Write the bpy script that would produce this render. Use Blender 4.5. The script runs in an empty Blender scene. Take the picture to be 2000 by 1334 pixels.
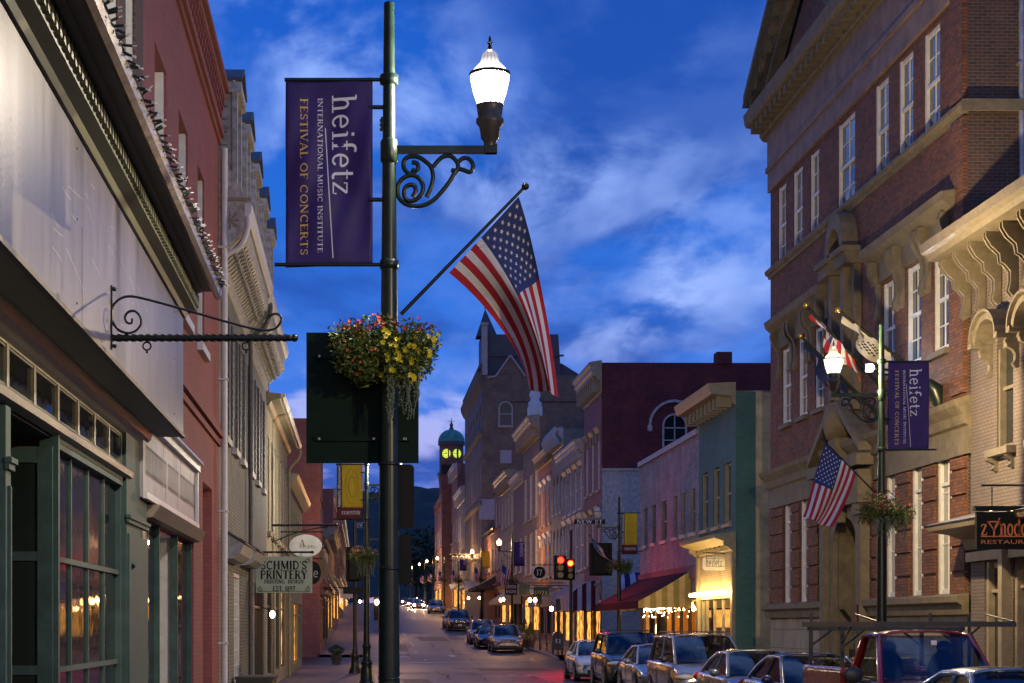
import bpy, math, random
from mathutils import Vector, Matrix
RN=random.Random(7)
F0=3600.;CX=770.;HY=1222.;EYE=1.85
SC=bpy.context.scene; COL=SC.collection
def R(d): return math.radians(d)
GP=[(-60,0),(88,0),(100,.3),(110,.47),(131,.97),(185,2.5),(210,3.0),(235,3.7),(275,4.6),(330,5.6),(400,6.8),(520,8.6),(3000,30)]
def gz(Y):
    for (a,b),(c,d) in zip(GP,GP[1:]):
        if Y<=c: return b+(d-b)*max(0,(Y-a))/(c-a)
    return 30
class Fr:
    def __init__(s,ox,oy,ax,ay,nx,ny,z0=0):
        l=math.hypot(ax,ay);m=math.hypot(nx,ny)
        s.o=(ox,oy);s.a=(ax/l,ay/l);s.n=(nx/m,ny/m);s.z0=z0
        s.flip=(s.a[0]*s.n[1]-s.a[1]*s.n[0])<0
    def p(s,u,v,w): return (s.o[0]+s.a[0]*u+s.n[0]*v, s.o[1]+s.a[1]*u+s.n[1]*v, s.z0+w)
    def U(s,px,v=0):
        k=(px-CX)/F0
        return (k*(s.o[1]+s.n[1]*v)-s.o[0]-s.n[0]*v)/(s.a[0]-k*s.a[1])
    def Y(s,px,v=0): return s.p(s.U(px,v),v,0)[1]
    def W(s,px,py,v=0): return EYE+(HY-py)*s.Y(px,v)/F0-s.z0
WF=Fr(0,0,1,0,0,1)
SL=-.0183
LF=Fr(-2.7,0,SL,1,1,-SL)       # left row of fronts
RB=Fr(13.17,0,SL,1,-1,SL)      # right row, near block
RF=Fr(12.9,0,SL,1,-1,SL)       # right row, far block
LL=Fr(-2.9,0,SL,1,1,-SL)       # left row, far block
def camwall(X,Y): return Fr(X,Y,1,0,0,-1)
BASE={}
def tag(o,label=None,cat=None,group=None,kind=None):
    if label:o['label']=label
    if cat:o['category']=cat
    if group:o['group']=group
    if kind:o['kind']=kind
    return o
def thing(name,label,cat,loc=(0,0,0),group=None,rz=0,world=True):
    o=bpy.data.objects.new(name,None);COL.objects.link(o);o.location=loc;o.empty_display_size=.2
    o.rotation_euler=(0,0,rz)
    BASE[o.name]=Vector(loc) if world else Vector((0,0,0))
    return tag(o,label,cat,group)
def kids(o): return [c for c in COL.objects if c.parent==o]
KM={}
def dup(root,loc,rz=0,sc=1,label=None,group=None,sx=None):
    def cp(o,par):
        c=o.copy();COL.objects.link(c);c.parent=par
        for k in list(o.children): cp(k,c)
        return c
    c=cp(root,None);c.location=loc;c.rotation_euler=(0,0,rz);c.scale=(sc if sx is None else sx*sc,sc,sc)
    if label:c['label']=label
    if group:c['group']=group
    return c
def lerp(a,b,t): return a+(b-a)*t
class MB:
    def __init__(s,fr=WF): s.fr=fr;s.v=[];s.f=[];s.m=[];s.sm=[];s.uv=[]
    def face(s,pts,mi=0,sm=False,uv=None):
        i=len(s.v);s.v+=[tuple(p) for p in pts];s.f.append(tuple(range(i,i+len(pts))));s.m.append(mi);s.sm.append(sm);s.uv.append(uv)
    def idx(s,vs,fs,mi=0,sm=False):
        i=len(s.v);s.v+=[tuple(p) for p in vs]
        for f in fs: s.f.append(tuple(i+k for k in f));s.m.append(mi);s.sm.append(sm);s.uv.append(None)
    def box(s,u0,u1,v0,v1,w0,w1,mi=0):
        P=[(u,v,w) for u in(u0,u1) for v in(v0,v1) for w in(w0,w1)]
        s.idx(P,[(0,1,3,2),(4,6,7,5),(0,4,5,1),(2,3,7,6),(0,2,6,4),(1,5,7,3)],mi);return s
    def obox(s,c,ax,ay,az,mi=0):   # oriented box: centre and three half axis vectors
        c=Vector(c);ax=Vector(ax);ay=Vector(ay);az=Vector(az)
        P=[c+ax*i+ay*j+az*k for i in(-1,1) for j in(-1,1) for k in(-1,1)]
        s.idx(P,[(0,1,3,2),(4,6,7,5),(0,4,5,1),(2,3,7,6),(0,2,6,4),(1,5,7,3)],mi);return s
    def prism(s,poly,t0,t1,axis='u',mi=0):
        def q(a,b,t): return (t,a,b) if axis=='u' else ((a,t,b) if axis=='v' else (a,b,t))
        n=len(poly);P=[q(a,b,t0) for a,b in poly]+[q(a,b,t1) for a,b in poly]
        s.idx(P,[tuple(range(n)),tuple(range(2*n-1,n-1,-1))]+[(i,(i+1)%n,n+(i+1)%n,n+i) for i in range(n)],mi);return s
    def tube(s,path,r,n=8,mi=0,cap=True):
        P=[Vector(p) for p in path];rs=r if isinstance(r,(list,tuple)) else [r]*len(P)
        vs=[];up=None
        for i,p in enumerate(P):
            d=(P[min(i+1,len(P)-1)]-P[max(i-1,0)]).normalized()
            if up is None:
                up=Vector((0,0,1)) if abs(d.z)<.9 else Vector((1,0,0))
            a=(up-d*up.dot(d))
            if a.length<1e-5: a=d.orthogonal()
            a.normalize();b=d.cross(a);up=a
            for k in range(n):
                t=2*math.pi*k/n;vs.append(p+(a*math.cos(t)+b*math.sin(t))*rs[i])
        fs=[(i*n+k,i*n+(k+1)%n,(i+1)*n+(k+1)%n,(i+1)*n+k) for i in range(len(P)-1) for k in range(n)]
        s.idx(vs,fs,mi,True)
        if cap:
            s.face([vs[k] for k in range(n)],mi);s.face([vs[-n+k] for k in range(n)],mi)
        return s
    def lathe(s,c,prof,n=16,mi=0,sx=1,sy=1):
        vs=[(c[0]+r*math.cos(2*math.pi*k/n)*sx,c[1]+r*math.sin(2*math.pi*k/n)*sy,c[2]+z) for r,z in prof for k in range(n)]
        s.idx(vs,[(i*n+k,i*n+(k+1)%n,(i+1)*n+(k+1)%n,(i+1)*n+k) for i in range(len(prof)-1) for k in range(n)],mi,True);return s
    def disc(s,c,r,axis='v',n=20,mi=0,a0=0,a1=360):
        pts=[]
        for k in range(n+(0 if a1-a0==360 else 1)):
            t=R(a0+(a1-a0)*k/n);x=r*math.cos(t);y=r*math.sin(t)
            pts.append((c[0]+x,c[1],c[2]+y) if axis=='v' else ((c[0],c[1]+x,c[2]+y) if axis=='u' else (c[0]+x,c[1]+y,c[2])))
        s.face(pts,mi);return s
    def cyl(s,c,r,h,axis='v',n=20,mi=0):
        d={'u':(1,0,0),'v':(0,1,0),'w':(0,0,1)}[axis];c=Vector(c)
        return s.tube([c,c+Vector(d)*h],r,n,mi)
    def grid(s,fn,nu,nv,mi=None,sm=True):
        vs=[fn(i/nu,j/nv) for j in range(nv+1) for i in range(nu+1)];b=len(s.v);s.v+=[tuple(p) for p in vs]
        for j in range(nv):
            for i in range(nu):
                a=b+j*(nu+1)+i;s.f.append((a,a+1,a+nu+2,a+nu+1));s.m.append(mi(i,j) if callable(mi) else (mi or 0));s.sm.append(sm);s.uv.append(None)
        return s
    def ell(s,c,r,n=12,m=8,mi=0):
        return s.grid(lambda a,b:(c[0]+r[0]*math.cos(2*math.pi*a)*math.sin(math.pi*b),c[1]+r[1]*math.sin(2*math.pi*a)*math.sin(math.pi*b),c[2]+r[2]*math.cos(math.pi*b)),n,m,mi)
    def build(s,name,mat,parent=None,bevel=0,sub=0,solid=0):
        me=bpy.data.meshes.new(name)
        W=[Vector(s.fr.p(*p)) for p in s.v]
        if parent is not None: base=BASE[parent.name]
        else:
            if not W: base=Vector()
            else:
                xs=[p.x for p in W];ys=[p.y for p in W];base=Vector(((min(xs)+max(xs))/2,(min(ys)+max(ys))/2,min(p.z for p in W)))
        fs=[tuple(reversed(f)) for f in s.f] if s.fr.flip else s.f
        me.from_pydata([p-base for p in W],[],fs)
        for m in (mat if isinstance(mat,(list,tuple)) else [mat]): me.materials.append(m)
        uvl=me.uv_layers.new(name='UVMap')
        ud=[0.0]*(2*len(me.loops));v=s.v
        for p in me.polygons:
            i=p.index;p.material_index=s.m[i];p.use_smooth=s.sm[i];f=fs[i]
            if s.uv[i]:
                q=list(reversed(s.uv[i])) if s.fr.flip else s.uv[i]
                for k,li in enumerate(p.loop_indices): ud[2*li],ud[2*li+1]=q[k]
                continue
            A=Vector(v[f[0]]);B=Vector(v[f[1]]);C=Vector(v[f[2]]);D=Vector(v[f[-1]])
            nn=(C-A).cross(B-D) if len(f)>3 else (B-A).cross(C-A)
            x,y,z=abs(nn.x),abs(nn.y),abs(nn.z)
            for li,vi in zip(p.loop_indices,f):
                q=v[vi]
                if z>=x and z>=y*1.001: uv=(q[0],q[1])
                elif y>=x: uv=(q[0],q[2])
                else: uv=(q[1],q[2])
                ud[2*li]=uv[0];ud[2*li+1]=uv[1]
        uvl.data.foreach_set('uv',ud)
        me.update()
        o=bpy.data.objects.new(name,me);COL.objects.link(o)
        if parent is not None: o.parent=parent;BASE[o.name]=base
        else: o.location=base;BASE[o.name]=base
        if bevel:
            b=o.modifiers.new('b','BEVEL');b.width=bevel;b.segments=2;b.limit_method='ANGLE'
        if solid:
            b=o.modifiers.new('s','SOLIDIFY');b.thickness=solid;b.offset=0
        if sub:
            b=o.modifiers.new('u','SUBSURF');b.levels=sub;b.render_levels=sub
        return o
# ---------- materials
def _new(name):
    m=bpy.data.materials.new(name);m.use_nodes=True;t=m.node_tree;return m,t,t.nodes['Principled BSDF'],t.nodes,t.links
def c4(c): return (c[0],c[1],c[2],1)
def mat(name,col,rough=.7,metal=0,var=.15,vs=3.,bump=0,coat=0,col2=None,stain=0,spec=.5,streak=0):
    m,t,b,N,L=_new(name)
    b.inputs['Roughness'].default_value=rough;b.inputs['Metallic'].default_value=metal;b.inputs['Coat Weight'].default_value=coat
    b.inputs['Specular IOR Level'].default_value=spec
    b.inputs['Coat Roughness'].default_value=.05
    co=N.new('ShaderNodeTexCoord');mp=N.new('ShaderNodeMapping')
    L.new(co.outputs['UV'],mp.inputs[0])
    if streak: mp.inputs['Scale'].default_value=(1,1/streak,1)
    n=N.new('ShaderNodeTexNoise');n.inputs['Scale'].default_value=vs;n.inputs['Detail'].default_value=6;n.inputs['Roughness'].default_value=.65
    L.new(mp.outputs[0],n.inputs['Vector'])
    r=N.new('ShaderNodeValToRGB');r.color_ramp.elements[0].position=.3;r.color_ramp.elements[1].position=.72
    k=col2 or tuple(c*(1-var*1.6) for c in col)
    r.color_ramp.elements[0].color=c4(k);r.color_ramp.elements[1].color=c4(tuple(min(1,c*(1+var*.5)) for c in col))
    L.new(n.outputs['Fac'],r.inputs[0]);L.new(r.outputs[0],b.inputs['Base Color'])
    mr=N.new('ShaderNodeMapRange');mr.inputs['To Min'].default_value=max(0,rough-.12*min(1,rough*1.5));mr.inputs['To Max'].default_value=min(1,rough+.12*min(1,rough*1.5))
    L.new(n.outputs['Fac'],mr.inputs[0]);L.new(mr.outputs[0],b.inputs['Roughness'])
    if bump:
        n2=N.new('ShaderNodeTexNoise');n2.inputs['Scale'].default_value=vs*8;n2.inputs['Detail'].default_value=4;L.new(co.outputs['UV'],n2.inputs['Vector'])
        bp=N.new('ShaderNodeBump');bp.inputs['Strength'].default_value=bump;bp.inputs['Distance'].default_value=.02
        L.new(n2.outputs['Fac'],bp.inputs['Height']);L.new(bp.outputs[0],b.inputs['Normal'])
    return m
def brick(name,c1,c2,mo,bw=.215,bh=.075,ms=.011,rough=.8,bump=.5,off=.5,var=.35):
    m,t,b,N,L=_new(name)
    co=N.new('ShaderNodeTexCoord');k=N.new('ShaderNodeTexBrick')
    nz=N.new('ShaderNodeTexNoise');nz.inputs['Scale'].default_value=6;nz.inputs['Detail'].default_value=2
    L.new(co.outputs['UV'],nz.inputs['Vector'])
    ad=N.new('ShaderNodeVectorMath');ad.operation='MULTIPLY_ADD';ad.inputs[1].default_value=(.006,.006,0)
    L.new(nz.outputs['Color'],ad.inputs[0]);L.new(co.outputs['UV'],ad.inputs[2]);L.new(ad.outputs[0],k.inputs['Vector'])
    k.inputs['Scale'].default_value=1;k.inputs['Brick Width'].default_value=bw;k.inputs['Row Height'].default_value=bh
    k.inputs['Mortar Size'].default_value=ms;k.inputs['Mortar Smooth'].default_value=.3;k.inputs['Bias'].default_value=0;k.offset=off
    k.inputs['Color1'].default_value=c4(c1);k.inputs['Color2'].default_value=c4(c2);k.inputs['Mortar'].default_value=c4(mo)
    n=N.new('ShaderNodeTexNoise');n.inputs['Scale'].default_value=.9;n.inputs['Detail'].default_value=8;n.inputs['Roughness'].default_value=.7
    L.new(co.outputs['UV'],n.inputs['Vector'])
    mr=N.new('ShaderNodeMapRange');mr.inputs['From Min'].default_value=.3;mr.inputs['From Max'].default_value=.7;mr.inputs['To Min'].default_value=1-var;mr.inputs['To Max'].default_value=1+var*.4
    L.new(n.outputs['Fac'],mr.inputs[0])
    mx=N.new('ShaderNodeVectorMath');mx.operation='SCALE';L.new(k.outputs['Color'],mx.inputs[0]);L.new(mr.outputs[0],mx.inputs['Scale'])
    L.new(mx.outputs[0],b.inputs['Base Color']);b.inputs['Roughness'].default_value=rough
    if bump:
        iv=N.new('ShaderNodeMath');iv.operation='MULTIPLY_ADD';iv.inputs[1].default_value=-1;iv.inputs[2].default_value=1
        L.new(k.outputs['Fac'],iv.inputs[0])
        a2=N.new('ShaderNodeMath');a2.operation='MULTIPLY_ADD';a2.inputs[1].default_value=.25
        n3=N.new('ShaderNodeTexNoise');n3.inputs['Scale'].default_value=40;L.new(co.outputs['UV'],n3.inputs['Vector'])
        L.new(n3.outputs['Fac'],a2.inputs[0]);L.new(iv.outputs[0],a2.inputs[2])
        bp=N.new('ShaderNodeBump');bp.inputs['Strength'].default_value=bump;bp.inputs['Distance'].default_value=.012
        L.new(a2.outputs[0],bp.inputs['Height']);L.new(bp.outputs[0],b.inputs['Normal'])
    return m
def emit(name,col,st):
    m,t,b,N,L=_new(name)
    b.inputs['Base Color'].default_value=c4(col);b.inputs['Emission Color'].default_value=c4(col);b.inputs['Emission Strength'].default_value=st
    return m
def glassm(name,col=(.015,.017,.02),rough=.04,spec=.8,em=None,es=0,warp=.0):
    m,t,b,N,L=_new(name)
    b.inputs['Base Color'].default_value=c4(col);b.inputs['Roughness'].default_value=rough;b.inputs['Specular IOR Level'].default_value=spec
    b.inputs['IOR'].default_value=1.9 if spec>=1 else 1.6
    if em:
        b.inputs['Emission Color'].default_value=c4(em);b.inputs['Emission Strength'].default_value=es
        co=N.new('ShaderNodeTexCoord');n=N.new('ShaderNodeTexNoise');n.inputs['Scale'].default_value=3.5;n.inputs['Detail'].default_value=4
        mp=N.new('ShaderNodeMapping');mp.inputs['Scale'].default_value=(1.6,.55,1);L.new(co.outputs['UV'],mp.inputs[0]);L.new(mp.outputs[0],n.inputs['Vector'])
        mr=N.new('ShaderNodeMapRange');mr.inputs['From Min'].default_value=.42;mr.inputs['From Max'].default_value=.62;mr.inputs['To Min'].default_value=es*.05;mr.inputs['To Max'].default_value=es*2.0
        L.new(n.outputs['Fac'],mr.inputs[0]);L.new(mr.outputs[0],b.inputs['Emission Strength'])
    if warp:
        co=N.new('ShaderNodeTexCoord');n=N.new('ShaderNodeTexNoise');n.inputs['Scale'].default_value=3
        L.new(co.outputs['UV'],n.inputs['Vector']);bp=N.new('ShaderNodeBump');bp.inputs['Strength'].default_value=warp;bp.inputs['Distance'].default_value=.02
        L.new(n.outputs['Fac'],bp.inputs['Height']);L.new(bp.outputs[0],b.inputs['Normal'])
    return m
def clearglass(name,tint=(.9,.95,.95)):
    m,t,b,N,L=_new(name);N.remove(b)
    g=N.new('ShaderNodeBsdfGlossy');g.inputs['Roughness'].default_value=.03;tr=N.new('ShaderNodeBsdfTransparent');tr.inputs[0].default_value=c4(tint)
    fr=N.new('ShaderNodeFresnel');fr.inputs[0].default_value=1.5;mx=N.new('ShaderNodeMixShader')
    L.new(fr.outputs[0],mx.inputs[0]);L.new(tr.outputs[0],mx.inputs[1]);L.new(g.outputs[0],mx.inputs[2]);L.new(mx.outputs[0],N['Material Output'].inputs[0])
    return m
M={}
M['red_paint']=brick('painted_red_brick',(.29,.09,.078),(.24,.072,.064),(.22,.06,.055),bump=.35,ms=.008,var=.2)
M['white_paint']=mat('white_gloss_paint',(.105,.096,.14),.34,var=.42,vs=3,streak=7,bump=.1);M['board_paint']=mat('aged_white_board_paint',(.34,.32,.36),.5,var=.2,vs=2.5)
M['dirty_white']=mat('weathered_white_paint',(.5,.49,.46),.6,var=.2,vs=7,bump=.15,col2=(.2,.18,.16))
M['green_trim']=mat('sage_trim_paint',(.075,.085,.05),.5,var=.2,vs=8)
M['teal_paint']=mat('dark_teal_paint',(.065,.12,.105),.62,var=.25,vs=4,bump=.05,spec=.25)
M['teal_worn']=mat('weathered_grey_sage_paint',(.2,.185,.145),.4,var=.4,vs=14,bump=.2,col2=(.1,.11,.08))
M['brown_dark']=mat('dark_brown_paint',(.045,.035,.025),.5,var=.2)
M['grey_brick']=brick('painted_grey_brick',(.24,.235,.195),(.2,.195,.165),(.13,.125,.1),bump=.7,ms=.012,var=.35)
M['cream_brick']=brick('painted_cream_brick',(.36,.31,.19),(.32,.28,.17),(.2,.17,.1),bump=.5,var=.25)
M['yellow_paint']=brick('painted_pale_olive_brick',(.40,.40,.17),(.36,.36,.15),(.27,.27,.1),bump=.3,var=.2)
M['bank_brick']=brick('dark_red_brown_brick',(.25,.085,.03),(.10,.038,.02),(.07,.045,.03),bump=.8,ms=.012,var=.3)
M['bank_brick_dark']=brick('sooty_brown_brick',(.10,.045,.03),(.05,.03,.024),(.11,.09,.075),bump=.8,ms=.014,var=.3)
M['maroon']=brick('painted_maroon_brick',(.17,.028,.032),(.12,.02,.024),(.07,.014,.018),bump=.5,var=.5)
M['mauve']=brick('painted_mauve_brick',(.22,.095,.1),(.19,.08,.085),(.16,.07,.07),bump=.3,var=.2)
M['white_brick']=brick('painted_white_brick',(.52,.44,.42),(.36,.3,.29),(.16,.12,.12),bump=.9,ms=.014,var=.45)
M['green_brick']=brick('painted_sea_green_brick',(.085,.19,.165),(.075,.165,.145),(.04,.12,.09),bump=.4,var=.25)
M['taupe_brick']=brick('painted_taupe_brick',(.15,.12,.11),(.13,.105,.095),(.08,.06,.055),bump=.6,var=.2)
M['tower_brick']=brick('weathered_brown_brick',(.23,.175,.125),(.17,.13,.095),(.14,.115,.09),bw=.4,bh=.14,ms=.02,bump=.3,var=.4)
M['old_brick']=brick('old_red_brick',(.28,.09,.06),(.2,.06,.045),(.2,.15,.12),bump=.5,var=.3)
M['orange_brick']=brick('orange_brick',(.42,.14,.07),(.33,.1,.05),(.25,.14,.1),bump=.5,var=.3)
M['stone']=mat('grey_buff_stone',(.17,.14,.092),.8,var=.3,vs=2.5,bump=.25)
M['stone_pink']=mat('pinkish_sandstone',(.24,.17,.15),.85,var=.3,vs=1.5,bump=.25)
M['stucco']=mat('stained_cream_stucco',(.6,.5,.28),.85,var=.35,vs=1.3,bump=.3,col2=(.3,.25,.15))
M['cream_trim']=mat('cream_trim_paint',(.3,.26,.17),.5,var=.2,vs=4)
M['white_trim']=mat('white_trim_paint',(.68,.68,.66),.45,var=.12,vs=5)
M['grey_trim']=mat('grey_white_trim_paint',(.45,.44,.42),.55,var=.3,vs=5)
M['taupe_trim']=mat('warm_taupe_trim_paint',(.3,.25,.18),.5,var=.2,vs=4)
M['slate']=mat('grey_slate',(.09,.095,.11),.6,var=.35,vs=9,bump=.3)
M['tin']=mat('galvanised_sheet_metal',(.4,.42,.45),.4,.6,var=.3,vs=3)
M['metal_black']=mat('black_iron',(.018,.022,.02),.35,.2,var=.2)
M['post_green']=mat('dark_green_post_paint',(.009,.024,.016),.32,0,var=.3,vs=6,spec=.45)
M['sign_back']=mat('dark_green_sign_metal',(.006,.022,.014),.6,.0,var=.25,vs=3,spec=.12)
M['blackplate']=mat('black_backplate',(.009,.011,.009),.55,0,var=.2,spec=.2)
M['asphalt']=mat('asphalt',(.036,.031,.028),.5,var=.45,vs=.7,bump=.35,spec=.28,streak=6);M['tar']=mat('tar_patch',(.022,.02,.02),.6,var=.3,spec=.2);M['z_trim']=mat('taupe_cream_trim_paint',(.17,.14,.1),.5,var=.35,vs=6,col2=(.1,.085,.06))
M['walk']=brick('brick_paving',(.13,.085,.07),(.1,.07,.06),(.08,.06,.05),bw=.22,bh=.11,ms=.008,bump=.4,rough=.6)
M['concrete']=mat('concrete',(.3,.27,.24),.75,var=.25,vs=2,bump=.2)
M['line']=mat('worn_white_road_paint',(.5,.5,.48),.6,var=.4,vs=9)
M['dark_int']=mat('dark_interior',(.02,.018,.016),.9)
M['glass']=glassm('window_glass',warp=.08)
M['glass_green']=glassm('tinted_window_glass',(.02,.03,.025),warp=.15)
M['glass_blind']=mat('window_with_pale_blind',(.33,.33,.30),.25,var=.2)
M['glass_lit']=glassm('lit_warm_window',(.1,.06,.02),em=(1,.42,.07),es=1.4)
M['clear']=clearglass('clear_shop_glass')
def globem(name,col,st):
    m,t,b,N,L=_new(name);N.remove(b)
    tc=N.new('ShaderNodeTexCoord');sb=N.new('ShaderNodeVectorMath');sb.operation='SUBTRACT';sb.inputs[1].default_value=(.5,.5,0);L.new(tc.outputs['Generated'],sb.inputs[0])
    sp=N.new('ShaderNodeSeparateXYZ');L.new(sb.outputs[0],sp.inputs[0])
    def mt(op,a,b_=None,c=None):
        n=N.new('ShaderNodeMath');n.operation=op
        for k,x in enumerate((a,b_,c)):
            if x is None: continue
            if isinstance(x,(int,float)): n.inputs[k].default_value=x
            else: L.new(x,n.inputs[k])
        return n.outputs[0]
    at=mt('ARCTAN2',sp.outputs['Y'],sp.outputs['X']);rib=mt('MULTIPLY_ADD',mt('SINE',mt('MULTIPLY',at,14.)),.3,.8)
    z=mt('SUBTRACT',sp.outputs['Z'],.34);zz=mt('MAXIMUM',mt('MULTIPLY_ADD',mt('MULTIPLY',z,z),-3.4,1.0),.12)
    e=N.new('ShaderNodeEmission');e.inputs[0].default_value=c4(col);L.new(mt('MULTIPLY',mt('MULTIPLY',rib,zz),st),e.inputs[1])
    tr=N.new('ShaderNodeBsdfTransparent');mx=N.new('ShaderNodeMixShader');mx.inputs[0].default_value=.5
    L.new(tr.outputs[0],mx.inputs[1]);L.new(e.outputs[0],mx.inputs[2]);L.new(mx.outputs[0],N['Material Output'].inputs[0]);return m
M['globe']=globem('glowing_lamp_glass',(1,.88,.74),5.5)
M['globe_warm']=globem('glowing_warm_lamp_glass',(1,.82,.5),8)
M['globe_far']=globem('glowing_far_lamp_glass',(1,.6,.28),22)
WATT={'globe':((1,.85,.66),2300),'globe_warm':((1,.74,.38),5800),'globe_far':((1,.5,.19),1700)}
M['globe_off']=mat('unlit_lamp_glass',(.5,.48,.52),.2,var=.05)
M['gold']=mat('gold_leaf',(.6,.38,.1),.3,.8,var=.1)
M['copper_green']=mat('verdigris_copper',(.08,.32,.27),.6,var=.3,vs=2)
# ---------- text
def textmesh(s,size=1,align='CENTER',bold=0,shear=0,space=1):
    c=bpy.data.curves.new('t','FONT');c.body=s;c.size=size;c.align_x=align;c.align_y='CENTER';c.offset=bold;c.shear=shear;c.resolution_u=3;c.space_character=space
    o=bpy.data.objects.new('t',c);COL.objects.link(o);dg=bpy.context.evaluated_depsgraph_get();dg.update()
    me=bpy.data.meshes.new_from_object(o.evaluated_get(dg));vs=[tuple(v.co) for v in me.vertices];fs=[tuple(p.vertices) for p in me.polygons]
    bpy.data.objects.remove(o);bpy.data.curves.remove(c);bpy.data.meshes.remove(me)
    return vs,fs
def arc(cx,cy,rx,ry,a0,a1,n=12): return [(cx+rx*math.cos(R(lerp(a0,a1,i/n))),cy+ry*math.sin(R(lerp(a0,a1,i/n)))) for i in range(n+1)]
T_,t_=.15,.06
def VS(x,y0=0,y1=1,a=1,b=1): return [(T_,[(x,y0),(x,y1)],(a,b))]
G={}
def g(ch,w,*st): G[ch]=(w,st)
g('A',.8,(t_,[(.06,0),(.39,1)],(1,0)),(T_,[(.41,1),(.72,0)],(0,1)),(t_,[(.16,.33),(.6,.33)],(0,0)))
g('B',.68,*VS(.16),(t_,[(.16,.97),(.36,.97)]+arc(.36,.76,.2,.21,90,-90)+[(.16,.54)],(0,0)),(.1,[(.3,.54)]+arc(.36,.28,.24,.26,90,-90)+[(.16,.02)],(0,0)))
g('C',.78,(.11,arc(.43,.5,.34,.46,50,310,16),(0,0)),(t_,[(.66,.98),(.66,.68)],(0,0)))
g('D',.8,*VS(.16),(.1,[(.1,.97),(.3,.97)]+arc(.32,.5,.36,.47,85,-85,14)+[(.1,.03)],(0,0)))
g('E',.66,*VS(.16),(t_,[(.1,.97),(.58,.97),(.58,.8)],(0,0)),(t_,[(.16,.52),(.46,.52)],(0,0)),(t_,[(.1,.03),(.6,.03),(.6,.22)],(0,0)))
g('F',.62,*VS(.16),(t_,[(.1,.97),(.56,.97),(.56,.8)],(0,0)),(t_,[(.16,.52),(.44,.52)],(0,0)))
g('G',.82,(.11,arc(.43,.5,.34,.46,50,315,16),(0,0)),(.13,[(.68,.05),(.68,.42)],(0,1)))
g('H',.84,*VS(.16),*VS(.66),(t_,[(.16,.52),(.66,.52)],(0,0)))
g('I',.34,*VS(.17));g("'",.2,(.07,[(.1,1),(.1,.75)],(0,0)));g('.',.24,(.12,[(.1,0),(.1,.12)],(0,0)));g(' ',.34)
g('L',.62,*VS(.16),(t_,[(.1,.03),(.58,.03),(.58,.24)],(0,0)))
g('M',1.0,(t_,[(.12,0),(.14,1)],(1,1)),(T_,[(.16,1),(.5,.05)],(0,0)),(t_,[(.5,.05),(.82,1)],(0,0)),(T_,[(.84,0),(.84,1)],(1,1)))
g('N',.86,(t_,[(.12,0),(.12,1)],(1,1)),(T_,[(.14,1),(.7,.02)],(0,0)),(t_,[(.72,0),(.72,1)],(0,1)))
g('O',.84,(.11,arc(.42,.5,.34,.46,0,360,20),(0,0)))
g('P',.66,*VS(.16),(.08,[(.16,.97),(.34,.97)]+arc(.36,.73,.22,.24,90,-90)+[(.16,.49)],(0,0)))
g('R',.76,*VS(.16),(.08,[(.16,.97),(.34,.97)]+arc(.36,.74,.21,.23,90,-90)+[(.16,.51)],(0,0)),(.13,[(.38,.5),(.68,0)],(0,1)))
g('S',.6,(.1,[(.5,.78)]+arc(.3,.74,.19,.22,30,230,10)+arc(.3,.26,.2,.22,60,-150,10),(0,0)),(t_,[(.5,.98),(.5,.74)],(0,0)),(t_,[(.1,.02),(.1,.26)],(0,0)))
g('T',.72,*VS(.36),(t_,[(.04,.78),(.04,.97),(.68,.97),(.68,.78)],(0,0)))
g('U',.82,(T_,[(.16,1),(.16,.35)],(1,0)),(.08,arc(.41,.32,.25,.28,180,360,12),(0,0)),(t_,[(.66,.32),(.66,1)],(0,1)))
g('V',.8,(T_,[(.08,1),(.4,.02)],(1,0)),(t_,[(.42,.02),(.72,1)],(0,1)))
g('W',1.1,(T_,[(.08,1),(.34,.02)],(1,0)),(t_,[(.34,.02),(.56,1)],(0,0)),(T_,[(.56,1),(.8,.02)],(1,0)),(t_,[(.8,.02),(1.02,1)],(0,1)))
g('Y',.76,(T_,[(.08,1),(.38,.45)],(1,0)),(t_,[(.4,.45),(.68,1)],(0,1)),(T_,[(.38,.5),(.38,0)],(0,1)))
g('Z',.7,(t_,[(.08,.78),(.08,.97),(.6,.97)],(0,0)),(T_,[(.56,.95),(.12,.05)],(0,0)),(t_,[(.08,.03),(.62,.03),(.62,.24)],(0,0)))
g('h',.64,(.11,[(.15,0),(.15,1.05)],(1,0)),(t_,[(.02,1.03),(.15,1.05)],(0,0)),(.1,[(.17,.48)]+arc(.33,.48,.15,.2,150,0,8)+[(.48,0)],(0,1)))
g('e',.56,(.09,[(.06,.36),(.46,.36)]+arc(.28,.34,.21,.33,10,320,14),(0,0)))
g('i',.32,(.11,[(.16,0),(.16,.66)],(1,0)),(t_,[(.04,.64),(.16,.66)],(0,0)),(.12,[(.15,.84),(.15,.96)],(0,0)))
g('f',.38,(.11,[(.16,0),(.16,.8)]+arc(.32,.82,.16,.2,170,50,6),(1,0)),(t_,[(.0,.63),(.34,.63)],(0,0)))
g('t',.38,(.11,[(.16,.9),(.16,.12)]+arc(.28,.14,.12,.13,190,310,6),(0,0)),(t_,[(.0,.63),(.34,.63)],(0,0)))
g('z',.52,(t_,[(.05,.5),(.05,.63),(.44,.63)],(0,0)),(.1,[(.42,.62),(.08,.04)],(0,0)),(t_,[(.04,.03),(.46,.03),(.46,.17)],(0,0)))
g('n',.64,(.11,[(.15,0),(.15,.66)],(1,0)),(t_,[(.02,.64),(.15,.66)],(0,0)),(.1,[(.17,.48)]+arc(.33,.48,.15,.18,150,0,8)+[(.48,0)],(0,1)))
g('o',.58,(.09,arc(.28,.33,.22,.32,0,360,16),(0,0)))
g('d',.62,(.09,arc(.27,.33,.21,.32,0,360,16),(0,0)),(.11,[(.48,0),(.48,1.05)],(0,0)))
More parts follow.
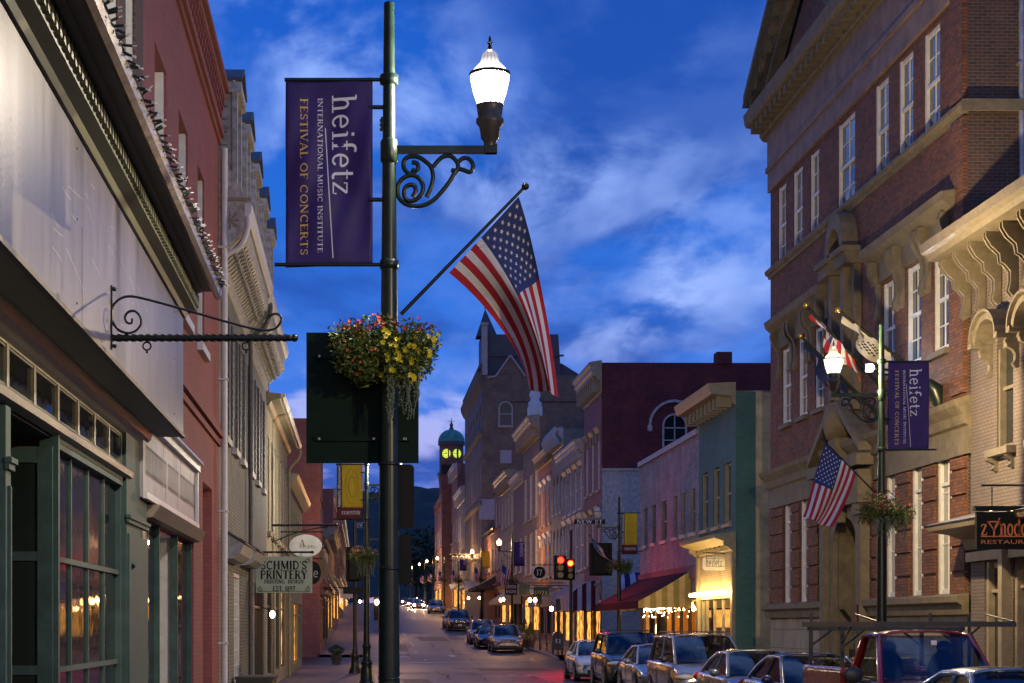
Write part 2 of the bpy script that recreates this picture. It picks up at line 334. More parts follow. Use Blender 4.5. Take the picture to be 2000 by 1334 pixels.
g('a',.56,(.11,[(.42,0),(.42,.5)]+arc(.27,.48,.15,.17,0,150,6),(0,0)),(.08,arc(.25,.18,.18,.17,60,300,10),(0,0)))
g('1',.4,*VS(.2),(t_,[(.06,.9),(.2,1)],(0,0)))
g('7',.55,(T_,[(.05,.93),(.5,.93)],(0,0)),(.12,[(.5,.95),(.2,0)],(0,0)))
g('8',.58,(.09,arc(.28,.75,.18,.2,0,360,14),(0,0)),(.1,arc(.28,.26,.22,.25,0,360,14),(0,0)))
g('9',.58,(.1,arc(.28,.7,.2,.26,0,360,14),(0,0)),(.08,[(.48,.7)]+arc(.28,.5,.2,.47,20,-100,8),(0,0)))
def stext(s,h=1,sx=1,serif=True,wt=1):
    """serif lettering as flat quads; returns list of quads in 2D, and width; y 0..h"""
    out=[];x=0
    for ch in s:
        if ch not in G: ch=' '
        w,st=G[ch]
        for th,pts,(a,b) in st:
            th=th*wt
            P=[(x+p[0]*sx,p[1]) for p in pts];Lf=[];Rt=[]
            for i,p in enumerate(P):
                q=P[max(i-1,0)];r=P[min(i+1,len(P)-1)];dx,dy=r[0]-q[0],r[1]-q[1];l=math.hypot(dx,dy) or 1
                nx,ny=-dy/l*th/2,dx/l*th/2;Lf.append((p[0]+nx,p[1]+ny));Rt.append((p[0]-nx,p[1]-ny))
            for i in range(len(P)-1): out.append([Lf[i],Lf[i+1],Rt[i+1],Rt[i]])
            if serif:
                for fl,p in((a,P[0]),(b,P[-1])):
                    if fl:
                        y=p[1];yy=y-.0 if y<.5 else y
                        out.append([(p[0]-.15,yy-.025),(p[0]+.15,yy-.025),(p[0]+.15,yy+.03),(p[0]-.15,yy+.03)])
        x+=(w+.06)*sx
    return [[(a*h,b*h) for a,b in q] for q in out],x*h
def put_text(mb,s,cx,cy,h,fn,mi=0,sx=1,fit=None,wt=1,align='c'):
    q,w=stext(s,h,sx,wt=wt)
    k=fit/w if fit else 1
    for f in q: mb.face([fn((x*k-(w*k/2 if align=='c' else 0))+cx,y+cy) for x,y in f],mi)
def put_sans(mb,s,cx,cy,h,fn,mi=0,fit=None,bold=0,space=1):
    vs,fs=textmesh(s,h,bold=bold,space=space)
    if not vs: return
    w=max(v[0] for v in vs)-min(v[0] for v in vs);k=fit/w if fit else 1
    mb.idx([fn(v[0]*k+cx,v[1]+cy) for v in vs],fs,mi)
def inh(u,w,hs):
    return any(h[0]<u<h[1] and h[2]<w<h[3] for h in hs)
def wallmb(fr,u0,u1,w0,w1,holes=(),d=.18,D=8,side=1,mb=None,smi=0,end=True,roof=True):
    mb=mb or MB(fr)
    us=sorted({u0,u1,*[x for h in holes for x in h[:2] if u0<x<u1]});ws=sorted({w0,w1,*[x for h in holes for x in h[2:4] if w0<x<w1]})
    for a,b in zip(us,us[1:]):
        for c,e in zip(ws,ws[1:]):
            if not inh((a+b)/2,(c+e)/2,holes): mb.face([(a,0,c),(b,0,c),(b,0,e),(a,0,e)])
    for h in holes:
        a,b,c,e=h[:4];r=h[4] if len(h)>4 else 0
        t=e-r if r else e
        mb.face([(a,0,c),(a,-d,c),(a,-d,t),(a,0,t)]);mb.face([(b,0,c),(b,-d,c),(b,-d,t),(b,0,t)])
        mb.face([(a,0,c),(b,0,c),(b,-d,c),(a,-d,c)])
        if not r: mb.face([(a,0,e),(b,0,e),(b,-d,e),(a,-d,e)])
        else:
            n=8;m=(a+b)/2;hw=(b-a)/2
            P=[(m-hw*math.cos(math.pi*i/(2*n)),t+r*math.sin(math.pi*i/(2*n))) for i in range(n+1)]
            for sg in(1,-1):
                Q=[(m+(p[0]-m)*sg,p[1]) for p in P];cr=a if sg==1 else b
                mb.face([(cr,0,e)]+[(x,0,y) for x,y in Q])
                for p,q in zip(Q,Q[1:]): mb.face([(p[0],0,p[1]),(q[0],0,q[1]),(q[0],-d,q[1]),(p[0],-d,p[1])])
    if side:
        mb.face([(u0,0,w0),(u0,-D,w0),(u0,-D,w1),(u0,0,w1)],smi)
        if end: mb.face([(u1,0,w0),(u1,-D,w0),(u1,-D,w1),(u1,0,w1)],smi)
        mb.face([(u0,-D,w0),(u1,-D,w0),(u1,-D,w1),(u0,-D,w1)],smi)
        if roof: mb.face([(u0,0,w1-.01),(u1,0,w1-.01),(u1,-D,w1-.01),(u0,-D,w1-.01)],smi)
    return mb
def win(fr,h,par,d=.16,fm='white_trim',gm='glass',rows=1,cols=1,fw=.07,sill=None,so=.1,mid=.5,label=None,name='window'):
    a,b,c,e=h[:4];r=h[4] if len(h)>4 else 0;g_=.004
    a+=g_;b-=g_;c+=g_;e-=g_
    f=MB(fr);v0,v1=-d+.02,-d+.08;t=e-r;vj=max(v1,-.035)
    f.box(a,a+fw,v0,vj,c,t);f.box(b-fw,b,v0,vj,c,t);f.box(a+fw,b-fw,v0,v1,c,c+fw)
    if not r: f.box(a+fw,b-fw,v0,v1,e-fw,e)
    else:
        m=(a+b)/2;hw=(b-a)/2
        for i in range(12):
            p=[(m-(hw-k)*math.cos(math.pi*j/12),t+max(.02,r-k)*math.sin(math.pi*j/12)) for k,j in((0,i),(0,i+1),(fw,i+1),(fw,i))]
            f.prism(p,v0,v1,'v')
    zm=lerp(c,e,mid) if mid else None
    if zm: f.box(a+fw,b-fw,v0+.012,v1+.02,zm-.035,zm+.035)
    for i in range(1,cols): x=lerp(a,b,i/cols);f.box(x-.014,x+.014,v0+.005,v1-.02,c+fw,e-(fw if not r else r*.25))
    for j in range(1,rows):
        z=lerp(c,e,j/rows)
        if not zm or abs(z-zm)>.05: f.box(a+fw,b-fw,v0+.003,v1-.024,z-.014,z+.014)
    o=f.build(name,M[fm],par);tag(o,label)
    p=MB(fr)
    if not r: p.face([(a,-d+.035,c),(b,-d+.035,c),(b,-d+.035,e),(a,-d+.035,e)])
    else:
        m=(a+b)/2;hw=(b-a)/2
        p.face([(a,-d+.035,c),(b,-d+.035,c)]+[(m+hw*math.cos(math.pi*i/12),-d+.035,t+r*math.sin(math.pi*i/12)) for i in range(13)])
    p.build('pane',M[gm],o)
    if sill:
        s=MB(fr);s.box(a-.08,b+.08,-d+.08,so,c-.14,c-.006);s.build('sill',M[sill],o)
    return o
def HP(fr,px0,px1,py1t,py1b,at=None,arch=0):
    """hole from pixel columns px0..px1 with its top/bottom read at column `at`"""
    u=sorted((fr.U(px0),fr.U(px1)));at=px1 if at is None else at
    w0,w1=fr.W(at,py1b),fr.W(at,py1t)
    return (u[0],u[1],w0,w1,arch) if arch else (u[0],u[1],w0,w1)
def cornice(fr,u0,u1,prof,par,m,dent=None,name='cornice',mb=None):
    """prof: (v,w) polygon; dent: list of (spacing,width,v0,v1,w0,w1)"""
    mb=mb or MB(fr);mb.prism(prof,u0,u1)
    for sp,wd,v0,v1,w0,w1 in dent or []:
        n=max(1,int((u1-u0)/sp));st=(u1-u0)/n
        for i in range(n):
            x=u0+st*(i+.5);mb.box(x-wd/2,x+wd/2,v0,v1,w0,w1)
    return mb.build(name,M[m],par)
# ================= left storefront A
lab=lambda n,l,c,u,fr: thing(n,l,c,fr.p(u,0,0))
A=thing('shop_building','near left shop building with teal storefront, transom windows, dentil cornice and dark upper brick','shop building',LF.p(16,0,0))
uE=LF.U(279);wt_=LF.W
mb=wallmb(LF,9,uE,4.2,12.5,[(19.2,20.6,7.2,9.4),(21.2,22.1,7.2,9.9)],D=7);mb.build('upper_wall',M['bank_brick_dark'],A)
win(LF,(19.2,20.6,7.2,9.4),A);win(LF,(21.2,22.1,7.2,9.9),A)
uC0=LF.U(8);uW0=LF.U(104);uP=LF.U(238)
# transom band
t0=[LF.U(x) for x in(-60,-25,16,69,115,154,186,214,238)]
hs=[(t0[i]+.05,t0[i+1]-.05,3.68,4.0) for i in range(len(t0)-1)]
mb=MB(LF);wallmb(LF,9,uE,3.54,4.2,hs,d=.03,side=0,mb=mb);mb.prism([(0,3.52),(.09,3.54),(.1,3.6),(.03,3.66),(0,3.66)],9,uP+.3);mb.prism([(0,4.02),(.04,4.04),(.12,4.12),(.16,4.2),(0,4.2)],9,uE-.25)
mb.build('transom_beam',M['teal_worn'],A)
for h in hs:
    f=MB(LF);f.box(h[0],h[1],-.029,-.01,h[2],h[2]+.02);f.box(h[0],h[1],-.029,-.01,h[3]-.02,h[3])
    o=f.build('transom_window',M['green_trim'],A);p=MB(LF);p.face([(h[0],-.028,h[2]),(h[1],-.028,h[2]),(h[1],-.028,h[3]),(h[0],-.028,h[3])]);p.build('pane',M['glass_green'],o)
# columns and piers
def pier(u0,u1,name='pilaster'):
    p=MB(LF);p.box(u0,u1,-.25,.05,0,3.5);p.box(u0-.02,u1+.02,.05,.08,3.02,3.07);p.box(u0-.03,u1+.03,.05,.1,3.07,3.11);p.box(u0+.08,u1-.08,.05,.075,.5,2.9)
    p.build(name,M['teal_paint'],A)
pier(uC0-.2,uC0);pier(uP+.02,uE-.02)
mb=MB(LF);mb.box(uP+.03,uE-.02,.0,.045,3.5,4.18);mb.build('pilaster_capital',M['teal_paint'],A)
mb=MB(LF);mb.box(LF.U(268),LF.U(273),.051,.07,0,3.0);mb.build('corner_board',M['teal_worn'],A)
# recessed doorway between column and display window
rd=1.5
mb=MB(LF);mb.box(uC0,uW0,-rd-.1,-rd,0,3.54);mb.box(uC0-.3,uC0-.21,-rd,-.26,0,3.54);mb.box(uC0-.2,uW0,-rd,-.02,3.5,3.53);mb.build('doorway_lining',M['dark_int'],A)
dm=MB(LF);X0=uW0
for a,b in((0,-.13),(-.55,-.66),(-1.1,-1.5)): dm.box(X0-.05,X0+.02,b,a,0,3.42)
for c,e in((0,.35),(1.42,1.5),(2.42,2.5),(3.28,3.42)): dm.box(X0-.046,X0+.016,-1.2,-.1,c,e)
dw=dm.build('door_frame',M['teal_paint'],A);p=MB(LF);p.face([(X0-.02,-.1,.3),(X0-.02,-1.3,.3),(X0-.02,-1.3,3.3),(X0-.02,-.1,3.3)]);p.build('pane',M['glass_green'],dw)
# display window
pxs=[108,147,180,210,236];us=[LF.U(x) for x in pxs]
f=MB(LF)
for i,u in enumerate(us): f.box(u-.025,u+.025,-.08,(.0 if i in(0,4) else -.035),.5,3.52)
for z in(.5,1.45,2.45,3.45): f.box(us[0],us[-1],-.08,-.02 if z<3 else .02,z-.025,z+.025)
f.box(uW0,us[0]-.03,-.12,.045,0,3.54);f.box(us[0]-.03,uP+.02,-.12,.03,0,.47);f.box(us[0],us[-1],-.1,.02,3.48,3.54)
w_=f.build('display_window',M['teal_paint'],A)
for i in range(4):
    for z0,z1 in((.5,1.45),(1.45,2.45),(2.45,3.45)):
        p=MB(LF);t=RN.uniform(-.004,.004);p.face([(us[i],-.06,z0),(us[i+1],-.06+t,z0),(us[i+1],-.06,z1),(us[i],-.06+t,z1)]);p.build('pane',M['glass'],w_)
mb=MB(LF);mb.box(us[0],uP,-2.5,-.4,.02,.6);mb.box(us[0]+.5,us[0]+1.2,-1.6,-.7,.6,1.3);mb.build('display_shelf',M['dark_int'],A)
# sign box and cornice
SBW=.5
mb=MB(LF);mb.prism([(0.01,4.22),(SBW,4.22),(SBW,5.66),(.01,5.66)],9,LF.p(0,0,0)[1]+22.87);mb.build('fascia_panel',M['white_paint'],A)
mb=MB(LF)
for px in(160,): u=LF.U(px,SBW);mb.box(u-.003,u+.003,SBW+.0015,SBW+.003,4.24,5.0)
for px in(150,340):
    for z in(4.35,5.0,5.55): u=LF.U(px,SBW);mb.box(u-.008,u+.008,SBW+.001,SBW+.006,z-.008,z+.008)
mb.build('panel_seam',M['metal_black'],A)
mb=MB(LF)
rs=random.Random(8)
for i in range(26):
    u=rs.uniform(13,22);z=rs.uniform(4.4,5.5);l=rs.uniform(.1,.9);dz=rs.uniform(-.25,.1)*l;mb.face([(u,SBW+.002,z),(u+l,SBW+.002,z+dz),(u+l,SBW+.002,z+dz+.003),(u,SBW+.002,z+.004)])
mb.build('scratch',M['white_trim'],A)
mb=MB(LF);mb.box(9,22.86,.17,SBW-.02,4.19,4.215);mb.prism([(SBW-.02,4.17),(SBW+.02,4.18),(SBW+.02,4.22),(SBW-.02,4.22)],9,22.88);mb.build('fascia_soffit',M['brown_dark'],A)
cornice(LF,9,22.9,[(.01,5.67),(.53,5.67),(.56,5.72),(.66,5.76),(.66,5.97),(.72,5.99),(.74,6.0),(.9,6.0),(.9,6.01),(.01,6.03)],A,'green_trim',[(.16,.08,.66,.70,5.79,5.93)])
mb=MB(LF);mb.prism([(.88,5.93),(.92,5.9),(.965,5.93),(.975,6.02),(.88,6.02)],9,22.95);mb.build('gutter',mat('worn_bronze_gutter_paint',(.3,.25,.2),.25,.4,var=.3,streak=0,vs=5),A)
# string lights on the gutter
SL_=thing('string_lights','string of small unlit bulbs in black sockets clipped along the gutter above the white fascia','string lights',LF.p(18,.97,6.0))
w1_=MB(LF);w2_=MB(LF);N_=120;pts=[]
for i in range(N_+1):
    u=9.5+(22.8-9.5)*i/N_;pts.append((u,.975+.012*math.sin(i*1.7),6.03+.012*math.sin(i*2.3)))
w1_.tube(pts,.008,5);
for i in range(2,N_,1):
    u,v,w=pts[i];a=RN.uniform(-.5,.7);dx=Vector((RN.uniform(-.3,.3),math.cos(a),math.sin(a))).normalized()*.07
    q=(u+dx.x,v+dx.y,w+dx.z);w1_.tube([(u,v,w),q],.011,5)
    w2_.tube([q,(q[0]+dx.x*.45,q[1]+dx.y*.45,q[2]+dx.z*.45)],.006,5)
    if i%2: 
        c=[(u,v-.03+.022*math.cos(t*.9),w-.05+.022*math.sin(t*.9)) for t in range(7)];w1_.tube(c,.004,4)
w1_.build('wire',M['metal_black'],SL_);w2_.build('bulb',M['white_trim'],SL_)
# upper shutters seen over the gutter are skipped; rain pipe
# ================= iron sign bracket
YB=16.26;xa=LF.p(0,.5,0)[0]-SL*0+SL*YB;xa=-2.7+.5+SL*YB;xb=(575-770)*YB/F0
zb=EYE+(HY-660)*YB/F0
BR=thing('sign_bracket','empty wrought iron sign bracket with twisted bar and scroll on the white fascia','sign bracket',(xa,YB,zb))
def bx(px):return (px-CX)*YB/F0
def bz(py):return EYE+(HY-py)*YB/F0
mb=MB();mb.box(xa,xa+.015,YB-.03,YB+.03,bz(682),bz(558));mb.ell((xa+.03,YB,bz(565)),(.02,.02,.02));mb.ell((xa+.03,YB,bz(676)),(.02,.02,.02));mb.build('wall_plate',M['metal_black'],BR)
mb=MB();n=120;vs=[]
for i in range(n+1):
    x=lerp(xa,xb-.06,i/n);a=i*.32
    for k in range(4):
        t=a+k*math.pi/2;vs.append((x,YB+.034*math.cos(t),zb+.034*math.sin(t)))
mb.idx(vs,[(i*4+k,i*4+(k+1)%4,(i+1)*4+(k+1)%4,(i+1)*4+k) for i in range(n) for k in range(4)],0,True)
mb.ell((xb-.045,YB,zb),(.04,.03,.03));mb.ell((xb,YB,zb),(.035,.035,.035));mb.build('twisted_bar',M['metal_black'],BR)
mb=MB();pts=[(bx(p),YB,bz(q)) for p,q in((258,622),(257,631),(248,630),(244,620),(251,609),(264,608),(274,619),(275,634),(262,648),(244,650),(227,640),(219,622),(220,600),(232,585),(250,579),(275,582),(340,599),(420,622),(490,641),(525,645),(542,638),(550,622),(541,613),(526,617),(522,628))]
def smooth(P,k=3):
    P=[Vector(p) for p in P];out=[]
    for i in range(len(P)-1):
        a=P[max(i-1,0)];b=P[i];c=P[i+1];d=P[min(i+2,len(P)-1)]
        for j in range(k):
            t=j/k;out.append(.5*((2*b)+(c-a)*t+(2*a-5*b+4*c-d)*t*t+(3*b-a-3*c+d)*t**3))
    return out+[P[-1]]
mb.tube(smooth(pts),.011,6);mb.build('scroll',M['metal_black'],BR)
for px in(287,481):
    mb=MB();r=.035;mb.tube([(bx(px)+r*math.cos(t/3.),YB,bz(676)+r*math.sin(t/3.)) for t in range(20)],.008,6);mb.box(bx(px)-.01,bx(px)+.01,YB-.01,YB+.01,bz(690),bz(683));mb.build('ring',M['metal_black'],BR)
# ================= red brick shop B
u0,u1=uE+.01,LF.U(427)
B=thing('shop_building','red painted brick shop building with corbelled cornice and white sign board','shop building',LF.p((u0+u1)/2,0,0))
hB=[HP(LF,302,325,0,700),HP(LF,349,367,0,700),HP(LF,386,399,0,700)]
hB=[(a[0],a[1],6.55,9.52) for a in hB]
dd=(LF.U(396),LF.U(414),0,LF.W(396,940)+.0)
shop=(LF.U(284),LF.U(378),0.35,3.2)
mb=wallmb(LF,u0,u1,0,12.8,hB+[dd,shop],d=.3,D=8)
for w,v in((5.25,.05),(5.4,.1),(5.55,.05)): mb.box(u0,u1,.001,v,w,w+.11)
for w,v in((11.0,.05),(11.12,.11),(11.85,.13),(12.0,.2),(12.15,.1)): mb.box(u0,u1,.002,v,w,w+.11)
n=34
for i in range(n):
    x=lerp(u0,u1,(i+.5)/n)
    for k in range(5): mb.box(x-.06,x+.06,.003,.04+.02*k,11.24+.12*k,11.36+.12*k-.003)
mb.build('wall',M['red_paint'],B)
for h in hB: win(LF,h,B,d=.3,sill='white_trim',gm='glass_blind',fw=.1)
f=MB(LF);f.box(dd[0],dd[1],-.28,-.22,0,dd[3]);f.box(dd[0],dd[0]+.14,-.22,-.12,0,dd[3]);f.build('door',M['white_trim'],B)
sg=thing('shop_sign','white shop sign board with black blackletter writing on the red brick shop','sign',LF.p(27,.1,3.4))
s0,s1=LF.U(284.5,.12),LF.U(387,.12);z0=3.40;z1=4.37
f=MB(LF);f.box(s0,s1,.005,.09,z0,z1);f.build('board',M['board_paint'],sg)
f=MB(LF);f.box(s0,s1,.09,.16,z1-.09,z1+.02);f.box(s0,s1,.09,.14,z0-.02,z0+.06);f.box(s1-.15,s1,.09,.13,z0+.06,z1-.09);f.prism([(.005,z1+.02),(.22,z1+.02),(.2,z1+.07),(.005,z1+.1)],s0,s1);f.build('frame',M['white_trim'],sg)
f=MB(LF);put_text(f,'community Reality Counseling'.upper() if 0 else 'Family Quality Counseling',0,0,1,lambda x,y:(0,0,0)) if 0 else None
def bl(x,y): return (lerp(s0+.25,s1-.35,x),.096,z0+.3+y)
xx=0;wordz='Community Quality Counseling'
tot=0
def blackletter(mb,s,fn,h):
    """narrow broken-stroke letters: upright thick minims with small diamond feet"""
    x=0
    for ch in s:
        n={'C':3,'o':2,'m':3,'u':2,'n':2,'i':1,'t':1,'y':2,'a':2,'b':2,'e':2,'r':1,'s':2,'l':1,'g':2,' ':0}.get(ch,2)
        if n==0: x+=.035;continue
        asc=1.65 if ch in 'Cbltd' else 1;des=.5 if ch in 'yg' else 0
        for k in range(n):
            t=asc if k==0 else 1;b=-des if k==n-1 else 0;w=.0055
            mb.face([fn(x,b*h),fn(x+w,b*h-.02),fn(x+w,t*h),fn(x,t*h+.02)])
            mb.face([fn(x-.002,.01),fn(x+.003,-.035),fn(x+.010,.03),fn(x+.004,.06)]);mb.face([fn(x-.002,h-.01),fn(x+.003,h-.05),fn(x+.010,h),fn(x+.004,h+.03)])
            x+=.0172
        x+=.004
f=MB(LF);blackletter(f,wordz,bl,.33);f.build('lettering',M['blackplate'],sg)
# shopfront of B
a,b=shop[0],shop[1];f=MB(LF);f.prism([(0,3.2),(.1,3.21),(.16,3.3),(.2,3.36),(0,3.37)],a-.1,b+.15);f.build('shopfront_cornice',M['taupe_trim'],B)
dx0,dx1=LF.U(316),LF.U(351)
f=MB(LF);f.box(a,dx0,-.12,-.1,.36,3.19);f.build('display_pane',M['glass'],B);f=MB(LF);f.box(dx1,b,-.12,-.1,.36,3.19);f.build('display_pane',M['glass'],B)
f=MB(LF)
for u in(a+.03,dx0,dx1,b-.03): f.box(u-.04,u+.04,-.14,-.03,.35,3.2)
f.build('shopfront_frame',M['teal_paint'],B)
f=MB(LF);f.box(dx1+.08,dx1+.12,-1.3,-.12,0,3.2);f.box(dx0,dx1,-1.35,-1.3,0,3.2);f.box(dx0-.12,dx0-.08,-1.3,-.12,0,3.2);f.box(a,b,-1.3,-.13,3.15,3.19);f.build('entry_wall',M['white_trim'],B)
f=MB(LF);f.box(dx1+.05,dx1+.079,-1.2,-.3,.15,2.3);f.build('door',M['white_trim'],B)
f=MB(LF);f.tube([(u1-.12,.12,0),(u1-.12,.12,10.9)],.06,8);
for z in(1.5,4,6.5,9): f.box(u1-.2,u1-.04,.0,.19,z,z+.04)
f.build('downspout',M['white_trim'],B)
# ================= grey brick building C
cu0,cm,cu1=u1+.01,LF.U(489),LF.U(520)
C_=thing('shop_building','grey painted brick building with mansard roof, white dormers and deep bracketed eaves','brick building',LF.p((cu0+cu1)/2,0,0))
cw=[(x,x+1.05,5.6,8.1) for x in(36.3,38.9,41.4,44.6,47.4,50.2)]
gw=[(39.3,41.4,.3,3.0),(44.0,45.0,0,2.9),(36.6,37.7,0,2.9),(47.0,51.6,.4,3.0)]
mb=wallmb(LF,cu0,cu1,0,8.9,cw+gw,D=8,d=.22);mb.build('wall',M['grey_brick'],C_)
for h in cw: win(LF,h,C_,d=.2,sill='dirty_white',rows=4,cols=2)
for h in cw:
    for s,n in((h[0]-.48,1),(h[1]+.03,1)):
        f=MB(LF);f.box(s,s+.4,.005,.03,h[2],h[3])
        for k in range(14): z=lerp(h[2]+.08,h[3]-.08,k/14);f.box(s+.05,s+.36,.03,.037,z,z+.1)
        f.build('shutter',M['slate'],C_)
win(LF,gw[0],C_,d=.1,rows=8,cols=4,gm='glass_blind',fw=.09,mid=0);
for h in(gw[1],gw[2]):
    f=MB(LF);f.box(h[0],h[1],-.2,-.14,0,h[3]);f.box(h[0]+.12,h[1]-.12,-.14,-.12,.3,1.2);f.box(h[0]+.12,h[1]-.12,-.14,-.12,1.4,2.4);f.build('door',M['grey_trim'],C_)
win(LF,gw[3],C_,d=.2,gm='glass',fm='brown_dark',rows=1,cols=4,mid=.75)
for a,b,z in((36.1,39.4,3.15),(41.2,44.6,3.2)):
    f=MB(LF);f.prism([(0,z),(.2,z+.02),(.34,z+.12),(.42,z+.3),(.0,z+.55)],a,b)
    f.build('door_hood',M['grey_trim'],C_)
    f=MB(LF);f.prism([(0,z+.56),(.45,z+.31),(.45,z+.34),(0,z+.62)],a-.05,b+.05);f.build('hood_roof',M['slate'],C_)
for a,b,zc in((cu0,43.6,8.9),(43.7,cu1,8.75)):
    f=MB(LF);prof=[(0,zc-.25),(.08,zc-.2),(.08,zc),(.42,zc+.35),(.52,zc+.4),(.52,zc+1.0),(.0,zc+1.0)];f.prism(prof,a,b)
    f.build('eave',M['dirty_white'],C_)
    f=MB(LF)
    n=int((b-a)/.36)
    for i in range(n):
        x=lerp(a+.2,b-.1,i/n);P=[(.082,zc-.02),(.16,zc+.03),(.16,zc+.12),(.3,zc+.1),(.31,zc+.2),(.42,zc+.22),(.46,zc+.36)]
        f.prism(P+[(.5,zc+.345),(.082,zc-.005)],x,x+.17)
    f.build('eave_bracket',M['dirty_white'],C_)
    f=MB(LF);f.prism([(.5,zc+.72),(.56,zc+.7),(.62,zc+.8),(.64,zc+.95),(.5,zc+.98)],a-.1,b);f.build('gutter',M['white_trim'],C_)
    # end panel with carved star
    f=MB(LF);f.prism([(-.6,zc-.1),(.02,zc-.1),(.12,zc+.1),(.45,zc+.42),(.56,zc+.5),(.56,zc+1.0),(-.05,zc+2.1),(-.6,zc+2.1)],a-.06,a-.01)
    o=f.build('eave_end_panel',M['dirty_white'],C_)
    f=MB(LF)
    for k in range(8):
        t=k*math.pi/4;f.tube([(a-.065,.22,zc+.65),(a-.065,.22+.17*math.cos(t),zc+.65+.17*math.sin(t))],[.012,.022],5)
    f.box(a-.1,a-.06,-.6,.62,zc+1.02,zc+1.08);f.build('star_carving',M['taupe_trim'],o)
    f=MB(LF);f.tube(smooth([(a-.05,.56,zc+.75),(a-.09,.56,zc+.5),(a-.09,.42,zc+.15),(a-.08,.12,zc-.05),(a-.08,.1,zc-.4)],4),.05,8)
    f.tube([(a-.08,.1,zc-.4),(a-.08,.1,0)],.05,8) if a>40 else None
    f.build('downspout',M['white_trim'] if a<40 else M['slate'],C_)
f=MB(LF);f.prism([(.45,9.88),(-.9,12.3),(-4,13.3),(-8,9.88)],cu0,cu1);f.build('mansard_roof',M['slate'],C_)
for i,u in enumerate((35.7,38.7,42.0,45.4,48.9)):
    ft=.22;z0=10.15;z1=12.45;w=.62
    f=MB(LF);f.prism([(u,z0),(u+2*w,z0),(u+2*w,z1),(u+w,z1+.28),(u,z1)],-2.2,ft-.0,'v');o=f.build('dormer',M['dirty_white'],C_)
    f=MB(LF)
    for sgn in(-1,1):
        a_=u+w;e_=a_+sgn*(w+.16);f.prism([(a_,z1+.36),(e_,z1-.02),(e_,z1-.08),(a_,z1+.29)],-2.2,ft+.2,'v')
    f.build('roof',M['slate'],o);f=MB(LF);f.box(u-.14,u+2*w+.14,-2.2,ft+.18,z1-.3,z1-.103);f.build('cornice',M['dirty_white'],o)
    f=MB(LF);f.box(u-.1,u+.12,ft,ft+.1,z0,z1-.14);f.box(u+2*w-.12,u+2*w+.1,ft,ft+.1,z0,z1-.14);f.build('pilaster',M['dirty_white'],o)
    f=MB(LF);f.box(u+.14,u+2*w-.14,ft,ft+.03,z0+.2,z1-.2);q=f.build('window',M['glass'],o)
    f=MB(LF)
    for z in range(7): f.box(u-.004,u-.001,-.9,ft-.1,z0+.5+z*.25,z0+.52+z*.25)
    f.build('side_board',M['slate'],o)
# ================= cream building D, olive building E
D_=thing('shop_building','warm lit cream brick building with tall windows and half round gutter','brick building',LF.p(60,0,0))
du0,du1=cu1+.01,68
dh=[(du0+.7+i*2.15,du0+1.7+i*2.15,4.6,7.4) for i in range(7)];dg=[(du0+.6,du0+3.4,.4,3.1),(du0+4.2,du0+5.2,0,2.9),(du0+6,du0+9,.4,3.1),(du0+10,du0+13.5,.4,3.1)]
wallmb(LF,du0,du1,0,8.2,dh+dg,D=8).build('wall',M['cream_brick'],D_)
for h in dh: win(LF,h,D_,fm='white_trim',rows=4,cols=2,sill='cream_trim')
for h in dg: win(LF,h,D_,fm='brown_dark',gm='glass_lit' if h[0]>du0+9 else 'glass',cols=3,mid=.75)
cornice(LF,du0,du1,[(0,8.15),(.08,8.18),(.15,8.3),(.38,8.35),(.42,8.4),(.42,8.5),(0,8.55)],D_,'cream_trim')
f=MB(LF);f.prism([(.42,8.38),(.48,8.36),(.54,8.42),(.54,8.5),(.42,8.52)],du0,du1);f.build('gutter',M['white_trim'],D_)
f=MB(LF);f.tube(smooth([(du1-.4,.5,8.3),(du1-.4,.45,8.0),(du1-.4,.12,7.6),(du1-.4,.1,7.2)],4)+[(du1-.4,.1,0)],.055);f.build('downspout',M['cream_trim'],D_)
cornice(LF,du0,du1,[(0,3.25),(.15,3.3),(.3,3.45),(0,3.55)],D_,'cream_trim',name='shopfront_cornice')
E_=thing('shop_building','pale olive painted brick shop at the left street corner','brick building',LF.p(76,0,0))
eh=[(68.8+i*2.2,69.7+i*2.2,4.2,6.4) for i in range(7)];eg=[(69,72.5,.3,2.8),(73.3,74.3,0,2.8),(75,79,.3,2.8),(80,84.5,.3,2.8)]
wallmb(LF,68.01,85,0,7.3,eh+eg,D=8).build('wall',M['yellow_paint'],E_)
for h in eh: win(LF,h,E_,fm='yellow_paint',rows=2,cols=1,sill='yellow_paint')
for h in eg: win(LF,h,E_,fm='cream_trim',gm='glass_lit' if 70<h[0]<76 else 'glass',cols=2,mid=.8)
cornice(LF,68.01,85,[(0,7.0),(.1,7.05),(.35,7.3),(.42,7.45),(0,7.5)],E_,'cream_trim')
